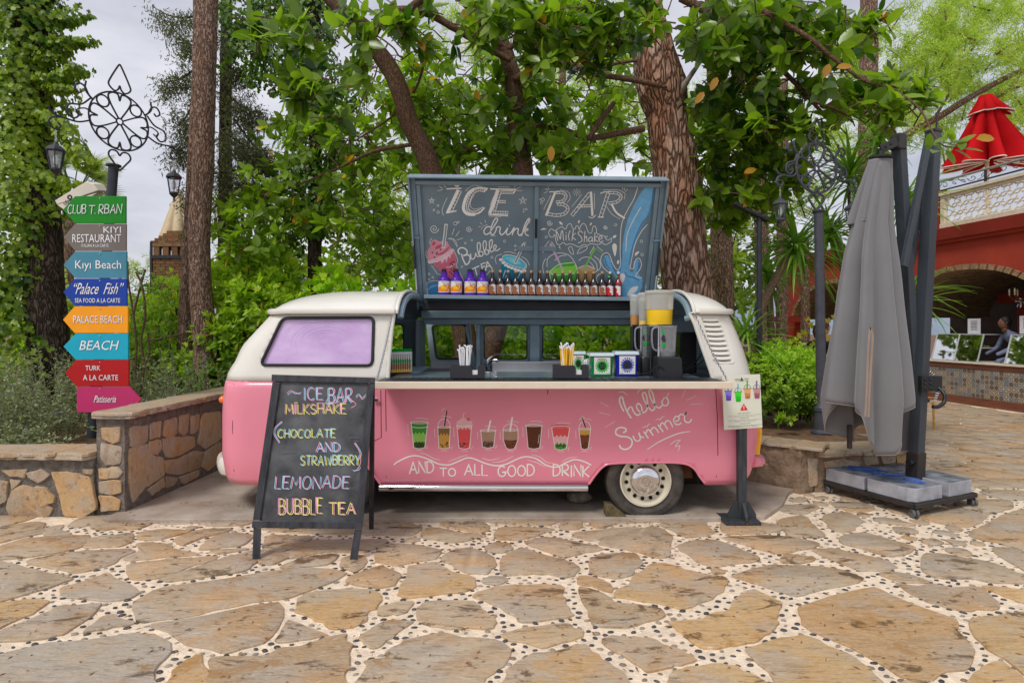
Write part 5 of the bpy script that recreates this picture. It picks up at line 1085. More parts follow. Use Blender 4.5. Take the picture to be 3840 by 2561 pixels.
# blenders
cloudy = cloudymat('cloudy_plastic',(.80,.80,.74),.38);jarm = cloudymat('jar_plastic',(.75,.78,.82),.22)
def blender(x0,x1,Y,lab,hs=1):
    a,c = W(x0,0,Y).x,W(x1,0,Y).x;m = (a + c) / 2;z = 1.2035;w = c - a
    t = empty('blender',(m,Y,z),lab,'blender','blenders on the counter');zb = W(0,1336,Y).z;zt = W(0,1222,Y).z
    b = MB()
    for s_,zz in ((1.0,z),(1.02,z + .05),(.96,zb - .012),(.85,zb)): b.v += [(m + s_ * x,Y + s_ * y,zz) for x,y in rrect([(-w / 2,-w / 2),(w / 2,-w / 2),(w / 2,w / 2),(-w / 2,w / 2)],.04,3)]
    n = 16;b.f = [(i * n + k,i * n + (k + 1) % n,(i + 1) * n + (k + 1) % n,(i + 1) * n + k) for i in range(3) for k in range(n)] + [tuple(range(n - 1,-1,-1)),tuple(range(3 * n,4 * n))];b.mi = [0] * len(b.f)
    b.build('motor_base',black,t,True,.5)
    r = w * .36;MB().lathe([(r * .8,zb),(r * .86,zb + .02),(r * 1.0,zt - .02),(r * 1.08,zt)],(m,Y,0),20,cap=False).build('jar',jarm,t,True)
    MB().lathe([(r * .78,zb),(r * .8,zb + .035),(r * .3,zb + .04)],(m,Y,0),20).build('blade_collar',M('smoky_collar',(.09,.095,.105),.3),t,True)
    MB().lathe([(r * 1.02,zt),(r * 1.02,zt + .008),(r * .6,zt + .012)],(m,Y,0),20).build('jar_lid',black,t,True)
    MB().tube([(m - r * 1.05,Y - r * .35,zb - .01),(m - r * 1.0,Y - r * .35,zt)],.009,8).build('handle_post',steel,t,True)
    hx = m - r * 1.0;MB().tube(catmull([(hx + .01,Y,zt - .012),(hx - .035,Y,zt - .016),(hx - .052,Y,zt - .05),(hx - .05,Y,zb + .1),(hx - .03,Y,zb + .055),(hx + .01,Y,zb + .05)],4),.0062,8).build('handle',jarm,t,True)
    f = lambda u,v,k: Vector((m - r * .86 + u * .05,Y - r * .72 - k * .0002 - u * .012,zt - .03 - v * .15));A = Art(f)
    A.disc(.45,.15,.42,lgreen,.16,12);A.disc(.5,.5,.5,dink,.2,10);A.disc(.45,.86,.36,lgreen,.13,12);A.build('sticker',t)
    return t
blender(2396,2448,5.3,'blender with clear jar right behind the blueberry tub');blender(2455,2549,4.98,'front blender with clear jar and wide black base at the counter end')
b = MB();b.tube(catmull([W(2400,1403,5.0),W(2440,1396,4.9),W(2458,1375,4.88),W(2480,1376,4.87),W(2498,1396,4.88),W(2530,1402,4.88)],6),.005,6);o = b.build('power_cable',black,None,True);tag(o,'black cable looped in front of the front blender','cable')
b = MB();b.tube(catmull([W(2552,1385,5.2),W(2600,1365,5.4),W(2640,1315,5.7)],5),.006,6);b.tube(catmull([W(2552,1392,5.2),W(2610,1372,5.4),W(2645,1345,5.8)],5),.006,6);o = b.build('power_leads',black,None,True);tag(o,'black leads running from the blenders to the rear of the van','cables')
# juice dispensers on dark machines
def dispenser(x0,x1,ybot,ytop,yl_,Y,liq,lab,ftop=1.06,base=True):
    a,c = W(x0,0,Y).x,W(x1,0,Y).x;m = (a + c) / 2;r = (c - a) / 2;z0 = W(0,ybot,Y).z;z1 = W(0,ytop,Y).z;zl = W(0,yl_,Y).z
    t = empty('juice_dispenser',(m,Y + r,1.2035),lab,'juice dispenser','juice dispensers at the counter end')
    cx_ = (m,Y + r,0);k = lambda z: r * (.9 + .1 * (z - z0) / (z1 - z0))
    MB().lathe([(k(z0) * .96,z0 + .003),(k(z0) * .97,z0 + .006),(k(zl) * .97,zl)],cx_,28).build('juice',liq,t,True)
    MB().lathe([(k(zl + .001),zl + .001),(k(z1 - .03),z1 - .03)],cx_,28,cap=False).build('tank',cloudy,t,True)
    MB().lathe([(k(z1) * 1.02,z1 - .03),(k(z1) * 1.04,z1 - .022),(k(z1) * 1.02,z1 - .008),(k(z1) * .9,z1)],cx_,28).build('lid',cloudy,t,True)
    MB().box(m - r * .86,m + r * .86,Y + r * .2,Y + r * 1.8,1.2035,z0 - .002).build('machine_body',M('machine_black',(.014,.014,.016),.25,coat=.3),t,bevel=.01)
    MB().box(m - r * .9,m + r * .9,Y + .02,Y + r * 1.9,z0 - .016,z0 + .0).build('drip_plate',steel,t,bevel=.003)
    return t
oj = M('orange_juice',(1,.62,.02),.35,var=.03,emit=0);tj = M('tan_juice',lin(196,140,80),.25,var=.05);pj = M('pale_juice',lin(240,205,110),.25,var=.05)
dispenser(2432,2540,1219,1087,1160,5.12,oj,'large dispenser of bright orange juice nearest the front')
dispenser(2398,2436,1219,1097,1202,5.42,pj,'dispenser with little pale yellow juice behind the large one')
dispenser(2366,2402,1219,1104,1182,5.62,tj,'dispenser half full of tan juice at the left of the three')
X0,X1 = W(2545,0,5.5).x,W(2575,0,5.5).x
o = MB().box(X0,X1 + .08,5.45,5.8,1.2035,W(0,1245,5.5).z).build('drinks_machine',M('machine_black',(.014,.014,.016),.25),None,bevel=.012);tag(o,'plain black upright machine right of the dispensers in the van','machine')
# row of juice cartons at the left end
lp = M('carton_pattern',lin(240,180,40),.4)
def carton(i):
    t = empty('juice_carton',(0,0,0),'x','carton')
    MB().box(-.012,.012,-.035,.035,0,.185).build('carton_body',lw,t,bevel=.002)
    MB().prism([(-.012,-.035,.185),(.012,-.035,.185),(.012,0,.21),(-.012,0,.21)],(0,.035,0)).build('carton_top',lgreen,t)
    f = lambda u,v,k: Vector((-.0115 + .023 * u,-.0358 - k * .0001,.18 * (1 - v)));A = Art(f)
    A.fill([(0,.6),(.3,.5),(.6,.62),(1,.55),(1,1),(0,1)],lp,False);A.fill([(.2,.56),(.8,.5),(.9,.8),(.3,.86)],lbrown);A.fill([(.0,.42),(.5,.3),(1,.42),(.8,.55),(.2,.55)],lgreen)
    for k in range(3): A.stroke([(.3 + .2 * k,.1),(.3 + .2 * k,.3)],.08,redm if k == 1 else dink,False)
    A.build('carton_print',t);return t
c0 = None
for i in range(9):
    X = W(1474 + i * 7.6,0,5.45).x
    if c0 is None: c0 = carton(0);o = c0
    else: o = copy_tree(c0)
    o.location = (X,5.42 + .01 * i,1.2155 if X < -.87 else 1.2035);o['category'] = 'carton';o['group'] = 'slim juice cartons in a row at the left end of the counter';o['label'] = 'slim white and yellow juice carton in the tight row at the counter left end'
    if i == 0: o['label'] = 'leftmost slim juice carton of the row, half behind the van pillar'; 
    if i == 8: o['label'] = 'rightmost slim juice carton of the row at the counter left end'
# ------------------------------------------------ chalkboard A-frame
wood_b = M('black_stained_wood',(.022,.023,.03),.5,var=.4,vs=4,bump=.25,bs=30,stretch=(6,6,1),c2=(.05,.052,.062))
slate_b = M('chalk_slate',(.018,.019,.023),.7,var=.3,vs=4.5,c2=(.13,.135,.145),vdetail=7)
BO = Vector(((946 + 1340) / 2,0,0));F0 = G(961,2100);F1 = G(1325,2100);T0 = W(1019,1410,4.44);T1 = W(1408,1416,4.44)
ab = empty('chalkboard_stand',((F0 + F1) / 2),'black wooden A-frame chalkboard listing drinks, standing before the van','chalkboard')
ax = (F1 - F0).normalized();uu = ((T0 + T1) / 2 - (F0 + F1) / 2);UL = uu.length;uu.normalize();an = ax.cross(uu).normalized()
if an.y > 0: an = -an
def bp(px,py,d=0): return hit(px,py,F0 + an * d,an)
def qbar(b,q,d0,d1):                                  # board of wood: a quad in photograph pixels, between two depths in front of the plane
    b.hexa([bp(*q[3],d0),bp(*q[2],d0),bp(*q[2],d1),bp(*q[3],d1),bp(*q[0],d0),bp(*q[1],d0),bp(*q[1],d1),bp(*q[0],d1)])
for nm,q,d0,d1 in (('top_rail',[(1019,1404),(1408,1416),(1405,1437),(1018,1430)],0,.03),('left_stile',[(1022,1431),(1050,1432),(975,1950),(948,1950)],.0,.024),('right_stile',[(1380,1437),(1404,1438),(1362,1958),(1334,1958)],0,.024),('bottom_rail',[(946,1952),(1362,1958),(1358,1983),(944,1979)],0,.028),('leg',[(950,1979),(980,1980),(976,2101),(946,2101)],-.004,.02),('leg',[(1330,1984),(1358,1984),(1340,2101),(1311,2101)],-.004,.02)):
    b = MB();qbar(b,q,d0,d1);b.build(nm,wood_b,ab,bevel=.003)
b = MB();qbar(b,[(1049,1430),(1382,1436),(1336,1958),(974,1952)],-.004,.008);sl = b.build('slate',slate_b,ab)
for xa in (0,1):                                        # rear legs of the frame
    top = (T0 if xa == 0 else T1) + Vector((.03 if xa == 0 else -.03,.03,-.02));ft = (F0 if xa == 0 else F1) + Vector((.02 if xa == 0 else -.02,.62,0))
    MB().bar(ft,top,.035,.02,(0,1,0)).build('rear_leg',wood_b,ab)
MB().bar(F0 + Vector((.03,.45,.3)),F1 + Vector((-.03,.45,.3)),.02,.04).build('rear_brace',wood_b,ab)
chy,chp,chb,chw = [M(n,lin(*c),.9,var=.25,vs=140) for n,c in (('chalk_yellow',(225,222,110)),('chalk_pink',(232,160,190)),('chalk_blue',(150,205,232)),('chalk_grey',(120,122,128)))]
def fb(off=.0095):
    return lambda x,y,k: bp(780 + x / 1.704,1080 + y / 1.704,off + k * .00003)
A = Art(fb())
def chalk(t,x,y,h,w,c1,c2,sl_=.0,wd=4.2,o_=7,rot=0):
    stext(A,t,x,y,h,w,c1,wd,sl_,.05,rot,(0,0),3);stext(A,t,x,y,h,w,c2,wd,sl_,.05,rot,(o_,5),3)
chalk('ICE',612,712,78,118,chb,chp);chalk('BAR',775,728,92,150,chp,chb,0,5,-8);A.stroke([(505,672),(530,655),(555,665),(590,680)],4,chp);A.stroke([(510,682),(535,665),(560,675),(596,668)],4,chb);A.stroke([(945,690),(965,678),(985,700),(1010,678)],4,chb);A.stroke([(945,700),(968,688),(985,710),(1008,692)],4,chp)
A.stroke([(700,735),(790,738),(840,725)],4,chp);A.stroke([(770,700),(755,735),(800,742)],4,chb);A.stroke([(925,720),(945,745),(915,765)],4,chp)
A.build('chalk_lettering',sl);A.mb = {}
chalk('MILKSHAKE',492,800,62,385,chp,chy);A.stroke([(552,732),(574,732)],4,chy)
A.build('chalk_lettering',sl);A.mb = {}
chalk('CHOCOLATE',442,952,52,366,chb,chy,.05);A.stroke([(470,852),(430,890),(420,930),(455,990)],4.5,chp);A.stroke([(476,856),(438,892),(428,930),(460,985)],4,chb)
A.build('chalk_lettering',sl);A.mb = {}
chalk('AND',690,1042,58,150,chp,chb,0,5,8);chalk('STRAWBERRY',588,1128,60,378,chb,chy,.05);A.stroke([(935,990),(970,1050),(975,1110),(960,1150),(935,1172)],4.5,chp);A.stroke([(942,988),(978,1050),(982,1112),(966,1160),(925,1165)],4,chb)
A.build('chalk_lettering',sl);A.mb = {}
chalk('LEMONADE',425,1278,78,470,chb,chp,.1);chalk('BUBBLE',450,1440,98,275,chp,chy,0,5,9);chalk('TEA',772,1442,74,165,chy,chp,0,5,9)
A.build('chalk_lettering',sl)
q = random.Random(4);A = Art(fb(.0088));hz = M('chalk_smear',lin(86,88,94),1,var=.35,vs=26,vdetail=8)
for k in range(26):
    x = q.uniform(440,960);y = q.uniform(640,1440);w = q.uniform(40,120);x = min(max(x + (600 - y) * .09,470 - (y - 640) * .09 + 30),1000 - (y - 640) * .05 - w)
    A.stroke([(x,y),(x + w * .5,y - q.uniform(2,12)),(x + w,y - q.uniform(-4,10))],q.uniform(5,10),hz,True,.9)
A.build('chalk_dust',sl)
A = Art(fb(.0092));A.stroke([(612,808),(625,860),(660,888),(700,892),(725,870),(760,855),(800,825)],2,M('crack',lin(120,100,80),.9),False);A.build('crack',sl)
# ------------------------------------------------ information stand
Y = 4.97;st = empty('notice_stand',(W(2790,0,Y).x,Y,.012),'notice board with drink pictures and warning triangle on a dark wooden post','notice stand')
z0 = .012;X = W(2781,0,Y).x
dw = M('dark_post_wood',(.028,.034,.04),.55,var=.3,vs=5,bump=.2,bs=25,stretch=(8,8,1),c2=(.055,.062,.07))
MB().box(X - .035,X + .035,Y - .03,Y + .03,z0 + .03,1.2).build('post',dw,st,bevel=.004)
MB().box(W(2723,0,4.86).x,W(2855,0,4.86).x,4.86,5.1,z0,z0 + .03).build('foot_plate',dw,st,bevel=.004)
for s_,d in (((-1,0),'x'),((1,0),'x'),((0,-1),'y')):
    dx,dy = s_;b = MB();th = .012;o1 = Vector((X + dx * .035,Y + dy * .03,z0 + .03));e = Vector((dx,dy,0));p = Vector((-dy,dx,0)) * th
    b.prism([o1 - p,o1 + e * .085 - p,o1 + e * .08 + Vector((0,0,.035)) - p,o1 + e * .02 + Vector((0,0,.135)) - p,o1 + Vector((0,0,.135)) - p],p * 2);b.build('gusset',dw,st,bevel=.002)
Yb = Y - .04;q4 = [W(2707,1409,Yb),W(2850,1403,Yb),W(2859,1602,Yb),W(2716,1612,Yb)]
wb = M('notice_white',lin(222,224,205),.45,var=.05,vs=5)
b = MB();b.prism(q4,(0,.012,0));nb = b.build('notice_panel',wb,st)
def fq(u,v,k): 
    p = q4[0].lerp(q4[1],u).lerp(q4[3].lerp(q4[2],u),v);return Vector((p.x,Yb - .0012 - k * .00006,p.z))
A = Art(lambda x,y,k: fq((x - 115) / 245,(y - 556) / 345,k));gy = M('print_grey',lin(70,78,74),.6)
for cx_,c1,c2,c3,y0 in ((152,(140,120,215),(110,80,200),(110,80,200),645),(214,(60,220,40),(30,200,20),(80,190,210),655),(274,(232,170,110),(205,130,70),(60,180,70),638),(334,(196,140,140),(160,90,110),(120,90,160),640)):
    A.stroke([(cx_ + 2,y0 - 42),(cx_ - 2,y0 + 10)],8,P6(*c3),False)
    A.fill([(cx_ - 22,y0 + 8),(cx_ + 22,y0 + 8),(cx_ + 15,y0 + 72),(cx_ - 15,y0 + 72)],P6(*c1),False);A.fill([(cx_ - 18,y0 + 40),(cx_ - 6,y0 + 34),(cx_ + 6,y0 + 42),(cx_ + 18,y0 + 36),(cx_ + 14,y0 + 70),(cx_ - 14,y0 + 70)],P6(*c2),False)
    A.stroke([(cx_ - 24,y0 + 6)] + arc(cx_,y0 + 6,22,24,180,360,6),2,gy);A.stroke([(cx_ - 26,y0 + 8),(cx_ + 26,y0 + 8)],3,gy,False)
    for k in range(7): A.disc(cx_ - 12 + (k % 4) * 8,y0 + 60 + 6 * (k // 4),2.5,dink,n=6)
A.fill([(246,740),(222,782),(270,782)],redm,False);A.fill([(246,748),(229,778),(263,778)],P6(232,40,34),False);A.stroke([(246,754),(246,768)],4,pw,False);A.disc(246,774,2.4,pw)
A.fill([(240,570),(246,580),(252,592),(228,592),(234,582)],gy,False)
A.build('notice_art',nb)
b = MB();F_ = lambda x,y,k: fq((x - 115) / 245,(y - 556) / 345,k)
for tx,x0,y0,x1,y1 in (('GRAND',196,578,228,589),('YAZICI',256,577,284,588),('HOTELS & RESORTS',202,594,282,597),('DEĞERLİ MİSAFİRLERİMİZ,',206,796,288,805),('BUBBLE TEA 5 YAŞ ALTI ÇOCUKLARIN TÜKETİMİ İÇİN UYGUN DEĞİLDİR',140,812,352,817),('ÇOCUKLAR EBEVEYN GÖZETİMİNDE TÜKETMELİDİR',178,820,318,825),('ДОРОГИЕ ГОСТИ,',222,829,276,837),('НАПИТОК НЕ РЕКОМЕНДУЕТСЯ ДЛЯ УПОТРЕБЛЕНИЯ ДЕТЬМИ ДО 5 ЛЕТ',146,843,352,848),('ДЕТИ ДОЛЖНЫ УПОТРЕБЛЯТЬ ПОД ПРИСМОТРОМ',180,851,320,856),('OUR VALUED GUESTS,',218,864,284,871),('BUBBLE TEA IS NOT SUITABLE FOR CONSUMPTION BY CHILDREN UNDER 5 YEARS OF AGE',138,878,358,883),('MUST CONSUME UNDER THE SUPERVISION OF THEIR PARENTS',168,886,330,891)): ftext(b,tx,F_,x0,y0,x1,y1,0,70)
b.build('notice_print',dink,nb)
# rock and wedge under the van
def rock(c,sx,sy,sz,lab,cat='rock',m=None,seed=1,name='rock'):
    b = MB();b.ball((0,0,0),1,14,9);b.v = [((x * sx) * (1 + .2 * noise.noise((x + seed,y,z))),y * sy * (1 + .2 * noise.noise((x,y + seed,z))),z * sz * (1 + .15 * noise.noise((x * 2,y * 2,z * 2 + seed)))) for x,y,z in b.v]
    o = b.build(name,m or M('rock',(.16,.13,.1),.85,var=.4,vs=12,bump=.6,bs=30,c2=(.3,.25,.19)),None,True,2);o.location = c;tag(o,lab,cat);return o
rock((W(2173,0,5.4).x,5.42,SLABZ + .052),.115,.1,.062,'rounded grey rock lying under the van behind the sill trim',seed=3)
b = MB();x0,x1 = W(2271,0,5.0).x,W(2350,0,5.0).x;b.prism([(x0,5.0,SLABZ),(x1,5.0,SLABZ),(x0 + .06,5.0,SLABZ + .095),(x0,5.0,SLABZ + .095)],(0,.12,0));o = b.build('wheel_wedge',M('old_block',(.05,.045,.035),.85,var=.6,vs=14,c2=(.2,.15,.07)),None,bevel=.003);tag(o,'dark stained wooden wedge chocking the rear wheel','wheel chock')
# ------------------------------------------------ stone walls
wmort = M('wall_mortar',(.17,.145,.12),.95,var=.35,vs=18,bump=1.0,bs=55,c2=(.25,.22,.19),vdetail=8)
smat = flagmat('wall_stone',.12,1.6)
WP = [(.52,.29,.12),(.40,.30,.19),(.34,.27,.23),(.58,.33,.11),(.30,.25,.20),(.46,.32,.18)]
def wstones(polys,o,n,parent,th=.013):
    o = Vector(o);n = Vector(n).normalized();e1 = n.cross(Vector((0,0,1))).normalized();e2 = Vector((0,0,1))
    for P in polys:
        q = [hit(x,y,o,n) - o for x,y in P];P2 = [(p.dot(e1),p.dot(e2)) for p in q]
        A_ = sum(P2[k][0] * P2[(k + 1) % len(P2)][1] - P2[(k + 1) % len(P2)][0] * P2[k][1] for k in range(len(P2)))
        if A_ < 0: P2 = P2[::-1]
        mc = (sum(p[0] for p in P2) / len(P2),sum(p[1] for p in P2) / len(P2));P2 = [(p[0] + (p[0] - mc[0]) * .05,p[1] + (p[1] - mc[1]) * .05) for p in P2]
        v,f,c = stone_mesh(P2,th + rnd.uniform(-.004,.006),-.01,.007,True)
        sg = 1 if e1.cross(e2).dot(n) > 0 else -1
        me = bpy.data.meshes.new('wall_stone');me.from_pydata([e1 * (a[0] - c.x) + e2 * (a[1] - c.y) + n * a[2] for a in v],[],f if sg > 0 else [tuple(reversed(t)) for t in f])
        me.materials.append(smat);me.shade_smooth();me.set_sharp_from_angle(angle=.6)
        ob = bpy.data.objects.new('wall_stone',me);col.objects.link(ob);ob.parent = parent;ob.location = o + e1 * c.x + e2 * c.y - Vector(parent.location);k = rnd.uniform(.8,1.1);ob.color = (*[a * k for a in WP[rnd.randrange(6)]],1)
def wcore(poly,z0,z1,parent,nm='wall_core',mat=None,amp=.006):
    b = MB();P = []
    for i in range(len(poly)):
        a,c = Vector((*poly[i],0)),Vector((*poly[(i + 1) % len(poly)],0));k = max(1,int((c - a).length / .06));P += [a.lerp(c,j / k) for j in range(k)]
    nz_ = max(2,int((z1 - z0) / .06));n = len(P);cen = sum(P,Vector()) / n
    for j in range(nz_ + 1):
        z = z0 + (z1 - z0) * j / nz_
        for p in P: d = (p - cen).normalized() * amp * noise.noise((p.x * 9,p.y * 9,z * 9)) * 2;b.v.append((p.x + d.x,p.y + d.y,z))
    b.f = [(j * n + i,j * n + (i + 1) % n,(j + 1) * n + (i + 1) % n,(j + 1) * n + i) for j in range(nz_) for i in range(n)];b.mi = [0] * len(b.f);b.f.append(tuple(nz_ * n + i for i in range(n)));b.mi.append(0)
    return b.build(nm,mat or wmort,parent,True,1)
def caps(a,b_,w,z,n,parent,layers=2,seed=1):        # thin irregular coping slabs from a to b
    q = random.Random(seed);a = Vector((*a,0));b_ = Vector((*b_,0));d = (b_ - a);L_ = d.length;d.normalize();e = Vector((-d.y,d.x,0))
    for lay in range(layers):
        s_ = -.02;zz = z + lay * .026
        while s_ < L_:
            ln = q.uniform(.22,.5) * (1.2 if lay else .8);s2 = min(s_ + ln,L_ + .03);o_ = .035 + .012 * lay
            P = [(s_,-o_ - q.uniform(0,.02)),((s_ + s2) / 2,-o_ - q.uniform(0,.025)),(s2 - .008,-o_ - q.uniform(0,.02)),(s2 - .008 + q.uniform(-.02,0),w * .5),(s2 - .008,w + o_ * .5),((s_ + s2) / 2,w + o_ * q.uniform(.3,1)),(s_,w + o_ * .6)]
            v,f,c = stone_mesh([((a + d * u + e * t).x,(a + d * u + e * t).y) for u,t in P],.028,.0,.005)
            me = bpy.data.meshes.new('coping_stone');me.from_pydata([(x - c.x,y - c.y,h) for x,y,h in v],[],f);me.materials.append(smat);me.shade_smooth();me.set_sharp_from_angle(angle=.5)
            ob = bpy.data.objects.new('coping_stone',me);col.objects.link(ob);ob.parent = parent;ob.location = Vector((c.x,c.y,zz + q.uniform(-.002,.002))) - Vector(parent.location);k = q.uniform(.75,1.05);ob.color = (*[t * k for t in [(.36,.32,.27),(.42,.34,.25),(.3,.27,.24),(.44,.33,.22)][q.randrange(4)]],1)
            s_ = s2
c4 = lambda L_: [[(x / 1.3507,1400 + y / 1.3507) for x,y in p] for p in L_]
w1 = empty('stone_wall',(-3.45,6,0),'tall stone wall with slab coping running back beside the van front','wall')
WPOLY = [(-3.585,5.15),(-3.33,5.13),(-3.315,5.3),(-3.20,7.9),(-3.46,7.9)]
wcore(WPOLY,-.02,.845,w1)
sd0 = Vector((-3.32,5.3,0));sdd = (Vector((-3.20,7.9,0)) - sd0).normalized();sn = Vector((sdd.y,-sdd.x,0))
wstones(c4([[(655,270),(745,262),(745,335),(715,370),(660,372)],[(755,255),(812,240),(805,320),(755,335)],[(830,238),(895,225),(895,300),(870,325),(825,320)],[(905,218),(955,205),(950,290),(930,318),(905,300)],[(752,345),(812,335),(815,375),(790,415),(755,405)],[(822,328),(975,318),(980,370),(900,420),(840,425),(822,380)],[(965,215),(1010,205),(1000,290),(962,310)],[(655,385),(745,362),(760,412),(820,432),(825,515),(720,585),(670,650),(655,560)],[(1020,205),(1110,195),(1115,330),(1040,380),(1000,350)],[(832,442),(900,432),(980,392),(1030,402),(1010,475),(900,515),(840,500)],[(1040,390),(1115,345),(1115,440),(1050,495),(1020,470)],[(740,590),(820,530),(830,570),(760,620)],[(838,520),(895,528),(880,570),(835,580)],[(905,525),(1000,488),(1000,520),(920,565)]]),sd0 + sn * .002,sn,w1)
pn = Vector((.0,-1,0));wstones(c4([[(515,275),(612,272),(610,340),(575,352),(520,330)],[(513,350),(560,360),(616,375),(612,455),(540,465),(513,430)],[(508,480),(600,472),(618,500),(600,530),(505,535)],[(505,545),(616,540),(618,600),(560,612),(505,600)],[(505,622),(560,620),(615,640),(600,690),(512,700)]]),(-3.46,5.135,0),pn,w1)
caps((-3.31,5.12),(-3.19,7.9),.27,.845,8,w1,2,3)
w2 = empty('stone_wall',(-4.6,5.25,0),'low stone garden wall at the left edge in front of the grey shrubs','wall')
wcore([(-6.6,5.12),(-3.59,5.12),(-3.59,5.42),(-6.6,5.42)],-.02,.50,w2)
wstones(c4([[(-180,480),(-70,490),(-60,560),(-170,570)],[(-190,590),(-60,580),(-20,640),(-40,720),(-190,730)],[(10,490),(140,485),(130,528),(60,520)],[(140,502),(210,482),(258,515),(200,556),(150,527)],[(268,505),(330,500),(460,525),(490,680),(420,725),(330,715),(302,600)],[(60,602),(115,565),(172,578),(196,640),(270,682),(240,720),(60,725),(35,680)],[(182,572),(230,577),(280,620),(273,652),(215,672),(182,620)],[(-30,540),(45,545),(35,640),(-20,670)],[(420,484),(470,484),(470,512),(425,510)],[(52,537),(112,542),(62,588)]]),(-4.5,5.115,0),pn,w2)
caps((-3.62,5.42),(-6.6,5.42),.32,.50,8,w2,2,5)
w3 = empty('rough_wall',(2.8,6.1,0),'low rough rendered wall with worn coping behind the notice stand','wall')
rough = M('rough_render',(.24,.15,.095),.95,var=.4,vs=7,bump=1.0,bs=22,c2=(.36,.27,.18),vdetail=9)
wcore([(2.42,6.2),(2.80,5.80),(2.96,5.86),(3.02,6.1),(2.62,6.5)],-.02,.455,w3,'wall_core',rough,.02)
caps((2.40,6.18),(2.97,5.74),.3,.44,4,w3,1,8)
w4 = empty('stone_wall',(3.5,6.0,0),'low stone planter wall behind the closed grey parasol base','wall')
wcore([(2.98,5.87),(4.1,6.05),(4.12,6.35),(2.98,6.2)],-.02,.37,w4,'wall_core',rough,.01)
c3 = lambda L_: [[(2700 + x / 1.651,1150 + y / 1.651) for x,y in p] for p in L_]
fn4 = Vector((.17,-1,0)).normalized()
wstones(c3([[(540,940),(600,935),(600,1100),(550,1110)],[(640,960),(740,940),(860,960),(850,1000),(660,1010)],[(880,925),(960,915),(980,970),(900,985)],[(985,915),(1080,905),(1080,960),(1010,970)],[(1090,910),(1165,900),(1168,960),(1095,965)]]),(3.5,5.948,0),Vector((.158,-1,0)),w4,.012)
caps((3.0,5.85),(4.1,6.02),.34,.365,4,w4,2,11)
# planting beds behind the walls
def bed(poly,z,nm):
    b = MB();xs = [p[0] for p in poly];ys = [p[1] for p in poly];v = [];N = 44
    for j in range(N + 1):
        for i in range(N + 1):
            x = min(xs) + (max(xs) - min(xs)) * i / N;y = min(ys) + (max(ys) - min(ys)) * j / N;v.append((x,y,z + .04 * noise.noise((x * 1.5,y * 1.5,0)) + .015 * noise.noise((x * 9,y * 9,0))))
    b.add(v,[(j * (N + 1) + i,j * (N + 1) + i + 1,(j + 1) * (N + 1) + i + 1,(j + 1) * (N + 1) + i) for j in range(N) for i in range(N) if inpoly((v[j * (N + 1) + i][0] + v[j * (N + 1) + i + 1][0]) / 2,(v[j * (N + 1) + i][1] + v[(j + 1) * (N + 1) + i][1]) / 2,poly)])
    o = b.build(nm,soil_m,None,True,2);tag(o,kind='structure')
bed([(-30,5.4),(-3.42,5.4),(-3.4,7.9),(2.2,8.1),(2.45,6.45),(2.9,6.15),(4.1,6.3),(4.6,7.5),(5.2,12),(5.6,22),(-30,22)],.40,'planting_bed')
bed([(-60,20),(60,20),(60,90),(-60,90)],.45,'wooded_ground')
# ------------------------------------------------ sign post with scroll ironwork and lanterns
iron = M('dark_iron',(.022,.024,.03),.5,var=.3,vs=20,bump=.1);polem = M('post_paint',(.028,.033,.042),.45,var=.3,vs=6)
lglass = glassmat('lantern_glass',(.93,.95,.97),.06,.75)
def lantern(parent,top,s=1.0):
    top = Vector(top);b = MB();c = top
    b.lathe([(.012 * s,-.0),(.02 * s,-.02 * s),(.03 * s,-.03 * s),(.055 * s,-.045 * s),(.085 * s,-.075 * s),(.088 * s,-.085 * s),(.072 * s,-.095 * s)],c,6)
    for k in range(6): th = pi / 3 * k;b.bar(c + Vector((.07 * s * cos(th),.07 * s * sin(th),-.09 * s)),c + Vector((.045 * s * cos(th),.045 * s * sin(th),-.25 * s)),.009 * s,.009 * s)
    b.lathe([(.05 * s,-.245 * s),(.052 * s,-.26 * s),(.03 * s,-.285 * s),(.012 * s,-.3 * s),(.008 * s,-.34 * s),(.002,-.345 * s)],c,6)
    l_ = b.build('lantern',iron,parent,False)
    MB().lathe([(.066 * s,-.096 * s),(.042 * s,-.244 * s)],c,6,cap=False).build('lantern_glass',lglass,l_);MB().lathe([(.012 * s,-.12 * s),(.022 * s,-.15 * s),(.02 * s,-.19 * s),(.012 * s,-.21 * s)],c,10).build('bulb',M('bulb_glass',(.8,.8,.76),.2),l_,True);return l_
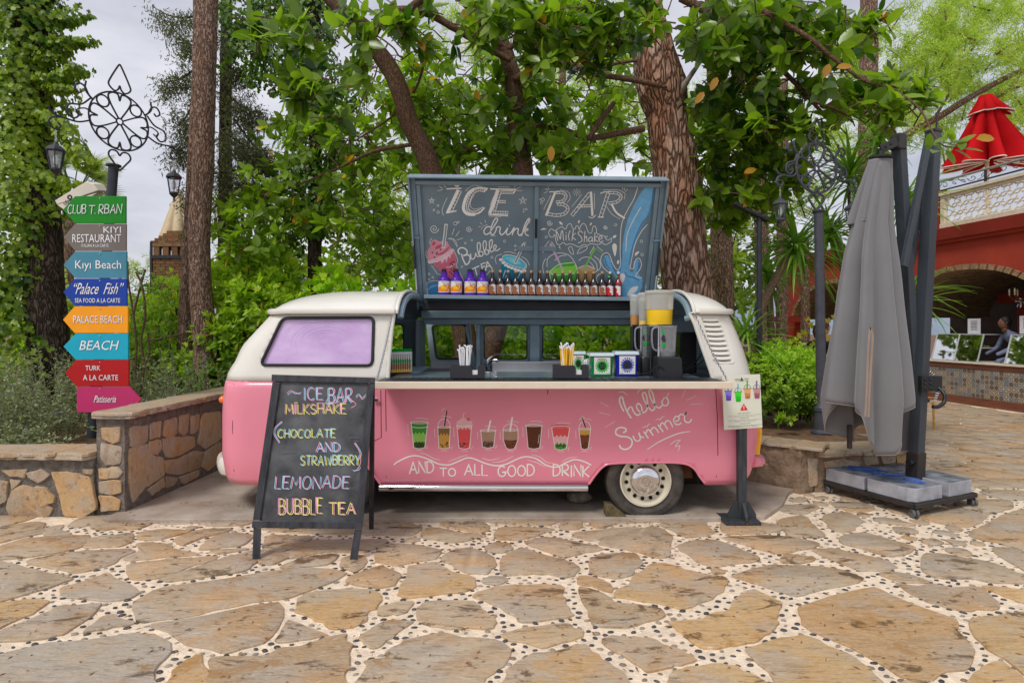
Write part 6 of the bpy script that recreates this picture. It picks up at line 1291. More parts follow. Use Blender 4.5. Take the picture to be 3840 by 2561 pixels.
def scrollwork(parent,c,d,z,R0,arm,ym=1.0,lampdrop=(.0,.0)):   # c: centre, d: unit direction of the arms
    c = Vector((c[0],c[1],z));d = Vector((d[0],d[1],0));U = Vector((0,0,1));P = lambda u,v: c + d * u + U * v
    r = .0085 if iron.name == 'dark_iron' else .0125
    r *= 1.0
    def T(pts,rr=r,cl=False): b.tube([P(*p) for p in pts],rr,6,cl)
    cm_ = lambda pts,n=6,cl=False: [(p.x,p.y) for p in catmull([(a,e,0) for a,e in pts],n,cl)]
    b = MB();T([(R0 * cos(t),R0 * ym * sin(t)) for t in [2 * pi * k / 40 for k in range(40)]],r,True);T([(.032 * cos(t),.032 * sin(t)) for t in [2 * pi * k / 12 for k in range(12)]],r,True)
    for k in range(4):                                   # four hearts pointing to the centre, with rings between
        a0 = pi / 2 * k;ca,sa = cos(a0),sin(a0);H_ = lambda x,y: (x * ca - y * sa,(x * sa + y * ca) * ym)
        for sg in (-1,1): T(cm_([H_(.03,sg * .012),H_(R0 * .55,sg * R0 * .30),H_(R0 * .82,sg * R0 * .38),H_(R0 * .95,sg * R0 * .24),H_(R0 * .94,sg * R0 * .07),H_(R0 * .80,sg * R0 * .02),H_(R0 * .72,0)]))
        a1 = a0 + pi / 4;x,y = R0 * .78 * cos(a1),R0 * .78 * sin(a1) * ym;T([(x + R0 * .2 * cos(t),y + R0 * .2 * ym * sin(t)) for t in [2 * pi * k2 / 16 for k2 in range(16)]],r,True)
    for sg,v0,hh in ((1,R0 * ym,.26),(-1,-R0 * ym,.2)):        # heart finial above, heart neck below
        w_ = .105
        for s2 in (-1,1):
            if sg > 0: T(cm_([(0,v0 + .075),(s2 * .018,v0 + .03),(s2 * .055,v0 + .012),(s2 * w_,v0 + .06),(s2 * w_ * .8,v0 + .13),(s2 * .02,v0 + hh),(0,v0 + hh + .03)]))
            else: T(cm_([(0,v0 - .06),(s2 * .03,v0 - .02),(s2 * w_ * .8,v0 - .02),(s2 * w_,v0 - .07),(s2 * w_ * .6,v0 - .13),(0,v0 - hh - .01)]))
    for sg in (-1,1):                                   # arms: C-scrolls out to the lantern hooks
        q = lambda L_: [(sg * a,e) for a,e in L_]
        T(cm_(q([(R0 * .87,R0 * .5 * ym),(R0 * 1.0,R0 * .62),(R0 * 1.12,R0 * .85),(R0 * 1.3,R0 * .9),(R0 * 1.42,R0 * .72),(R0 * 1.3,R0 * .58),(R0 * 1.2,R0 * .66)])))
        T(cm_(q([(R0 * .9,R0 * .5),(R0 * 1.1,R0 * .75),(R0 * 1.08,R0 * 1.05)])))
        T(cm_(q([(R0 * .95,R0 * .5),(arm * .62,R0 * .22),(arm * .8,.03),(arm * .84,-.05),(arm * .74,-.09),(arm * .66,-.05),(arm * .7,-.01)])))
        T(cm_(q([(R0 * .95,R0 * .05),(R0 * 1.1,R0 * .12),(R0 * 1.35,0),(R0 * 1.3,-.05),(R0 * 1.18,-.03)])),r * .8)
        T(cm_(q([(R0 * .96,-R0 * .25),(arm * .68,-.115),(arm * .9,-.11),(arm * 1.03,-.1),(arm * 1.12,-.05)])))
        T(cm_(q([(arm * .9,-.11),(arm * 1.06,-.14),(arm * 1.1,-.2),(arm,-.24),(arm * .93,-.2),(arm * .97,-.17)])))
    sc = b.build('scrollwork',iron,parent,True)
    for sg in (-1,1):
        e = P(sg * arm,-.235);chain(e,e - Vector((0,0,.12)),'lantern_chain',parent,.028);lantern(parent,e - Vector((0,0,.12)))
SPY = 6.0
sp_ = empty('signpost',(W(350,1634,SPY).x,SPY,.45),'leaning dark post with eight coloured arrow signs and scroll ironwork with lanterns','signpost')
pb,ptp = W(348,1640,SPY + .04),W(426,622,SPY + .04)
MB().tube([pb,pb.lerp(ptp,.22)],.055,16).build('post_base',polem,sp_,True);MB().tube([pb.lerp(ptp,.22),ptp],.046,16).build('post',polem,sp_,True);MB().lathe([(.06,-.012),(.068,-.008),(.07,.006),(.06,.012)],ptp,16).build('post_cap',iron,sp_,True)
scrollwork(sp_,(W(449,0,SPY).x,SPY),(.475,.88),W(0,457,SPY).z,.285,.56)
SG = [('green',(8,130,14),281,471,236,735,839),('taupe',(118,110,102),281,472,238,839,942),('teal',(70,135,156),282,474,238,942,1044),('blue',(8,62,158),281,475,237,1044,1148),('amber',(250,160,16),279,479,236,1148,1250),('cyan',(20,168,196),283,480,238,1250,1349),('red',(176,8,14),286,482,243,1349,1449),('magenta',(190,48,104),288,484,530,1449,1547)]
Yg = SPY - .05;letm = M('sign_letter',lin(236,236,238),.45)
SL = ['bright green arrow sign','taupe arrow sign','grey teal arrow sign','deep blue arrow sign','amber arrow sign','cyan arrow sign','red arrow sign','magenta arrow sign pointing right']
sgo = []
for i,(nm,c,xa,xb,xt,ya,yb) in enumerate(SG):
    ym_ = (ya + yb) / 2
    pts = [(xa,ya + 1),(xb,ya + 1),(xb,yb - 1),(xa,yb - 1),(xt,ym_)] if xt < xa else [(xa,ya + 1),(xb,ya + 1),(xt,ym_),(xb,yb - 1),(xa,yb - 1)]
    b = MB();b.prism([W(x,y,Yg) for x,y in pts],(0,.02,0));o = b.build('arrow_sign',M('sign_' + nm,lin(*c),.38,var=.06,vs=7,bump=.05,bs=12),sp_,bevel=.002);o['label'] = SL[i];sgo.append(o)
    for y in (ya + 5,):
        MB().lathe([(.006,-.004),(.005,.003)],W(375,y + 4,Yg - .003),8,AY).build('screw',steel,o)
fsg = lambda x,y,k: W(x / 1.5677,700 + y / 1.5677,Yg - .002 - k * .0003)
def sgt(i,L_,sh=0):
    for tx,x0,y0,x1,y1 in L_:
        b = MB();ftext(b,tx,fsg,x0,y0,x1,y1,sh,8);v = len(b.v);b.build('lettering',letm,sgo[i])
        b2 = MB();ftext(b2,tx,fsg,x0 + 1,y0 + 1,x1 + 1,y1 + 1,sh,2);b2.build('lettering_edge',M('letter_edge',(.25,.25,.27),.6),sgo[i])
A = Art(fsg); 
for o_,m_,dk in ((1.5,M('letter_edge',(.25,.25,.27),.6),0),(0,letm,10)):
    A.k = dk + 1
    for t,x,h,w in (('CLUB',397,50,106),('T',520,46,34),('.',555,10,6),('RBAN',580,52,132)): stext(A,t,x + o_,158 + o_,h,w,m_,4,.1,.05)
A.build('lettering',sgo[0])
sgt(1,[('KIYI',608,236,711,272),('RESTAURANT',425,280,712,328),('ITALIAN A LA CARTE',478,338,638,356)]);sgt(2,[('Kıyı Beach',442,434,712,498)]);sgt(3,[('“Palace  Fish”',418,566,730,632)],.35);sgt(3,[('SEA FOOD A LA CARTE',440,656,706,682)]);sgt(4,[('PALACE BEACH',430,758,718,802)]);sgt(5,[('BEACH',466,905,700,960)],.25);sgt(6,[('TURK',502,1052,590,1080),('A LA CARTE',488,1106,694,1138)]);sgt(7,[('Patisseria',550,1228,690,1268)],.3)
# white wireless unit behind the top sign
Yd = SPY + .12;dv = empty('antenna_unit',W(300,720,Yd),'cream wedge shaped wireless unit fixed behind the green top sign','antenna unit')
cr_m = M('cream_plastic',lin(218,208,192),.4,var=.04);f_ = [W(205,752,Yd),W(228,776,Yd),W(300,740,Yd),W(366,728,Yd),W(366,710,Yd),W(340,688,Yd),(W(315,683,Yd))]
b = MB();b.prism([W(205,752,Yd),W(213,768,Yd),W(368,715,Yd),W(350,690,Yd),W(322,681,Yd)],(0,.16,.03));b.prism([W(213,769,Yd),W(240,788,Yd),W(330,748,Yd),W(366,722,Yd)],(0,.13,.02));b.build('housing',cr_m,dv,bevel=.006)
A = Art(lambda x,y,k: W(x,y,Yd - .004 - k * .0002));A.ring(261,740,7,5,dink);A.build('dial',dv);b = MB();ftext(b,'data',lambda x,y,k: W(x,y + (x - 240) * -.35,Yd - .006),238,752,276,770,.0,5);b.build('unit_print',dink,dv)
# right lamp post with the same ironwork
LY = 6.85;lpst = empty('lamp_post',(W(3075,0,LY).x,LY,.42),'grey iron lamp post with heart scrollwork and two hanging lanterns, beside the grey parasol','lamp post')
lpm = M('grey_iron',(.065,.068,.085),.5,var=.25,vs=12)
b0,t0 = W(3082,1625,LY),W(3070,792,LY);MB().tube([b0,t0],[.056,.05],16).build('post',lpm,lpst,True);MB().lathe([(.065,-.012),(.07,0),(.06,.012)],t0,16).build('post_cap',lpm,lpst,True)
MB().lathe([(.115,0),(.118,.03),(.085,.06),(.078,.26),(.088,.27),(.088,.31),(.07,.33),(.062,.42)],b0 + Vector((0,0,-.01)),16).build('post_base',lpm,lpst,True)
iron_,iron = iron,lpm
scrollwork(lpst,(W(3062,0,LY).x,LY),(.96,.28),W(0,632,LY).z,.285,.50);iron = iron_
# slim dark pole with a flat solar lamp, between the trees
PY_ = 7.35;o = empty('solar_lamp',(W(2840,0,PY_).x,PY_,.4),'thin dark pole with a tilted flat lamp head in front of the yucca trunks','lamp');MB().tube([W(2846,1420,PY_),W(2848,800,PY_)],.032,12).build('pole',polem,o,True);MB().bar(W(2750,765,PY_),W(2880,830,PY_),.12,.03).build('lamp_head',iron,o,bevel=.004)
# ------------------------------------------------ closed grey parasol with wheeled base
PF = Vector((3.416,5.07,0));pu = Vector((.916,.40,0)).normalized();pv = Vector((-pu.y,pu.x,0));PS = .86
pr = empty('grey_parasol',(3.6,5.5,0),'large closed grey cantilever parasol on a wheeled base with dark grey mast','parasol')
def BP(u,v,z): return PF + pu * u + pv * v + Vector((0,0,z))
gal = M('mast_paint',(.048,.06,.075),.42,var=.12,vs=3,bump=.25,bs=60,stretch=(14,14,.3));fr_m = M('frame_black',(.03,.026,.025),.5,var=.3,vs=15)
b = MB()
for a_,c_ in (((0,0),(PS,0)),((0,PS),(PS,PS)),((0,0),(0,PS)),((PS,0),(PS,PS)),((0,.44),(PS,.44)),((.45,0),(.45,PS))): b.bar(BP(*a_,.105),BP(*c_,.105),.04,.035)
b.box(0,0,0,0,0,0) if 0 else None;b.build('base_frame',fr_m,pr,bevel=.002)
for u,v in ((.02,.02),(PS - .02,.02),(.02,PS - .02),(PS - .02,PS - .02)):
    c = BP(u,v,.04);b = MB();b.tube([c + Vector((0,0,.02)),c + Vector((0,0,.052))],.014,8);b.box(c.x - .03,c.x + .03,c.y - .022,c.y + .022,.052,.06);w_ = b.build('caster',fr_m,pr)
    for s2 in (-1,1): MB().lathe([(.02,-.011),(.036,-.009),(.038,0),(.036,.009),(.02,.011)],c + Vector((s2 * .016,-.01,0)),16,Matrix(((0,0,1),(0,1,0),(1,0,0)))).build('caster_wheel',M('caster_grey',(.12,.12,.13),.5),w_,True)
wtop = M('weight_top',(.10,.12,.15),.5,var=.7,vs=9,c2=(.30,.33,.37),vdetail=9);wside = M('weight_side',(.36,.37,.41),.75,var=.25,vs=8,bump=.2,bs=60)
WL = ['grey concrete parasol weight at the front corner of the wheeled base','grey concrete weight at the left of the base with blue twine on it','grey concrete weight at the right of the wheeled base','grey concrete weight at the back of the wheeled base']
for i,(u0,u1,v0,v1) in enumerate(((.01,.40,.01,.43),(.01,.40,.46,.86),(.50,.86,.01,.40),(.50,.86,.46,.86))):
    ch = .07;P = [(u0,v0),(u1,v0),(u1,v1),(u0,v1)]
    if i == 0: P = [(u0 + .05,v0),(u1,v0),(u1,v1 - ch),(u1 - ch,v1),(u0,v1),(u0,v0 + .05)]
    if i == 2: P = [(u0,v0),(u1 - .04,v0),(u1,v0 + .04),(u1,v1),(u0 + ch,v1),(u0,v1 - ch)]
    b = MB();P3 = [BP(u,v,.125) for u,v in P];b.prism(P3,(0,0,.12));o = b.build('parasol_weight',wside,None,bevel=.006);tag(o,WL[i],'weight','concrete weights on the parasol base');MB().flat([BP(u,v,.2465) for u,v in [(sum(p[0] for p in P) / len(P) + (a - sum(p[0] for p in P) / len(P)) * .975,sum(p[1] for p in P) / len(P) + (c - sum(p[1] for p in P) / len(P)) * .975) for a,c in P]]).build('slate_face',wtop,o)
b = MB()
for k in range(4):
    q = random.Random(k);b.tube(catmull([BP(.1 + .2 * q.random(),.84 - .12 * j - .05 * q.random(),.252 + .012 * q.random()) + pu * (.03 * k) for j in range(7)],5),.0035,5)
b.tube(catmull([BP(.15,.84,.25),BP(.2,.86,.27),BP(.25,.8,.255)] + [BP(.38,.5 + .1 * k,.25) for k in range(3)],5),.0035,5)
o = b.build('blue_twine',M('blue_twine',(.01,.12,.55),.5),None,True);tag(o,'tangle of bright blue twine lying on the left parasol weight','twine')
mb0 = Vector((3.735,5.54,.12));mt = W(3500,500,5.54)
def sqtube(a,c,w,nm,mat,par,rz=.41,w2=None):
    a = Vector(a);c = Vector(c);w2 = w2 or w;b = MB();e1 = Vector((cos(rz),sin(rz),0)) * w / 2;e2 = Vector((-sin(rz),cos(rz),0)) * w2 / 2
    b.hexa([a - e1 - e2,a + e1 - e2,a + e1 + e2,a - e1 + e2,c - e1 - e2,c + e1 - e2,c + e1 + e2,c - e1 + e2]);return b.build(nm,mat,par,bevel=.006)
sqtube(mb0,mt,.098,'mast',gal,pr);ms_ = sqtube(mb0,mb0.lerp(mt,.105),.116,'mast_sleeve',fr_m,pr);sqtube(mt,mt + Vector((0,0,.03)),.104,'mast_cap',fr_m,pr)
MB().prism([mb0 + Vector((.05,-.03,.0)),mb0 + Vector((.13,-.03,0)),mb0 + Vector((.12,-.03,.06)),mb0 + Vector((.05,-.03,.16))],(0,.012,0)).build('mast_gusset',fr_m,pr)
MB().tube([mt + Vector((.03,0,.02)),mt + Vector((.03,0,.19))],.008,8).build('top_pin',fr_m,pr)
k0 = mb0.lerp(mt,.08);MB().tube([k0 - Vector((.05,.04,0)),k0 - Vector((.11,.06,0))],[.02,.03],10).build('locking_knob',black,pr,True)
a1_,a2_ = W(3368,512,5.3),W(3428,1480,5.62);sqtube(a2_,a1_,.088,'arm',gal,pr);sqtube(a1_ - Vector((0,0,.12)),a1_ + Vector((0,0,.015)),.096,'arm_bracket',fr_m,pr)
b = MB();b.bar(a1_ + Vector((-.03,-.04,-.06)),W(3303,560,5.28),.03,.075);b.build('arm_hinge',fr_m,pr,bevel=.004)
for px,py in ((3340,541),(3321,552),(3304,560),(3482,524)): MB().lathe([(.012,0),(.011,.014)],W(px,py,5.2),8,Matrix(((1,0,0),(0,0,-1),(0,1,0)))).build('bolt',black,pr)
MB().bar(W(3482,520,5.42),W(3388,1000,5.30),.045,.055).build('strut',gal,pr,bevel=.004);MB().bar(W(3452,740,5.62),W(3416,990,5.52),.045,.055).build('strut',gal,pr,bevel=.004)
MB().tube([W(3305,560,5.28),W(3303,600,5.28)],.022,10).lathe([(.05,0),(.085,.005),(.09,.02),(.07,.03),(.03,.04)],W(3303,598,5.28),24).build('canopy_hub',fr_m,pr,True)
cb = mb0.lerp(mt,.30);MB().box(cb.x - .06,cb.x + .13,cb.y - .11,cb.y - .055,cb.z - .07,cb.z + .07).build('crank_box',black,pr,bevel=.006)
for dx in (-.03,.02): 
    for dz in (-.04,.0,.04): MB().ball((cb.x + dx,cb.y - .112,cb.z + dz),.011,8,6).build('rivet',fr_m,pr,True)
MB().tube(catmull([(cb.x + .1,cb.y - .1,cb.z - .04),(cb.x + .115,cb.y - .15,cb.z - .09),(cb.x + .10,cb.y - .17,cb.z - .16),(cb.x + .04,cb.y - .18,cb.z - .2),(cb.x - .01,cb.y - .18,cb.z - .2)],5),.017,10).build('crank_handle',black,pr,True)
fab = M('grey_canvas',(.19,.19,.198),.88,var=.06,vs=3,bump=.08,bs=220,sheen=.3);hemm = M('hem_tape',(.34,.29,.25),.8)
YS = 5.28
edges = [(604,3264,3340),(706,3234,3349),(834,3200,3352),(960,3166,3372),(1089,3146,3390),(1200,3132,3404),(1350,3104,3425),(1500,3082,3440),(1700,3110,3432)]
def edge_at(py): return np.interp(py,[e[0] for e in edges],[e[1] for e in edges]),np.interp(py,[e[0] for e in edges],[e[2] for e in edges])
def canopy(hf,hb,k=1.0,folds=7,amp=.16,nm='canopy',t0=0,y0=600,seed=0,dep=.62):
    NT,NL = 168,46;b = MB()
    for j in range(NL + 1):
        t = (j / NL) ** .9
        for i in range(NT):
            th = 2 * pi * i / NT;s_ = sin(th);fr = -cos(th)      # fr < 0: towards the viewer
            hem = np.interp(s_,*zip(*hf)) if fr < 0 else np.interp(s_,*zip(*hb))
            bl = min(1,abs(fr) * 3);mid = (np.interp(s_,*zip(*hf)) + np.interp(s_,*zip(*hb))) / 2;hem = mid + (hem - mid) * bl
            py = y0 + (hem - y0) * t;l_,r_ = edge_at(py);cx_ = (l_ + r_) / 2;rx = (r_ - l_) / 2 / FPX * YS * k
            ph = folds * th + seed + .7 * sin(2 * th + 1) + .25 * sin(t * 5 + th);fo = 1 - amp * min(1,t * 1.8 + .15) * (1 - abs(sin(ph / 2)) ** 1.5) * 1.25 + .02 * noise.noise((s_ * 2.5,fr * 2.5,t * 6 + seed))
            b.v.append(((cx_ - CX) / FPX * YS + rx * fo * s_,YS + rx * dep * fo * fr + .06 * t,EYE - (py - HY) / FPX * YS))
    b.f = [(j * NT + i,j * NT + (i + 1) % NT,(j + 1) * NT + (i + 1) % NT,(j + 1) * NT + i) for j in range(NL) for i in range(NT)];b.mi = [0] * len(b.f)
    o = b.build(nm,fab,pr,True,2.5);s2 = o.modifiers.new('cloth','SOLIDIFY');s2.thickness = .003;s2.offset = 0
    MB().tube([Vector(p) for p in b.v[-NT:]],.004,4,True).build('hem',hemm,o,True);return o
canopy([(-1,1500),(-.75,1522),(-.42,1548),(-.30,1650),(0,1702),(.3,1690),(.62,1612),(1,1520)],[(-1,1500),(-.8,1630),(-.3,1672),(.3,1600),(.6,1668),(1,1520)],amp=.42)
canopy([(-1,836),(-.5,828),(0,838),(.35,858),(.7,800),(1,770)],[(-1,836),(0,820),(1,770)],1.12,6,.26,'top_vent',seed=1.3)
fx = lambda px,py,dy=0: W(px,py,5.02 + dy)
b = MB();L1 = [(3262,1228),(3256,1290),(3252,1400),(3248,1500),(3244,1562)];L2 = [(3264,1228),(3272,1262),(3268,1330),(3262,1430),(3256,1564)]
for L_ in (L1,L2):
    C = catmull([fx(*p) for p in L_],4);n = len(C);k = len(b.v);b.v += [tuple(p + Vector((e,0,0))) for p in C for e in (-.009,.009)];b.f += [(k + 2 * i,k + 2 * i + 1,k + 2 * i + 3,k + 2 * i + 2) for i in range(n - 1)];b.mi += [0] * (n - 1)
o = b.build('tie_strap',M('strap_tan',(.33,.25,.19),.8),pr);o.modifiers.new('s','SOLIDIFY').thickness = .003
for px,py in ((3186,1682),(3346,1690)): sqtube(W(px,py,5.4),W(px,py - 90,5.4),.035,'rib_end',fr_m,pr)
MB().tube([W(3400,1685,5.7),W(3405,1400,5.7)],[.08,.05],12).build('rear_fold',fab,pr,True)
# ------------------------------------------------ red building with arches, balcony and bar counter
FP0,FD = Vector((9.71,11.3,0)),Vector((-.1528,.988,0)).normalized();FN = Vector((-.988,-.1528,0)).normalized()
def F(s,z,d=0): return FP0 + FD * s + FN * d + Vector((0,0,z))
def SX(px): r_ = (px - CX) / FPX;return (11.457 / (r_ + .1546) - 11.3) / .988
redw = M('red_render',(.36,.040,.018),.85,var=.12,vs=2,bump=.15,bs=40);redd = M('dark_red_render',(.27,.024,.012),.8,var=.15,vs=3)
brickm = M('brick_lining',(.30,.19,.10),.9,var=.4,vs=14,bump=.6,bs=30,objcol=False);creamst = M('cream_stone',lin(214,200,176),.8,var=.12,vs=8,bump=.3,bs=40)
bd = empty('red_building',F(3,0),'red rendered building with brick edged arches and a balcony, at the right edge','building')
ARCH = [(1.3,1.8,1.85,1.0),(5.25,1.8,1.85,1.0),(-3.0,1.8,1.85,1.0)]
def az(s):
    for c,a,z0,h in ARCH:
        if abs(s - c) < a: return z0 + h * math.sqrt(1 - ((s - c) / a) ** 2)
    return None
b = MB();s_ = -5.2;ss = []
while s_ <= 7.61: ss.append(s_);s_ += .1
for a,c in zip(ss,ss[1:]):
    m = (a + c) / 2;z = az(m)
    za,zc = (az(a) or 1.85,az(c) or 1.85) if z else (0,0)
    b.hexa([F(a,za,-.45),F(c,zc,-.45),F(c,zc,0),F(a,za,0),F(a,3.62,-.45),F(c,3.62,-.45),F(c,3.62,0),F(a,3.62,0)])
b.build('facade_wall',redw,bd)
for c,a,z0,h in ARCH[:2]:                             # rough brick edging round each arch, brick by brick
    n = 30;me = None
    for k in range(n):
        t0,t1 = pi * k / n + .012,pi * (k + 1) / n - .012;b = MB();o_ = .02 + rnd.uniform(0,.02)
        P = [F(c - a * cos(t),z0 + h * sin(t) * q - (0 if q == 1 else .0),0) for t,q in ((t0,1),(t1,1))];P2 = [F(c - (a + .09) * cos(t),z0 + (h + .09) * sin(t),0) for t in (t0,t1)]
        P3 = [F(c - (a - .02) * cos(t),z0 + (h - .02) * sin(t),0) for t in (t0,t1)]
        b.prism([P3[0],P3[1],P2[1],P2[0]],FN * o_ * 1.0);b.prism([p + FN * -.46 for p in (P3[0],P3[1],P2[1],P2[0])],FN * .45);ob = b.build('arch_brick',brickm,bd)
    b = MB();K = 30;v = []
    for d in (0,-2.6):
        for k in range(K + 1): t = pi * k / K;v.append(F(c - (a - .005) * cos(t),z0 + (h - .005) * sin(t),d))
    b.add(v,[(k,k + 1,K + 2 + k,K + 1 + k) for k in range(K)]);b.build('brick_vault',M('vault_brick',(.20,.13,.07),.95,var=.5,vs=5,bump=.9,bs=16,stretch=(1,1,6),c2=(.30,.21,.12)),bd)
MB().hexa([F(-5.2,3.5,0),F(7.7,3.5,0),F(7.7,3.5,.16),F(-5.2,3.5,.16),F(-5.2,3.75,0),F(7.7,3.75,0),F(7.7,3.75,.22),F(-5.2,3.75,.22)]).build('cornice',redd,bd,bevel=.01)
MB().hexa([F(-5.2,3.44,0),F(7.65,3.44,0),F(7.65,3.44,.08),F(-5.2,3.44,.08),F(-5.2,3.497,0),F(7.65,3.497,0),F(7.65,3.497,.1),F(-5.2,3.497,.1)]).build('cornice_moulding',redw,bd)
MB().hexa([F(-5.2,3.74,-6),F(7.6,3.74,-6),F(7.6,3.74,.05),F(-5.2,3.74,.05),F(-5.2,3.78,-6),F(7.6,3.78,-6),F(7.6,3.78,.05),F(-5.2,3.78,.05)]).build('terrace_floor',creamst,bd)
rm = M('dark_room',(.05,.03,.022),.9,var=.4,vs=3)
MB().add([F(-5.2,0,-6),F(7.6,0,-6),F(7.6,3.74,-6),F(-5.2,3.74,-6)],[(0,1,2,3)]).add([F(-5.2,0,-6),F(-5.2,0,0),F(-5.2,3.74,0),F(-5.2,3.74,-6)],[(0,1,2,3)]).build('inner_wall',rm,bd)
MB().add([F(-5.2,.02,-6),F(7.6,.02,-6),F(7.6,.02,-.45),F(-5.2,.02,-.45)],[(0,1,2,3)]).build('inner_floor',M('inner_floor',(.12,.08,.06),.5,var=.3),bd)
# interior piers, red lintels, brick pier
MB().hexa([F(1.55,2.2,-2.8),F(2.8,2.2,-2.8),F(2.8,2.2,-2.5),F(1.55,2.2,-2.5),F(1.55,2.42,-2.8),F(2.8,2.42,-2.8),F(2.8,2.42,-2.5),F(1.55,2.42,-2.5)]).build('red_lintel',redw,bd)
MB().lathe([(.26,0),(.26,2.2)],F(2.1,0,-2.65),20).build('red_column',redw,bd,True)
for k in range(11):
    b = MB();z = .0 + k * .2;c = F(1.35,z,-2.4);b.box(c.x - .22 - .01 * (k % 2),c.x + .22 + .012 * ((k + 1) % 2),c.y - .2,c.y + .2 + .01 * (k % 3),z + .006,z + .192);b.build('pier_brick',M('pier_brick',(.34,.16,.08),.9,var=.5,vs=6,bump=.6,bs=20),bd)
# far end columns
for i,(s1,r) in enumerate(((7.08,.15),(7.36,.17),(7.66,.12))): MB().lathe([(r * 1.1,0),(r * 1.1,.06),(r,.1),(r,1.62),(r * 1.15,1.7),(r * 1.15,1.76)],F(s1,0,.12 - .02 * i),20).build('column',redw,bd,True)
MB().hexa([F(6.95,1.762,-.4),F(7.85,1.762,-.4),F(7.85,1.762,.32),F(6.95,1.762,.32),F(6.95,1.95,-.4),F(7.85,1.95,-.4),F(7.85,1.95,.36),F(6.95,1.95,.36)]).build('capital_block',redw,bd,bevel=.008)
MB().hexa([F(1.78,3.75,-.1),F(1.98,3.75,-.1),F(1.98,3.75,.1),F(1.78,3.75,.1),F(1.78,4.62,-.1),F(1.98,4.62,-.1),F(1.98,4.62,.1),F(1.78,4.62,.1)]).build('terrace_pier',redd,bd)
# balcony lattice: frame and interlaced star rings
b = MB()
for z0,z1,d1 in ((3.755,3.86,.12),(4.40,4.46,.10),(4.462,4.53,.14)): b.hexa([F(-4,z0,.0),F(1.76,z0,.0),F(1.76,z0,d1),F(-4,z0,d1),F(-4,z1,.0),F(1.76,z1,.0),F(1.76,z1,d1),F(-4,z1,d1)])
b.hexa([F(1.66,3.862,0),F(1.76,3.862,0),F(1.76,3.862,.1),F(1.66,3.862,.1),F(1.66,4.398,0),F(1.76,4.398,0),F(1.76,4.398,.1),F(1.66,4.398,.1)]);b.build('lattice_frame',creamst,bd,bevel=.006)
for row in range(3):
    for k in range(21):
        s0 = 1.52 - k * .27 + (.135 if row == 1 else 0);z = 3.955 + row * .178
        if s0 > 1.58: continue
        b = MB();st = [F(s0 + (.105 if j % 2 else .068) * cos(pi * j / 6),z + (.105 if j % 2 else .068) * sin(pi * j / 6),.05) for j in range(12)]
        b.tube(st,.017,4,True)
        for j in range(6): t = pi * j / 3 + pi / 6;b.bar(F(s0 + .085 * cos(t),z + .085 * sin(t),.05),F(s0 + .15 * cos(t),z + .12 * sin(t),.05),.026,.026,FN)
        ob = b.build('lattice_star',creamst,bd)
b = MB();b.tube([F(1.9,4.80,.05),F(-4,4.80,.05)],.026,8);b.build('hand_rail',M('rail_grey',(.35,.34,.33),.4,.4),bd,True)
b = MB();b.tube([F(1.9,4.60,.05),F(-4,4.60,.05)],.018,6)
for k in range(6): b.bar(F(1.85 - k * 1.1,4.53,.05),F(1.85 - k * 1.1,4.8,.05),.035,.035)
b.build('rail_bars',iron,bd)
b = MB()
for k in range(24):
    s0 = 1.7 - k * .22;b.tube(catmull([F(s0 + .11 * (1 - j / 9) * cos(j * .85) ,4.70 + .075 * (1 - j / 9) * sin(j * .85 + k),.05) for j in range(9)],3),.007,5)
b.build('rail_scrolls',iron,bd,True)
# bar counter with tiles
ct = empty('bar_counter',F(0,0,.1),'long bar counter faced with patterned tiles under the red arch','counter')
wd = M('counter_wood',(.16,.05,.025),.35,var=.3,vs=3,stretch=(1,1,8),coat=.3)
def fb_(s0,s1,z0,z1,d0,d1): return [F(s0,z0,d0),F(s1,z0,d0),F(s1,z0,d1),F(s0,z0,d1),F(s0,z1,d0),F(s1,z1,d0),F(s1,z1,d1),F(s0,z1,d1)]
MB().hexa(fb_(-4,2.9,0,.17,-.5,.03)).build('plinth',wd,ct);MB().hexa(fb_(-4,2.9,.76,.86,-.5,.03)).build('wood_band',wd,ct,bevel=.004);MB().hexa(fb_(-4,2.95,.861,.89,-.7,.06)).build('counter_top',creamst,ct,bevel=.004);MB().hexa(fb_(-4,2.9,.171,.759,-.5,-.012)).build('counter_core',dslate,ct)
tc_ = [M('tile_' + str(i),c,.35,var=.25,vs=30) for i,c in enumerate([(.40,.30,.20),(.30,.24,.18),(.22,.22,.22),(.36,.34,.30)])];ti = M('tile_ink',(.06,.04,.035),.4);tb = M('tile_blue',(.09,.11,.14),.4)
TM = []
for i in range(6):
    b = MB();h = .049;b.add([(x,y,z) for y in (.0,-.012) for x,z in ((-h,-h),(h,-h),(h,h),(-h,h))],[(4,5,6,7),(0,1,5,4),(1,2,6,5),(2,3,7,6),(3,0,4,7)])
    A = Art(lambda x,y,k: Vector((x,-.0122 - k * .00008,y)))
    if i % 3 == 0: A.stroke([(-.04,-.04),(.04,.04)],.012,ti,False);A.stroke([(.04,-.04),(-.04,.04)],.012,ti,False);A.disc(0,0,.014,tc_[1])
    elif i % 3 == 1:
        for k in range(8): t = pi * k / 4;A.stroke([(.012 * cos(t),.012 * sin(t)),(.042 * cos(t),.042 * sin(t))],.012,ti,False)
        A.ring(0,0,.036,.006,ti)
    else: A.disc(0,0,.04,tb,n=8);A.disc(0,0,.026,tc_[3],n=4);A.disc(0,0,.012,tb)
    mats = [tc_[i % 4]]
    for mt_,q in A.mb.items(): b.cur = len(mats);mats.append(mt_);b.add([Vector(p) for p in q.v],q.f)
    me = bpy.data.meshes.new('tile');me.from_pydata(b.v,[],b.f);me.polygons.foreach_set('material_index',b.mi)
    for m_ in mats: me.materials.append(m_)
    TM.append(me)
rz = math.atan2(FD.y,FD.x) + pi
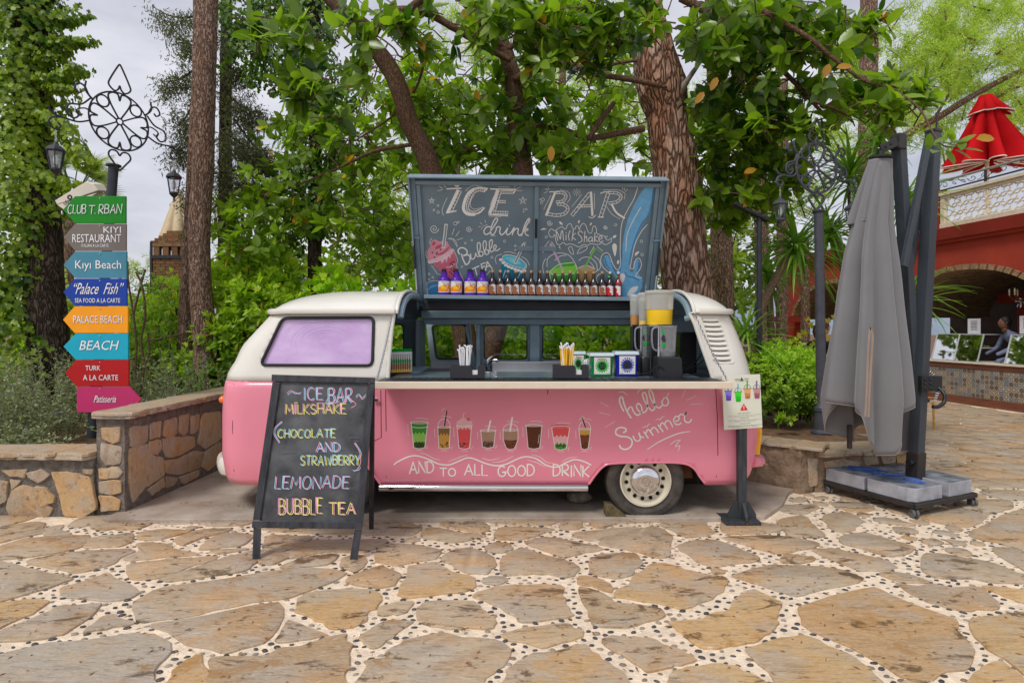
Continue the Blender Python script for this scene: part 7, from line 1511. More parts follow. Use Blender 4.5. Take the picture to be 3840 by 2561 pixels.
for r_ in range(6):
    for c in range(49):
        o = bpy.data.objects.new('tile',TM[rnd.choice((0,1,2,0,1,3,4,5))]);col.objects.link(o);o.parent = ct;o.location = F(2.85 - c * .1,.215 + r_ * .098,.0) - F(0,0,.1);o.rotation_euler = (0,0,rz)
# display cases, notices, server, chandelier
frame_w = M('case_frame',(.55,.58,.58),.4,.2);refl = glassmat('case_glass',(.8,.86,.86),.03,.35);veg = M('case_food',(.25,.13,.04),.7,var=.6,vs=20,c2=(.1,.25,.05))
for s0,s1,lab in ((1.0,2.12,'glass display case of pastries on the tiled bar counter'),(-1.6,.42,'second glass display case at the very right edge of the counter')):
    t = empty('display_case',F((s0 + s1) / 2,.89,-.3),lab,'display case')
    for z in (.893,1.18,1.46): MB().hexa(fb_(s0,s1,z,z + .015,-.6,-.05 - (z - .89) * .25)).build('case_shelf',frame_w,t)
    for s1_ in np.linspace(s0,s1,3): MB().bar(F(s1_,.9,-.03),F(s1_,1.475,-.19),.02,.02).build('case_post',frame_w,t)
    MB().add([F(s0,.91,-.035),F(s1,.91,-.035),F(s1,1.46,-.185),F(s0,1.46,-.185)],[(0,1,2,3)]).build('case_glass',refl,t)
    b = MB()
    for k in range(26): c = F(rnd.uniform(s0 + .08,s1 - .08),rnd.choice((.93,1.215)),rnd.uniform(-.5,-.2));b.ball(c,rnd.uniform(.025,.05),7,5,(1,1,.6))
    o = b.build('pastries',veg,t,True);o['kind'] = 'stuff'
A_ = None
for i,(s0,s1,z0,z1,lab) in enumerate(((1.19,1.48,1.48,1.80,'white printed notice in a holder above the pastry case'),(.03,.36,1.49,1.84,'white printed notice in a holder above the right display case'))):
    t = empty('notice_holder',F(s0,1.475,-.3),lab,'notice');MB().hexa(fb_(s0,s1,z0,z1,-.31,-.3)).build('notice_panel',M('holder_white',(.62,.62,.66),.3),t);b = MB()
    for k in range(7): b.hexa(fb_(s0 + .07,s1 - .07,z1 - .06 - k * .03,z1 - .05 - k * .03,-.299,-.298))
    b.build('notice_print',dink,t)
ch = empty('chandelier',F(.35,2.6,-.6),'crystal chandelier with candle bulbs hanging inside the right arch','chandelier');cc = F(.35,2.2,-.6);b = MB();b.tube([cc + Vector((0,0,.45)),cc],.01,6);cb_ = M('candle',(.8,.7,.5),.4);brz = M('bronze',(.12,.08,.04),.35,.6)
for k in range(8):
    t = pi * k / 4;e = Vector((cos(t),sin(t),0));b.tube(catmull([cc,cc + e * .15 + Vector((0,0,-.06)),cc + e * .3 + Vector((0,0,-.02)),cc + e * .36 + Vector((0,0,.05))],4),.008,5)
    q = MB();q.lathe([(.012,0),(.012,.06),(.018,.09),(.004,.14)],cc + e * .36 + Vector((0,0,.055)),8);q.build('candle_bulb',cb_,ch,True)
b.lathe([(.02,.1),(.05,.02),(.03,-.08),(.06,-.12),(.01,-.2)],cc,12);b.build('arms',brz,ch,True);q = MB()
for k in range(40): t = rnd.uniform(0,6.3);r = rnd.uniform(.08,.34);q.ball(cc + Vector((r * cos(t),r * sin(t),rnd.uniform(-.18,-.02))),.012,5,4,(1,1,1.8))
o = q.build('crystal_drops',M('crystal',(.7,.7,.72),.05,coat=1),ch);o['kind'] = 'stuff'
# red parasol on the terrace
rp = empty('red_parasol',W(3700,700,13.6),'closed bright red parasol with white piping standing on the terrace','parasol');rfab = M('red_canvas',(.52,.010,.014),.95,var=.12,vs=3,spec=.08);pipe = M('white_piping',(.75,.66,.6),.7);C0 = W(3697,0,13.6)
def rumb(z0,z1,r0,r1,nm,fo,seed,zoff):
    N,L_ = 144,22;b = MB()
    for j in range(L_ + 1):
        t = j / L_
        for i in range(N):
            th = 2 * pi * i / N;f_ = abs(sin(th * 4.5 + seed)) ** .8;r = (r0 + (r1 - r0) * t ** 1.15) * (1 - fo * min(1,t * 1.3) * (1 - f_) * 1.5);b.v.append((C0.x + r * sin(th) + .1 * t,13.6 - r * cos(th) * .9,z0 + (z1 - z0) * t + zoff * t * (1 - f_)))
    b.f = [(j * N + i,j * N + (i + 1) % N,(j + 1) * N + (i + 1) % N,(j + 1) * N + i) for j in range(L_) for i in range(N)];b.mi = [0] * len(b.f);o = b.build(nm,rfab,rp,True,2.6);MB().tube([Vector(p) for p in b.v[-N:]],.012,4,True).build('piping',pipe,o,True)
zt,zb2 = W(0,362,13.6).z,W(0,622,13.6).z
rumb(zt,zb2,.10,1.0,'canopy',.68,.3,.10);rumb(zt + .01,zt - .42,.14,.46,'top_vent',.22,1.1,.06)
MB().tube([(C0.x + .05,13.6,3.78),(C0.x,13.6,zt)],.04,10).build('pole',creamst,rp,True);MB().lathe([(.13,0),(.06,.03)],(C0.x,13.6,zt - .02),12).build('cap',pipe,rp,True)
# ------------------------------------------------ rattan chair half hidden behind the parasol mast
cr_ = empty('rattan_chair',G(3505,1612),'bistro chair with black and white woven back and bamboo legs behind the mast','chair');bam = M('bamboo',(.52,.28,.05),.4,var=.2,vs=14);c0 = G(3505,1612);wv = M('woven_white',(.7,.7,.7),.6);wk = M('woven_black',(.02,.02,.025),.5)
for dx,dy in ((0,0),(.02,.42),(-.4,.05),(-.4,.45)): MB().tube([c0 + Vector((dx - .01,dy,0)),c0 + Vector((dx + (.02 if dx < -.1 else -.02),dy,.44))],.016,8).build('leg',bam,cr_,True)
MB().lathe([(.22,.43),(.235,.45),(.22,.47)],c0 + Vector((-.2,.22,0)),20).build('seat',wk,cr_,True);bk = catmull([c0 + Vector((.02,.02,.46)),c0 + Vector((.1,.05,.7)),c0 + Vector((.04,.15,.9)),c0 + Vector((-.15,.25,.95)),c0 + Vector((-.3,.3,.86))],7)
for k in range(len(bk) - 1):
    MB().tube([bk[k],bk[k].lerp(bk[k + 1],.5)],.022,8).build('woven_band',wv,cr_,True);MB().tube([bk[k].lerp(bk[k + 1],.5),bk[k + 1]],.022,8).build('woven_band',wk,cr_,True)
MB().tube([c0 + Vector((.05,.04,.5)),c0 + Vector((-.28,.28,.5)),c0 + Vector((-.28,.28,.8))],.012,6).build('back_rail',bam,cr_,True)
# ------------------------------------------------ brick chimney, beige parasol, palm at the left
CYY = 13.0;ck = empty('brick_chimney',W(634,1300,CYY),'tall brick chimney with stepped top and black iron bands, left of the van','chimney');xl,xr = W(566,0,CYY).x,W(703,0,CYY).x;zt = W(0,872,CYY).z;bm_ = M('chimney_brick',(1,1,1),.9,var=.25,vs=14,bump=.5,bs=30,objcol=True);cmort = M('chimney_mortar',(.10,.06,.04),.95)
MB().box(xl + .012,xr - .012,CYY + .012,CYY + .78,.3,zt - .6).build('chimney_core',cmort,ck)
h = .061;k = 0;z = W(0,1190,CYY).z;BC = [(.22,.11,.05),(.28,.15,.06),(.18,.09,.045),(.25,.12,.05)]
def brick(x0,x1,y0,y1,z0,z1):
    b = MB();j = rnd.uniform(-.004,.004);b.box(x0,x1,y0 + j,y1,z0,z1);o = b.build('brick',bm_,ck);o.color = (*[c * rnd.uniform(.8,1.15) for c in BC[rnd.randrange(4)]],1)
row = 0
while z < zt - .62 and k < 230:
    x = xl - (.11 if row % 2 else 0)
    while x < xr:
        x1 = min(x + .205,xr);x0 = max(x,xl)
        if x1 - x0 > .03: brick(x0 + .005,x1 - .005,CYY,CYY + .02,z + .005,z + h - .004);k += 1
        x += .21
    z += h;row += 1
ztw = z
MB().box(xl - .01,xr + .01,CYY - .02,CYY + .8,ztw,ztw + .07).box(xl - .012,xl + .03,CYY - .021,CYY + .02,.5,ztw + .36).box(xr - .03,xr + .012,CYY - .021,CYY + .02,.5,ztw + .36).build('iron_band',iron,ck)
for i in range(4):
    x = xl + .05 + (xr - xl - .2) * i / 3;brick(x,x + .13,CYY,CYY + .1,ztw + .072,ztw + .26)
MB().box(xl,xr,CYY - .01,CYY + .8,ztw + .262,ztw + .33).build('top_slab',M('slab_brick',(.24,.13,.07),.9,var=.3),ck)
for i in range(5):
    w_ = (xr - xl) / 2 * (1.04 - .15 * i);m = (xl + xr) / 2;z0 = ztw + .331 + i * .062
    n = 5 - i // 2
    for j in range(n): brick(m - w_ + 2 * w_ * j / n + .004,m - w_ + 2 * w_ * (j + 1) / n - .004,CYY + .05 * i,CYY + .75 - .05 * i,z0,z0 + .056)
bp_ = empty('beige_parasol',W(672,1000,15),'closed beige parasol showing above the brick chimney','parasol');bf = M('beige_canvas',lin(205,184,150),.85,var=.1);Cb = W(672,0,15.0);N,L_ = 72,16;b = MB()
for j in range(L_ + 1):
    t = j / L_
    for i in range(N):
        th = 2 * pi * i / N;f_ = abs(sin(th * 4)) ** .6;r = (.06 + .44 * t) * (1 - .4 * t * (1 - f_));b.v.append((Cb.x + r * sin(th),15 - r * cos(th),W(0,712,15).z - t * 1.35))
b.f = [(j * N + i,j * N + (i + 1) % N,(j + 1) * N + (i + 1) % N,(j + 1) * N + i) for j in range(L_) for i in range(N)];b.mi = [0] * len(b.f);b.build('canopy',bf,bp_,True,2.6);MB().tube([(Cb.x,15,.4),(Cb.x,15,W(0,715,15).z)],.04,8).build('pole',creamst,bp_,True)
# ------------------------------------------------ people
skin = M('skin',lin(205,150,120),.6,var=.05);hair = M('brown_hair',(.10,.055,.03),.6,var=.4,vs=30,stretch=(1,1,6)); 
def person(loc,rz,lab,shirt,hairm,sc=1.0,lean=.1,skinm=None,tail=False,sit=True):
    t = empty('person',loc,lab,'person');q = [(0,0,.0),(0,.02,.22),(0,lean * .6,.42),(0,lean,.5),(0,lean + .02,.57),(-.19,lean - .02,.44),(-.25,lean + .06,.2),(-.2,lean + .28,.08),(.19,lean - .02,.44),(.25,lean + .06,.2),(.2,lean + .28,.08),(-.1,.22,-.03),(-.1,.42,-.05),(-.1,.45,-.42),(.1,.22,-.03),(.1,.42,-.05),(.1,.45,-.42)]
    E = [(0,1),(1,2),(2,3),(3,4),(2,5),(5,6),(6,7),(2,8),(8,9),(9,10),(0,11),(11,12),(12,13),(0,14),(14,15),(15,16)];RR = [.15,.14,.15,.07,.055,.065,.05,.035,.065,.05,.035,.09,.07,.05,.09,.07,.05]
    me = bpy.data.meshes.new('body');me.from_pydata([Vector(p) * sc for p in q],E,[]);o = bpy.data.objects.new('body',me);col.objects.link(o);o.parent = t;me.materials.append(shirt);o.modifiers.new('skin','SKIN')
    for i,r in enumerate(RR): me.skin_vertices[0].data[i].radius = (r * sc,r * sc * .8)
    me.skin_vertices[0].data[0].use_root = True;o.modifiers.new('sub','SUBSURF').levels = 1
    hc = Vector((0,lean + .05,.69)) * sc;b = MB();b.ball((0,0,0),.1,16,12);b.v = [(x * .78,y * .95 + (.012 if y > .06 and abs(z) < .03 and abs(x) < .02 else 0) ,z * 1.15 - (.01 if y > .05 and z < -.03 else 0)) for x,y,z in b.v];b.tube([(0,-.01,-.17),(0,0,-.07)],.045,10);b.ball((0,.098,-.01),.014,6,5);b.ball((.077,0,0),.018,6,5);b.ball((-.077,0,0),.018,6,5)
    b.v = [tuple(Vector(p) * sc + hc) for p in b.v];h = b.build('head',skinm or skin,None,True,2);h.parent = t
    b = MB();b.ball((0,-.018,.022),.106,14,10,(.84,.98,1.08));b.v = [p for p in b.v];b.v = [tuple(Vector((x,min(y,.045 + z * .35),z)) * sc + hc) for x,y,z in b.v]
    o = b.build('hair',hairm,None,True,2);o.parent = t
    if tail: b = MB();b.tube([Vector(p) * sc + hc for p in ((0,-.1,.05),(0,-.16,.02),(0,-.19,-.06),(0,-.17,-.16))],[.02,.035,.03,.01],8);o = b.build('ponytail',hairm,None,True);o.parent = t
    b = MB()
    for s2 in (-1,1): b.tube([Vector((s2 * .035 + .02 * cos(a),.088,.012 + .017 * sin(a))) * sc + hc for a in [pi * k / 4 for k in range(8)]],.003,4,True)
    if tail: o = b.build('glasses',black,None);o.parent = t
    t.rotation_euler = (0,0,rz);return t
person(W(3050,1398,9.2),R(-70),'seated woman with ponytail, glasses and dark top beyond the round hedge',M('dark_top',(.03,.03,.035),.8),hair,1.0,.16,tail=True)
person(W(2890,1330,16),R(200),'distant seated man with grey hair in a pale checked shirt behind the hedge',M('pale_shirt',(.35,.38,.45),.8),M('grey_hair',(.35,.34,.33),.7),1.0)
person(F(.62,.98,-.75),R(75),'server in a blue grey shirt leaning over the bar counter',M('blue_grey_shirt',(.16,.18,.28),.8),M('black_hair',(.01,.01,.01),.6),1.05,.3,M('dark_skin',lin(120,80,60),.6))
# small pale green kiosk glimpsed between the trunks on the left of the hatch
kk = empty('kiosk',W(1140,1200,24),'small pale green kiosk glimpsed between the bushes above the van roof','kiosk');kg = M('kiosk_green',lin(150,190,180),.7)
MB().box(W(1098,0,24).x,W(1195,0,24).x,24,26,.4,W(0,1048,24).z).build('wall',kg,kk);MB().box(W(1090,0,24).x,W(1203,0,24).x,23.8,26.2,W(0,1047,24).z,W(0,1030,24).z).build('roof',M('kiosk_roof',(.35,.36,.38),.6),kk)
# far hills beyond the bay
b = MB();N = 120
for i in range(N + 1):
    x = -700 + 1400 * i / N;h = 26 + 20 * noise.noise((x * .006,0,3)) + 9 * noise.noise((x * .03,1,3));b.v += [(x,420 + 30 * noise.noise((x * .01,5,0)),-5),(x,450,max(6,h)),(x,700,-5)]
b.f = [(3 * i + j,3 * i + 3 + j,3 * i + 4 + j,3 * i + 1 + j) for i in range(N) for j in range(2)];b.mi = [0] * len(b.f);o = b.build('hills',M('hill_blue',(.22,.27,.33),.95,var=.15,vs=.05),None,True,3);tag(o,kind='structure')  # distance haze is put into the hills' bluish colour
# ------------------------------------------------ vegetation
def tmpl_leaf(w=.22,droop=.12,fold=.05):
    ys = [0,.22,.5,.8,1];hw = [0,w * .8,w,w * .66,0];v = [(0,y,-droop * y * y) for y in ys]
    for sg in (-1,1): v += [(sg * hw[i],ys[i],fold - droop * ys[i] ** 2) for i in (1,2,3)]
    f = [(0,1,5),(1,2,6,5),(2,3,7,6),(3,4,7),(0,8,1),(1,8,9,2),(2,9,10,3),(3,10,4)]
    return np.array(v),f
def tmpl_small(w=.3,fold=.08): return np.array([(0,0,0),(-w,.45,fold),(0,1,-.1),(w,.45,fold)]),[(0,2,1),(0,3,2)]
def tmpl_ivy(): return np.array([(0,0,0),(-.5,.15,-.03),(-.22,.42,.05),(-.36,.72,-.02),(0,1,-.08),(.36,.72,-.02),(.22,.42,.05),(.5,.15,-.03)]),[(0,2,1),(0,4,2),(2,4,3),(0,6,4),(4,6,5),(0,7,6)]
def tmpl_strap(w=.035,droop=.55,n=5):
    v = []
    for i in range(n + 1): t = i / n;ww = w * (1 - t ** 2.2) + .001;v += [(-ww,t,-droop * t * t + .012),(0,t,-droop * t * t),(ww,t,-droop * t * t + .012)]
    return np.array(v),[(3 * i + a,3 * i + a + 1,3 * i + a + 4,3 * i + a + 3) for i in range(n) for a in (0,1)]
def tmpl_needle(w=.045): return np.array([(-w,0,0),(w,0,0),(0,1,0)]),[(0,1,2)]
def norm(a): return a / np.maximum(np.linalg.norm(a,axis=1,keepdims=True),1e-9)
def frames(d,n):
    y = norm(d);x = norm(np.cross(y,n));z = np.cross(x,y);return x,y,z
def leafcloud(name,pos,d,n,size,tm,mat,parent,tint=None,widths=None):
    T,Fc = tm;N = len(pos);x,y,z = frames(d,n);s = size[:,None,None]
    V_ = pos[:,None,:] + s * (x[:,None,:] * T[None,:,0:1] + y[:,None,:] * T[None,:,1:2] + z[:,None,:] * T[None,:,2:3])
    V_ = V_.reshape(-1,3)
    if parent is not None:
        loc = np.zeros(3);p = parent
        while p is not None: loc += np.array(p.location);p = p.parent
        V_ = V_ - loc
    k = len(T);lens = [len(f) for f in Fc];flat = np.array([i for f in Fc for i in f])
    me = bpy.data.meshes.new(name);me.vertices.add(len(V_));me.vertices.foreach_set('co',V_.astype(np.float32).ravel())
    nl = len(flat) * N;me.loops.add(nl);me.loops.foreach_set('vertex_index',(flat[None,:] + (np.arange(N) * k)[:,None]).ravel().astype(np.int32))
    npoly = len(Fc) * N;st = np.concatenate([[0],np.cumsum(lens)[:-1]]);me.polygons.add(npoly)
    me.polygons.foreach_set('loop_start',(st[None,:] + (np.arange(N) * len(flat))[:,None]).ravel().astype(np.int32))
    me.update(calc_edges=True);me.validate()
    if tint is None: tint = nrs.rand(N)
    a = me.attributes.new('tint','FLOAT','POINT');a.data.foreach_set('value',np.repeat(tint,k).astype(np.float32))
    me.polygons.foreach_set('use_smooth',np.ones(npoly,bool))
    me.materials.append(mat);o = bpy.data.objects.new(name,me);col.objects.link(o);o.parent = parent;o['kind'] = 'stuff';return o
def rdir(n): return norm(nrs.normal(size=(n,3)))
def Wn(px,py,Y): return np.stack([(px - CX) / FPX * Y,Y,EYE - (py - HY) / FPX * Y],1)
def barkmat(name,ca,cb,cc,sc=1.0,bump=1.0):
    m = bpy.data.materials.new(name);m.use_nodes = True;t = m.node_tree;b = t.nodes['Principled BSDF'];l = t.links.new;N = t.nodes.new
    co = N('ShaderNodeTexCoord');mp_ = N('ShaderNodeMapping');mp_.inputs['Scale'].default_value = (1,1,.24);l(co.outputs['Object'],mp_.inputs[0])
    n0 = N('ShaderNodeTexNoise');n0.inputs['Scale'].default_value = 6 * sc;n0.inputs['Detail'].default_value = 3;l(mp_.outputs[0],n0.inputs['Vector'])
    ad = N('ShaderNodeMix');ad.data_type = 'RGBA';ad.inputs[0].default_value = .2;l(mp_.outputs[0],ad.inputs[6]);l(n0.outputs['Color'],ad.inputs[7])
    vo = N('ShaderNodeTexVoronoi');vo.feature = 'DISTANCE_TO_EDGE';vo.inputs['Scale'].default_value = 18 * sc;l(ad.outputs[2],vo.inputs['Vector'])
    n1 = N('ShaderNodeTexNoise');n1.inputs['Scale'].default_value = 24 * sc;n1.inputs['Detail'].default_value = 7;n1.inputs['Roughness'].default_value = .7;l(mp_.outputs[0],n1.inputs['Vector'])
    n2 = N('ShaderNodeTexNoise');n2.inputs['Scale'].default_value = 3 * sc;n2.inputs['Detail'].default_value = 3;l(mp_.outputs[0],n2.inputs['Vector'])
    r1 = N('ShaderNodeMapRange');r1.inputs[1].default_value = 0;r1.inputs[2].default_value = .22;l(vo.outputs['Distance'],r1.inputs[0])
    m1 = N('ShaderNodeMix');m1.data_type = 'RGBA';m1.inputs[6].default_value = (*cb,1);m1.inputs[7].default_value = (*cc,1);r2 = N('ShaderNodeMapRange');r2.inputs[1].default_value = .38;r2.inputs[2].default_value = .62;l(n1.outputs[0],r2.inputs[0]);l(r2.outputs[0],m1.inputs[0])
    m3 = N('ShaderNodeMix');m3.data_type = 'RGBA';m3.inputs[7].default_value = (*[x * 1.5 for x in ca],1);r3 = N('ShaderNodeMapRange');r3.inputs[1].default_value = .5;r3.inputs[2].default_value = .66;r3.inputs[4].default_value = .7;l(n2.outputs[0],r3.inputs[0]);l(r3.outputs[0],m3.inputs[0]);l(m1.outputs[2],m3.inputs[6])
    m2 = N('ShaderNodeMix');m2.data_type = 'RGBA';m2.inputs[6].default_value = (*[x * .35 for x in ca],1);l(m3.outputs[2],m2.inputs[7]);l(r1.outputs[0],m2.inputs[0]);l(m2.outputs[2],b.inputs['Base Color']);b.inputs['Roughness'].default_value = .9;b.inputs['Specular IOR Level'].default_value = .2
    hm_ = N('ShaderNodeMath');hm_.operation = 'ADD';l(r1.outputs[0],hm_.inputs[0]);l(n1.outputs[0],hm_.inputs[1]);bp_ = N('ShaderNodeBump');bp_.inputs['Strength'].default_value = bump;bp_.inputs['Distance'].default_value = .025 / sc;l(hm_.outputs[0],bp_.inputs['Height']);l(bp_.outputs[0],b.inputs['Normal']);return m
pineb = barkmat('pine_bark',(.26,.10,.045),(.40,.21,.13),(.62,.47,.38));thinb = barkmat('thin_pine_bark',(.18,.10,.06),(.28,.16,.11),(.44,.31,.24),1.9,.8);ficb = barkmat('ficus_bark',(.14,.075,.045),(.17,.095,.055),(.23,.14,.09),2.6,.35);darkb = barkmat('dark_bark',(.05,.035,.025),(.09,.06,.045),(.15,.11,.08),1.4)
def trunk(name,pts,mat,parent,n=24,amp=.06,step=.07,seed=0):    # pts: (point, radius)
    P = catmull([p for p,r in pts],10);Rr = [q.x for q in catmull([(r,0,0) for p,r in pts],10)]
    Q,RQ = [],[]
    for i in range(len(P) - 1):
        k = max(1,int((P[i + 1] - P[i]).length / step))
        for j in range(k): Q.append(P[i].lerp(P[i + 1],j / k));RQ.append(Rr[i] + (Rr[i + 1] - Rr[i]) * j / k)
    Q.append(P[-1]);RQ.append(Rr[-1]);b = MB();b.tube(Q,RQ,n)
    for i in range(len(Q)):
        for k in range(n):
            v = Vector(b.v[i * n + k]);d = v - Q[i];a = 1 + amp * (noise.noise((d.x / RQ[i] * 1.3 + seed,d.y / RQ[i] * 1.3,v.z * 1.2)) + .8 * noise.noise((d.x / RQ[i] * 4,d.y / RQ[i] * 4 + seed,v.z * 3.5)) + .5 * noise.noise((d.x / RQ[i] * 9,d.y / RQ[i] * 9,v.z * 8)));b.v[i * n + k] = tuple(Q[i] + d * a)
    return b.build(name,mat,parent,True,2.5)
def tree(loc,label,name='tree',group=None): return empty(name,loc,label,'tree' if 'tree' in name or 'palm' in name or name == 'tree' else 'plant',group)
# leaf materials
fl_d = leafmat('ficus_leaf',(.03,.09,.012),(.24,.36,.03),(.62,.30,.03),.3,.48,.6)
ivy_m = leafmat('ivy_leaf',(.03,.11,.01),(.28,.38,.025),(.46,.28,.05),.45,.4)
divy_m = leafmat('dark_ivy_leaf',(.025,.075,.01),(.15,.27,.025),(.30,.20,.03),.45,.38)
hedge_m = leafmat('hedge_leaf',(.07,.19,.012),(.40,.58,.05),(.4,.45,.08),.4,.4)
bush_m = leafmat('bush_leaf',(.08,.2,.012),(.42,.56,.045),(.55,.40,.04),.42,.45)
sage_m = leafmat('sage_leaf',(.13,.19,.08),(.40,.46,.26),(.30,.32,.50),.7,.3,.2,(1,1.05,.7))
cyp_m = leafmat('cypress_spray',(.08,.09,.05),(.17,.18,.10),(.20,.12,.06),.7,.3,.2)
pinen_m = leafmat('pine_needles',(.18,.27,.04),(.48,.58,.12),(.36,.26,.1),.6,.45,.3)
yuc_m = leafmat('yucca_leaf',(.07,.17,.02),(.24,.42,.06),(.40,.30,.10),.35,.35)
fan_m = leafmat('fan_palm_leaf',(.10,.16,.04),(.32,.40,.14),(.45,.36,.2),.45,.4)
back_m = leafmat('background_leaf',(.08,.15,.025),(.36,.46,.08),(.40,.36,.08),.5,.45)
# --- rubber fig with large leaves
fg = tree(W(1750,1480,7.8),'large rubber fig with glossy leaves and sweeping brown limbs over the van','fig_tree')
def limb(pts,r0,r1,Ya,Yb=None,mat=ficb,par=fg,nm='limb',n=12):
    Yb = Yb or Ya;m = len(pts);trunk(nm,[(W(px,py,Ya + (Yb - Ya) * i / (m - 1)),(r0 + (r1 - r0) * i / (m - 1))) for i,(px,py) in enumerate(pts)],mat,par,n,.08,.12)
limb([(1760,1480),(1740,1250),(1700,950),(1650,720),(1621,656),(1585,558),(1536,464),(1509,370),(1473,277),(1415,192),(1362,130),(1290,50),(1228,-20),(1150,-120)],.16,.085,7.8,7.4)
limb([(1385,150),(1451,58),(1531,40),(1607,53),(1696,102),(1763,143),(1853,196),(1915,228)],.06,.035,7.5,7.6)
limb([(1790,1480),(1900,1100),(1962,820),(1965,660),(1935,450),(1925,300),(1915,258),(1890,180),(1850,110),(1790,48),(1720,-30)],.14,.085,7.9,7.7)
limb([(1925,300),(2009,263),(2121,241),(2232,277),(2389,304),(2500,330)],.05,.03,7.7);limb([(1900,190),(1960,155),(2054,187),(2110,240)],.04,.02,7.7);limb([(2232,268),(2310,240),(2389,228)],.02,.02,7.6)
limb([(2010,470),(2120,490),(2206,518),(2322,500),(2416,482)],.03,.045,7.6);limb([(2208,520),(2255,450),(2304,384)],.035,.03,7.5);limb([(2554,-10),(2652,45),(2724,98),(2850,190),(2960,290),(3080,420)],.06,.02,7.6,7.2)
limb([(2860,40),(3033,143),(3125,219),(3237,301),(3339,327),(3492,337)],.03,.01,6.7,6.4,nm='branch',n=8);limb([(1530,40),(1590,-10)],.05,.05,7.5);limb([(1600,200),(1560,330),(1480,430),(1330,530)],.02,.012,7.8,8.3,nm='branch',n=7)
limb([(1560,540),(1400,570),(1250,640),(1100,700)],.03,.012,8.0,9,nm='branch',n=7);limb([(2620,560),(2800,520),(2960,600)],.03,.012,7.9,7.6,nm='branch',n=7);limb([(3050,380),(3150,420),(3200,460)],.02,.012,6.9,nm='branch',n=7)
trunk('branch',[(W(3339,327,6.5),.012),(W(3440,400,5.9),.010),(W(3500,500,5.3),.008),(W(3540,548,4.97),.006),(W(3625,552,4.93),.004)],ficb,fg,7,.06,.12)
for k in range(70):                                       # thin bare shoots crossing the gaps
    x = rnd.uniform(1000,3000);y = rnd.uniform(80,850);Y = rnd.uniform(7.9,9.6);pts = [(x,y)];dx = rnd.uniform(-110,110);dy = rnd.uniform(-120,60)
    for j in range(4): pts.append((pts[-1][0] + dx + rnd.uniform(-30,30),pts[-1][1] + dy + rnd.uniform(-25,25)))
    b = MB();b.tube([tuple(p) for p in catmull([W(px,py,Y) for px,py in pts],4)],rnd.uniform(.006,.013),5);b.build('twig',ficb,fg,True)
CL = [(1040,130,110,110,6.6,7.2,14),(1200,330,170,140,6.6,7.4,24),(1400,90,180,100,6.4,7.2,14),(1700,100,260,110,6.8,7.5,24),(2050,60,240,90,6.1,7.0,42),(2110,170,180,100,6.1,6.8,28),(2330,80,130,90,5.9,6.6,22),(1680,330,260,160,7.9,9.6,44),(1950,430,190,170,7.3,8.7,34),(2105,560,90,70,6.6,7.1,9),
 (2260,350,150,160,7.9,9,18),(1780,570,200,80,8,9.2,26),(1200,640,300,230,8.4,10,60),(980,850,170,150,8.6,10,26),(1450,900,130,150,8.6,9.8,22),(2800,110,230,130,6.8,8,46),(3050,140,200,130,6.6,7.6,38),(2760,390,160,170,7.2,8.4,40),(3000,400,190,130,6.8,7.6,34),(3230,330,150,60,6.3,6.8,18),
 (2720,700,100,170,7.5,8.8,26),(2880,660,140,150,7.3,8.4,26),(3330,400,80,60,6.1,6.5,7),(3480,340,50,40,6.3,6.5,5),(3300,130,60,100,6.6,7.2,6),(1500,450,300,230,8.8,10.5,50),(2350,650,300,160,9,10.5,26)]
pos,dr,nm_,sz,tt,tw = [],[],[],[],[],MB()
for cx_,cy_,rx,ry,Y0,Y1,n in CL:
    for k in range(int(n * (1.15 if Y1 < 7.7 else 2.5))):
        a = rnd.uniform(0,2 * pi);r = math.sqrt(rnd.random());px,py = cx_ + rx * r * cos(a),cy_ + ry * r * sin(a);Y = rnd.uniform(Y0,Y1)
        if 1380 < px < 2480 and Y < 6.5 and py > 600: continue
        c = W(px,py,Y);ax_ = Vector((rnd.uniform(-1,1),rnd.uniform(-1,.4),rnd.uniform(-.6,.9))).normalized();base = c - ax_ * rnd.uniform(.2,.4)
        tw.tube([tuple(base),tuple(base.lerp(c,.5) + Vector((0,0,.02))),tuple(c)],[.009,.007,.004],5,cap=False)
        m = rnd.randint(7,11);ct_ = rnd.random();u = ax_.orthogonal().normalized();v = ax_.cross(u)
        for j in range(m):
            ph = j * 2.4 + rnd.uniform(-.3,.3);op = R(rnd.uniform(38,88));rd = u * cos(ph) + v * sin(ph);d = ax_ * cos(op) + rd * sin(op) + Vector((0,0,-.18));p = base.lerp(c,.55 + .45 * j / m)
            pos.append(p);dr.append(d);nm_.append((ax_ * .8 + Vector((0,-.15,.7)) + Vector((rnd.uniform(-.4,.4),rnd.uniform(-.4,.4),0))));sz.append(rnd.uniform(.15,.26) * (1 if Y < 7.8 else .86));tt.append(min(.955,max(0,ct_ * .6 + rnd.uniform(-.15,.3) + (.28 if Y > 7.8 else 0))) if rnd.random() > .012 else .995)  # rear clusters tinted lighter: backlight put into the leaf colour
tw.build('leaf_twigs',ficb,fg,True)['kind'] = 'stuff'
for px,py,Y,d in ((2068,548,6.5,(-.05,0,-1)),(1575,140,7.0,(.3,0,-1)),(1570,195,7.2,(.5,0,-1)),(3135,255,6.4,(1,-.2,.1)),(3110,240,6.5,(-.4,0,-1)),(2690,290,6.9,(-.5,0,-1)),(2640,345,7.0,(-.6,0,-.8)),(2790,650,7.2,(1,0,.4)),(1785,335,8,(.2,0,-1)),(3660,522,5.0,(1,0,.1))):
    pos.append(W(px,py,Y));dr.append(Vector(d));nm_.append(Vector((0,-1,.4)));sz.append(.17);tt.append(.995)
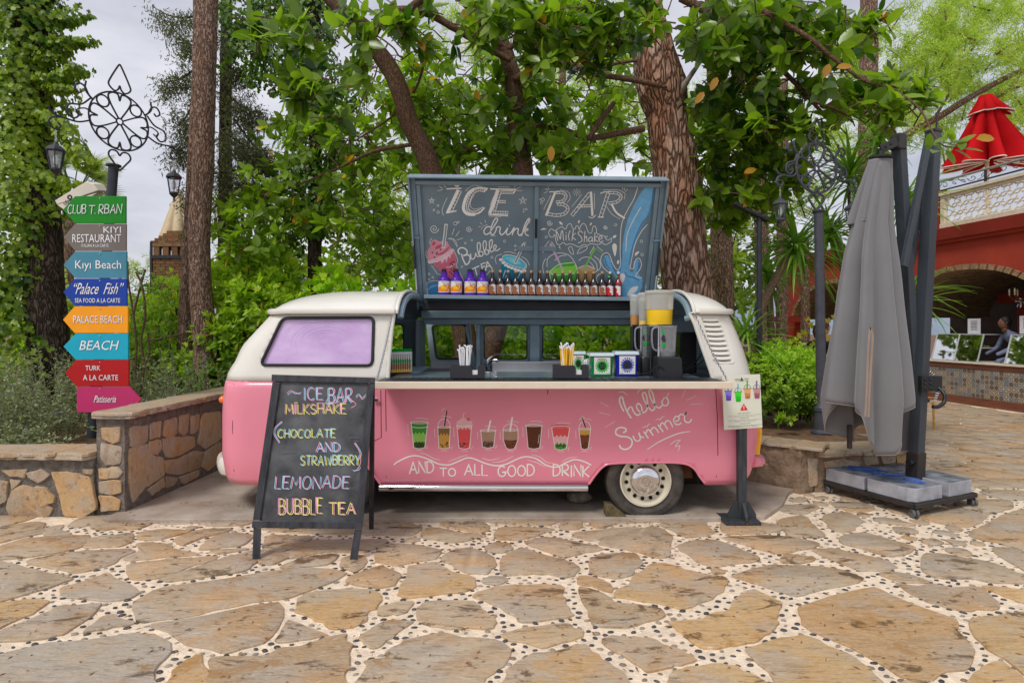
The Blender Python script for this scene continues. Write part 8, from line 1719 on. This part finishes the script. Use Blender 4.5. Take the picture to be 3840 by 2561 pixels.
for k in range(14): t_ = k / 13;pos.append(W(3465 + 150 * t_,545 + 20 * sin(k * 2),4.95));dr.append(Vector((cos(k * 2.4) * .8 + .5,-.3,sin(k * 2.4) * .6)));nm_.append(Vector((0,-.6,1)));sz.append(.15);tt.append(rnd.uniform(.3,.8))
pos,dr,nm_,sz,tt = np.array([tuple(p) for p in pos]),np.array([tuple(p) for p in dr]),np.array([tuple(p) for p in nm_]),np.array(sz),np.array(tt)
inv = (np.abs(pos[:,0] / pos[:,1]) < .86) & ((pos[:,2] - EYE) / pos[:,1] < .545);order = np.argsort(-(sz / pos[:,1]) * inv);near = order[:290];far_ = order[290:]
leafcloud('foliage',pos[far_],dr[far_],nm_[far_],sz[far_],tmpl_leaf(.25),fl_d,fg,tt[far_])
T_,F_l = tmpl_leaf(.25,.14,.045);LMs = []
for k in range(12):
    me = bpy.data.meshes.new('leaf');me.from_pydata([tuple(p) for p in T_ * [1 + .03 * (k % 4 - 1.5),1,1 + .5 * (k % 3 - 1)]],[],F_l);a = me.attributes.new('tint','FLOAT','POINT');a.data.foreach_set('value',[([.06,.15,.24,.32,.4,.5,.6,.7,.8,.9,.5,.995][k])] * len(T_));me.materials.append(fl_d);me.shade_smooth();LMs.append(me)
x,y,z = frames(dr[near],nm_[near])
for i,j in enumerate(near):
    o = bpy.data.objects.new('leaf',LMs[11 if tt[j] > .97 else min(10,int(tt[j] * 10))]);col.objects.link(o);o.parent = fg;s_ = float(sz[j])
    o.matrix_basis = Matrix(((x[i][0] * s_,y[i][0] * s_,z[i][0] * s_,pos[j][0] - fg.location.x),(x[i][1] * s_,y[i][1] * s_,z[i][1] * s_,pos[j][1] - fg.location.y),(x[i][2] * s_,y[i][2] * s_,z[i][2] * s_,pos[j][2] - fg.location.z),(0,0,0,1)))
# --- the big leaning pine behind the hatch
bp2 = tree(W(2610,1460,8.0),'thick leaning pine trunk with flaky red brown bark right behind the raised flap','pine_tree')
pp = [(2640,1500,108),(2610,1250,100),(2575,1050,92),(2550,850,90),(2535,670,86),(2520,560,82),(2500,440,76),(2488,350,90),(2462,260,84),(2448,150,68),(2436,60,52),(2425,-60,48),(2410,-300,46)]
trunk('trunk',[(W(a,b_,8.0),r / FPX * 8.0) for a,b_,r in pp],pineb,bp2,40,.085,.05)
trunk('broken_branch',[(W(2550,345,7.8),.06),(W(2580,300,7.7),.035),(W(2606,262,7.65),.03),(W(2632,232,7.6),.008)],M('dead_wood',(.30,.25,.21),.9,var=.3,vs=12),bp2,10)
# --- slim pair of pines on the left
for i,(pts,lab) in enumerate(((((775,1520,43),(770,1300,42),(752,1050,38),(748,850,38),(762,600,38),(770,300,37),(779,0,36),(790,-300,34)),'straight slim pine trunk standing in front of its darker twin, left of the van'),(((716,1500,30),(698,1250,28),(712,950,26),(725,700,26),(738,450,24),(745,200,22),(748,-200,20)),'darker thin pine trunk half hidden behind the straight slim one'))):
    t = tree(W(pts[0][0],1500,8.6 + i * .5),lab,'pine_tree');trunk('trunk',[(W(a,b_,8.6 + i * .5),r / FPX * (8.6 + i * .5)) for a,b_,r in pts],thinb,t,22,.07,.06,i * 5)
    if i == 0: MB().tube([W(772,1330,8.4),W(768,1400,8.4)],[.03,.045],10).build('bark_scar',M('scar',(.13,.10,.09),.9),t,True)
    t_slim = t if i == 0 else t_slim
# --- other trunks behind
for px,py0,py1,r,Y,lab,lean in ((3250,1300,-100,33,12,'tall pine trunk rising behind the yucca and right lamp post',10),(2715,1300,-50,38,10.5,'rough brown pine trunk just right of the van roof behind the leaning pine',-40),(2862,1350,300,24,12,'pine trunk seen behind the yucca stems over the right hedge',-20),(2932,1350,300,20,13,'slim pine trunk next to the red columns beyond the hedge',5),(1968,1250,300,20,12,'narrow dark trunk seen above the middle of the raised flap',0),(2100,1250,200,16,14,'thin distant trunk above the flap right of its brace',10),(1715,1250,500,12,13,'thin distant trunk above the left half of the flap',0),(3020,1350,900,16,14,'thin trunk right behind the red columns',0)):
    t = tree(W(px,py0 + 60,Y),lab,'pine_tree','background tree trunks');trunk('trunk',[(W(px,py0 + 60,Y),r * 1.1 / FPX * Y),(W(px + lean * .4,(py0 + py1) / 2,Y),r / FPX * Y),(W(px + lean,py1,Y),r * .85 / FPX * Y)],thinb,t,18,.06,.12,px)
# --- ivy covered trees
def ivycol(tr_,axis,n,rad,szr,mat,Yc,nm='ivy',drop=.5,tmp=None):
    ax = np.array([tuple(p) for p in axis]);m = len(ax) - 1;t = nrs.rand(n) * m;i = np.minimum(t.astype(int),m - 1);f = (t - i)[:,None];c = ax[i] * (1 - f) + ax[i + 1] * f
    th = nrs.rand(n) * 2 * pi;e = np.stack([np.cos(th),np.sin(th),np.zeros(n)],1);hh = c[:,2]
    lump = 1 + .28 * np.sin(hh * 2.6 + th * 2) + .18 * np.sin(hh * 6.1 + th * 3 + 1);r = rad * lump * (.72 + .4 * nrs.rand(n));p = c + e * r[:,None]
    nn = e + rdir(n) * .45 + [0,0,.25];d = np.cross(nn,rdir(n)) * .6 + [0,0,-drop] + e * .2
    return p,d,nn,nrs.uniform(*szr,n)
iv = tree(W(150,1500,8.0),'big tree at the left edge wrapped in bright green ivy','ivy_tree')
trunk('trunk',[(W(185,1500,8.0),.26),(W(170,1100,8.0),.23),(W(140,600,8.0),.21),(W(110,100,8.0),.2),(W(90,-300,8.0),.18)],darkb,iv,26,.1,.08)
p,d,nn,s_ = ivycol(iv,[W(60,1240,7.9),W(70,800,7.9),W(80,400,7.9),W(90,0,7.9),W(90,-200,7.9)],7600,.40,(.055,.105),ivy_m,8)
q = [(p,d,nn,s_)]
for path,n,r in (([(170,230),(250,160),(320,150)],330,.13),([(150,60),(240,80),(290,40)],260,.16),([(150,420),(240,470),(290,560),(330,620)],420,.14),([(150,300),(230,290),(300,250)],260,.12),([(120,650),(260,690),(300,760)],300,.16),([(40,1200),(100,1300),(60,1400)],500,.35),([(200,330),(255,330)],120,.1)):
    q.append(ivycol(iv,[W(a,b_,7.8) for a,b_ in path],n,r,(.05,.095),ivy_m,8))
q = [np.concatenate([k[j] for k in q]) for j in range(4)];tint = np.clip(nrs.rand(len(q[0])) * .75 + .25 * np.sin(q[0][:,2] * 1.7 + 1) * .6 + .1,0,1) * .985
sel = ~((q[0][:,2] < 3.0) & (((q[0][:,0] / q[0][:,1]) * FPX + CX) > 165) & (((q[0][:,0] / q[0][:,1]) * FPX + CX) < 260) & (nrs.rand(len(q[0])) < .93))
leafcloud('ivy_foliage',q[0][sel],q[1][sel],q[2][sel],q[3][sel],tmpl_ivy(),ivy_m,iv,tint[sel])
iv2 = tree(W(1190,1480,9.6),'dark slender tree draped in hanging ivy between the slim pines and the fig','ivy_tree');trunk('trunk',[(W(1190,1480,9.6),.12),(W(1180,900,9.6),.11),(W(1185,400,9.6),.1),(W(1180,-200,9.6),.08)],darkb,iv2,14,.12,.1)
q = [ivycol(iv2,[W(1190,900,9.6),W(1180,500,9.6),W(1180,0,9.6),W(1180,-150,9.6)],4200,.34,(.045,.09),divy_m,9),ivycol(iv2,[W(1060,330,9.6),W(1050,100,9.6),W(1060,-100,9.6)],2200,.42,(.05,.09),divy_m,9),ivycol(iv2,[W(930,250,9.8),W(920,0,9.8)],1200,.4,(.05,.09),divy_m,9),ivycol(iv2,[W(1080,960,9.6),W(1110,600,9.6)],900,.22,(.04,.08),divy_m,9),ivycol(iv2,[W(1290,700,9.8),W(1300,250,9.8)],1000,.3,(.04,.08),divy_m,9)]
q = [np.concatenate([k[j] for k in q]) for j in range(4)];leafcloud('ivy_foliage',*q,tmpl_ivy(),divy_m,iv2,nrs.rand(len(q[0])) * .93)
# --- cypress sprays left of and behind the slim pines
def tufts(c,n_each,L_,spread,tmp,mat,par,nm,up=(0,0,0),tint=None):
    N_ = len(c) * n_each;p = np.repeat(c,n_each,0) + nrs.normal(size=(N_,3)) * spread;d = rdir(N_) + np.array(up);return leafcloud(nm,p,d,rdir(N_),nrs.uniform(L_ * .6,L_ * 1.2,N_),tmp,mat,par,tint)
cy = tree(W(850,1500,10),'ragged grey green cypress with drooping sprays behind the slim pine pair','cypress_tree');cs = [];br = MB()
trunk('trunk',[(W(850,1500,10.2),.13),(W(845,700,10.2),.11),(W(850,-200,10.2),.08)],darkb,cy,12,.1,.2)
for (x0,y0,x1,y1,n) in ((740,60,570,20,60),(740,250,600,300,80),(760,180,640,90,60),(745,500,640,560,70),(750,640,690,700,20),(820,120,960,60,60),(850,350,1000,420,130),(850,500,1020,560,130),(860,620,980,700,110),(850,240,940,260,80),(840,760,900,900,60),(730,380,650,470,60),(715,720,735,900,20),(880,450,1050,620,100),(820,600,860,740,80)):
    Y = rnd.uniform(9.2,10);pts = [W(x0 + (x1 - x0) * t,y0 + (y1 - y0) * t + 25 * sin(t * 3),Y) for t in np.linspace(0,1,7)];br.tube(pts,[.018 * (1 - .85 * t) + .003 for t in np.linspace(0,1,7)],5)
    for k in range(n): t = rnd.random() ** .8;a = pts[min(5,int(t * 6))];cs.append(tuple(a + Vector((rnd.uniform(-.16,.16),rnd.uniform(-.2,.2),-abs(rnd.gauss(0,.17))))))
br.build('branches',darkb,cy,True)['kind'] = 'stuff';tufts(np.array(cs),17,.08,.06,tmpl_small(.10),cyp_m,cy,'spray_foliage',(0,0,-.9))
# --- background pine crowns (upper right and through the fig)
def pinecrown(blobs,lab,loc,n_each=20,L_=.17,sp=.05):
    t = tree(loc,lab,'pine_tree');cs = [];br = MB()
    for px,py,rx,ry,Y,n in blobs:
        c0 = W(px,py,Y)
        for b_ in range(max(2,n // 26)):
            a = rnd.uniform(0,6.28);r = math.sqrt(rnd.random());e = W(px + rx * r * cos(a),py + ry * r * sin(a),Y + rnd.uniform(-1,1));s0 = e + Vector((rnd.uniform(-.7,.7),rnd.uniform(-.4,.4),-rnd.uniform(.2,.6)));br.tube([tuple(s0),tuple(s0.lerp(e,.5) + Vector((0,0,.06))),tuple(e)],[.025,.015,.006],5)
            for k in range(26): t_ = rnd.uniform(-.1,1.1);cs.append(tuple(s0.lerp(e,t_) + Vector((rnd.gauss(0,.16),rnd.gauss(0,.16),rnd.gauss(.04,.12)))))
    br.build('branches',thinb,t,True)['kind'] = 'stuff';tufts(np.array(cs),n_each,L_,sp,tmpl_needle(.05),pinen_m,t,'needle_foliage',(0,0,.35));return t
t = pinecrown([(3450,90,260,130,14,420),(3700,100,200,150,15,420),(3350,300,200,140,14,300),(3600,330,260,120,16,380),(3800,420,140,140,15,220),(3400,480,170,100,16,200),(3150,560,140,150,17,160),(3850,50,100,200,13,160)],'light green pine crown filling the top right corner above the red building',W(3900,1300,15),20,.2,.06)
for pts,r in (([(3380,515),(3520,440),(3620,377),(3740,310),(3860,252)],.09),([(3640,470),(3700,400),(3760,350),(3860,310)],.05),([(3700,380),(3790,330),(3850,220)],.05),([(3500,450),(3560,350),(3600,260)],.03)): trunk('limb',[(W(a,b_,14.5),r * (1 - .08 * i)) for i,(a,b_) in enumerate(pts)],thinb,t,10,.06,.2)
pinecrown([(1750,250,300,200,14,330),(2100,420,250,180,15,300),(2300,650,240,170,15,260),(1750,600,260,140,15,220),(2650,250,200,230,15,300),(2950,600,200,270,16,300),(2750,850,150,150,16,160),(2000,150,300,120,15,220),(2320,250,120,220,14,200),(1500,600,160,200,15,160)],'hazy yellow green pine crown glimpsed through the fig leaves behind the flap',W(2050,1300,14),16,.2,.06)
pinecrown([(920,780,120,90,12,90),(1350,650,200,120,13,90),(510,1000,50,70,14,40),(850,920,70,60,12,50)],'soft green pine twigs showing in the gap right of the slim trunks',W(950,1300,12),18,.15,.05)
# --- shrubs and hedges
def shrub(loc,lab,blobs,mat,tmp,szr,name='shrub',up=.5,stems=True,group=None,cat='bush',tmax=.97):
    t = empty(name,loc,lab,cat,group);P_,D_,N_,S_ = [],[],[],[];st = MB()
    for (c,r,n) in blobs:
        c = Vector(c);m = n // 7;dd = rdir(m);rr = (.62 + .42 * nrs.rand(m))[:,None];lum = 1 + .16 * np.sin(dd[:,0:1] * 7 + dd[:,2:3] * 5 + c.x * 3) ;cc = np.array(tuple(c)) + dd * rr * lum * np.array(r)
        cc = np.repeat(cc,7,0);dn = np.repeat(dd,7,0);d = rdir(len(cc)) * .9 + dn * .8 + [0,0,up * .5];P_.append(cc + nrs.normal(size=cc.shape) * .012);D_.append(d);N_.append(dn + rdir(len(cc)) * .5 + [0,0,.6]);S_.append(nrs.uniform(szr[0],szr[1],len(cc)))
        if stems:
            for k in range(6): e = c + Vector((rnd.uniform(-.7,.7) * r[0],rnd.uniform(-.7,.7) * r[1],rnd.uniform(0,.7) * r[2]));b0_ = Vector((c.x + rnd.uniform(-.1,.1),c.y + rnd.uniform(-.1,.1),max(.4,c.z - r[2])));st.tube([tuple(b0_),tuple(b0_.lerp(e,.5) + Vector((.03,0,0))),tuple(e)],[.014,.01,.005],5)
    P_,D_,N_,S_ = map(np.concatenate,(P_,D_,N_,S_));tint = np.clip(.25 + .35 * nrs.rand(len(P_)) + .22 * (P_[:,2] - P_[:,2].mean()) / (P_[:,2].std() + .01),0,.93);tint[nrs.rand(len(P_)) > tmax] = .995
    if stems: st.build('stems',darkb,t,True)['kind'] = 'stuff'
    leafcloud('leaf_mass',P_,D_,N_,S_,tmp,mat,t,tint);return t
def C3(px,py,Y): return tuple(W(px,py,Y))
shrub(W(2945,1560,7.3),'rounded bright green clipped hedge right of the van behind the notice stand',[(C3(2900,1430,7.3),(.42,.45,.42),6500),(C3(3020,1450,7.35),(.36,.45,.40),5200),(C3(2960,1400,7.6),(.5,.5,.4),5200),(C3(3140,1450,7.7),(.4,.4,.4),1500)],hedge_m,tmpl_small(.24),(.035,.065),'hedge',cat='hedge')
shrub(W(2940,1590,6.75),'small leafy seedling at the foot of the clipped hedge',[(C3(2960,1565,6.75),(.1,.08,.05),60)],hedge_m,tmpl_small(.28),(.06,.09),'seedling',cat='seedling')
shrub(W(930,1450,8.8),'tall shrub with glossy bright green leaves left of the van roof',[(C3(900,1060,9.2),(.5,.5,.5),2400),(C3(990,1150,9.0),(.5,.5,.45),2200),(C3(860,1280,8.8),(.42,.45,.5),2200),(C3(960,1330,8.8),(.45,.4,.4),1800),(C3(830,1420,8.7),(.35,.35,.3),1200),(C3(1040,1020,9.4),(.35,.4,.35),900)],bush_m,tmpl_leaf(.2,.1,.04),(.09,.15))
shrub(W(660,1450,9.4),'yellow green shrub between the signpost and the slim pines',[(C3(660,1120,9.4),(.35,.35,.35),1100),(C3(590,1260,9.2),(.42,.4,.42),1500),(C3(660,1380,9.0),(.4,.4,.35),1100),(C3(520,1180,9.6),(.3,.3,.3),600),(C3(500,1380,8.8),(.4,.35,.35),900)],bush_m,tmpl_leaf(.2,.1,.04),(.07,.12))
wsh_m = leafmat('brightened_shrub_leaf',(.13,.27,.02),(.50,.64,.06),(.6,.5,.06),.45,.55)  # leaf colour lightened to stand in for light on these shaded shrubs
for px,Y,z,r,n,lab in ((1250,9.3,1.5,.7,2200,'dense green shrub seen through the left windows of the van'),(1560,9.0,1.45,.6,2400,'leafy green shrub filling the open door gap inside the van view'),(1900,9.4,1.3,.7,2200,'green shrub seen through the middle van window'),(2250,9.2,1.3,.75,2600,'bright bush seen through the long right van window'),(2560,9.8,1.3,.6,1400,'shrub behind the rear end of the van')):
    shrub((W(px,0,Y).x,Y,.42),lab,[((W(px,0,Y).x,Y,z),(r,.5,z - .4),n * 2),((W(px,0,Y).x + r * .6,Y + .3,z - .2),(r * .8,.5,.7),n // 2)],wsh_m,tmpl_leaf(.24,.1,.04),(.08,.14),group='shrubs behind the van')
# sage at the left: wiry stems with paired grey leaves
sg_ = empty('sage_bush',(-4.6,6.2,.42),'wild grey green sage bush with wiry flowering stems behind the low left wall','bush');st = MB();P_,D_,N_,S_ = [],[],[],[]
for k in range(900):
    x0 = rnd.uniform(-7.2,-3.62);y0 = rnd.uniform(5.65,8.2)
    if abs(x0 - sp_.location.x) < .25 and abs(y0 - SPY) < .5: continue
    h = rnd.uniform(.35,1.05) * (1.0 if y0 < 7 else .9) * (.35 if y0 < 6.2 and x0 > -5.1 else 1);lx,ly = rnd.uniform(-.5,.5),rnd.uniform(-.45,.2);pts = [Vector((x0 + lx * t ** 1.5,y0 + ly * t ** 1.5,.42 + h * t - .12 * t * t * abs(lx))) for t in np.linspace(0,1,7)]
    if pts[-1].x > -3.45 and pts[-1].y < 7.9: continue
    st.tube([tuple(p) for p in pts],[.005 * (1 - .7 * t) for t in np.linspace(0,1,7)],3,cap=False)
    for j in range(34): t = rnd.uniform(.12,1) * 6;i = min(5,int(t));p = pts[i].lerp(pts[i + 1],t - i);P_.append(tuple(p));D_.append((rnd.uniform(-1,1),rnd.uniform(-1,1),rnd.uniform(0,.7)));N_.append((rnd.uniform(-.5,.5),rnd.uniform(-.5,.5),1));S_.append(rnd.uniform(.026,.062) * (1.15 - t / 12))
st.build('stems',M('sage_stem',(.24,.22,.13),.9),sg_,True)['kind'] = 'stuff';tn = nrs.rand(len(P_)) * .9;tn[nrs.rand(len(P_)) < .03] = .999
leafcloud('leaf_mass',np.array(P_),np.array(D_),np.array(N_),np.array(S_),tmpl_small(.26),sage_m,sg_,tn)
shrub((-4.7,8.6,.42),'green shrub row behind the grey sage at the far left',[((-6.6,8.8,.9),(.7,.5,.6),2000),((-5.6,9.0,.9),(.7,.5,.6),2200),((-4.6,9.0,.9),(.6,.5,.6),1800),((-7.8,9.0,1.1),(.8,.5,.8),1800)],bush_m,tmpl_leaf(.22,.1,.04),(.06,.11))
bs = empty('bare_shrub',W(520,1520,7.2),'twiggy brown shrub just right of the signpost','shrub');b = MB()
for pts in ([(520,1500),(508,1400),(512,1300),(500,1180),(480,1050),(478,980)],[(520,1500),(540,1380),(530,1280),(545,1180),(535,1080),(510,1020)],[(510,1380),(485,1350),(460,1340)],[(540,1380),(560,1320),(555,1250)],[(500,1180),(520,1100),(545,1010)],[(545,1280),(600,1270),(690,1250)]): b.tube([tuple(p) for p in catmull([W(x_,y_,7.2) for x_,y_ in pts],5)],.012,6)
b.build('stems',M('shrub_stem',(.10,.05,.035),.8),bs,True);c = np.array([tuple(W(rnd.uniform(460,640),rnd.uniform(1010,1330),rnd.uniform(7,7.4))) for k in range(120)]);tufts(c,8,.05,.03,tmpl_small(.14),divy_m,bs,'leaf_mass')
vine = empty('yellow_vine',W(3060,1400,8.2),'thin climbing vine with yellowing round leaves by the lamp post','vine');c = np.array([tuple(W(rnd.gauss(3075,26),rnd.uniform(1190,1290),8.1)) for k in range(34)] + [tuple(W(rnd.gauss(3010,10),rnd.uniform(1245,1265),8.1)) for k in range(5)]);leafcloud('leaf_mass',c,rdir(len(c)) + [0,0,-.5],rdir(len(c)) * .4 + [0,-1,.3],nrs.uniform(.06,.1,len(c)),tmpl_ivy(),leafmat('vine_leaf',(.30,.33,.03),(.62,.48,.05),(.5,.2,.03),.5,.4),vine);MB().tube([tuple(p) for p in catmull([W(3085,1420,8.1),W(3070,1330,8.1),W(3090,1260,8.1),W(3075,1190,8.1)],4)],.008,5).build('stem',darkb,vine,True)
# --- yuccas on the right
yk = 0
for px,py,Y,n,L0,stem,lab in ((2985,905,8.0,110,.75,[(2825,1330),(2850,1180),(2905,1050),(2960,960)],'yucca crown on a leaning ringed stem left of the right lamp post'),(3110,850,8.3,90,.7,[(3130,1400),(3140,1200),(3165,1030),(3130,900)],'yucca crown behind the right lamp post pole'),(3190,640,8.3,90,.75,[(3215,1400),(3205,1000),(3190,700)],'high yucca crown behind the lamp scrollwork'),(3300,500,8.0,70,.6,[(3260,1400),(3280,900),(3300,560)],'tallest yucca crown just behind the top of the grey parasol'),(2800,1225,7.5,44,.62,[(2790,1400),(2795,1300)],'low young yucca beside the cream rear of the van'),(3400,720,7.9,60,.6,[(3300,1400),(3370,1000),(3400,760)],'yucca crown between the parasol arm and its mast'),(3420,1090,7.3,60,.55,[(3370,1450),(3400,1200)],'spiky yucca poking out right of the parasol mast'),(2880,1010,8.6,60,.65,[(2900,1400),(2885,1100)],'darker yucca head behind the leaning yucca stem')):
    t = empty('yucca',W(px,1440,Y),lab,'yucca','yuccas behind the lamp post');c = np.array(tuple(W(px,py,Y)));th = nrs.rand(n) * 2 * pi;el = nrs.uniform(-.5,1.35,n);d = np.stack([np.cos(th) * np.cos(el),np.sin(th) * np.cos(el),np.sin(el)],1);nn = np.stack([-np.cos(th) * np.sin(el),-np.sin(th) * np.sin(el),np.cos(el)],1)
    sz_ = nrs.uniform(L0 * .65,L0 * 1.1,n);p = c + d * .03 + np.stack([np.zeros(n),np.zeros(n),-nrs.rand(n) * .25],1);ty = nrs.rand(n) * .95
    k = min(n,36);leafcloud('strap_leaves',p[k:],d[k:],nn[k:],sz_[k:],tmpl_strap(.035,.5),yuc_m,t,ty[k:])
    T_,F_y = tmpl_strap(.035,.5);x,y,z = frames(d[:k],nn[:k])
    if yk == 0:
        YM = []
        for j in range(4): me = bpy.data.meshes.new('strap_leaf');me.from_pydata([tuple(q_) for q_ in T_],[],F_y);a = me.attributes.new('tint','FLOAT','POINT');a.data.foreach_set('value',[.15 + .22 * j] * len(T_));me.materials.append(yuc_m);me.shade_smooth();YM.append(me)
    for i in range(k):
        o = bpy.data.objects.new('strap_leaf',YM[i % 4]);col.objects.link(o);o.parent = t;s_ = float(sz_[i]);q_ = p[i] - np.array(t.location)
        o.matrix_basis = Matrix(((x[i][0] * s_,y[i][0] * s_,z[i][0] * s_,q_[0]),(x[i][1] * s_,y[i][1] * s_,z[i][1] * s_,q_[1]),(x[i][2] * s_,y[i][2] * s_,z[i][2] * s_,q_[2]),(0,0,0,1)))
    trunk('stem',[(W(a,b_,Y),.05) for a,b_ in stem],barkmat('yucca_bark',(.20,.12,.07),(.30,.2,.13),(.4,.3,.2),3.5,.5) if yk == 0 else bpy.data.materials['yucca_bark'],t,10,.06,.1);yk += 1
# --- fan palm at the left
pm_ = tree(W(252,1400,17),'small fan palm behind the signpost at the left','palm_tree');trunk('trunk',[(W(252,1420,17),.2),(W(250,1100,17),.17),(W(262,780,17),.17)],barkmat('palm_bark',(.22,.13,.07),(.3,.19,.12),(.42,.3,.22),1.5,.6),pm_,14,.08,.15)
fr = []
for k in range(22):
    th = rnd.uniform(0,6.28);el = rnd.uniform(-.3,1.1);ax_ = Vector((cos(th) * cos(el),sin(th) * cos(el),sin(el)));h = W(285,700,17) + ax_ * rnd.uniform(.5,.95)
    if ax_.x < -.75: continue
    MB().tube([tuple(W(265,780,17)),tuple(h)],.014,5).build('leaf_stalk',fan_m,pm_);u = ax_.orthogonal().normalized();v = ax_.cross(u);u = (u * cos(k) + v * sin(k));v = ax_.cross(u)
    for j in range(26): a = (j / 25 - .5) * 2.9;fr.append((tuple(h),tuple(ax_ * cos(a) + u * sin(a) + Vector((0,0,-.1))),tuple(v + Vector((0,0,.4))),rnd.uniform(.5,.65)))
leafcloud('fan_leaves',np.array([f[0] for f in fr]),np.array([f[1] for f in fr]),np.array([f[2] for f in fr]),np.array([f[3] for f in fr]),tmpl_strap(.03,.25,3),fan_m,pm_)
# --- background thickets, one object per mass
for i,(blobs,lab) in enumerate((([(900,1180,13,1.2,1.0),(1150,1150,13,1.2,1.1),(700,1210,14,1.1,.8),(520,1200,15,1.0,.8)],'thicket of background shrubs left of the van'),([(1500,1120,12,1.3,1.1),(1800,1100,13,1.4,1.2),(2100,1080,13,1.4,1.2)],'thicket of background shrubs behind the middle of the van'),([(2400,1100,13,1.3,1.1),(2650,1120,13,1.2,1.1)],'thicket of background shrubs behind the leaning pine'),([(60,1180,13,1.4,1.0),(300,1210,14,1.2,.8)],'background shrubs at the far left behind the ivy tree'),([(1250,900,15,1.6,1.5),(1450,780,16,1.6,1.5),(1000,1000,15,1.0,1.0)],'leafy background trees above the front of the van'),([(2750,950,15,1.6,1.6),(2500,850,17,1.6,1.4),(2150,900,17,1.6,1.2),(1800,880,17,1.6,1.2)],'leafy background trees behind the raised flap'))):
    o = shrub(W(blobs[0][0],1400,blobs[0][2]),lab,[(C3(x_,y_,Y),(rx,.8,rz_),int(1500 * rx * rz_)) for x_,y_,Y,rx,rz_ in blobs],back_m,tmpl_leaf(.24,.1,.04),(.10,.17),'thicket',stems=False,cat='thicket')
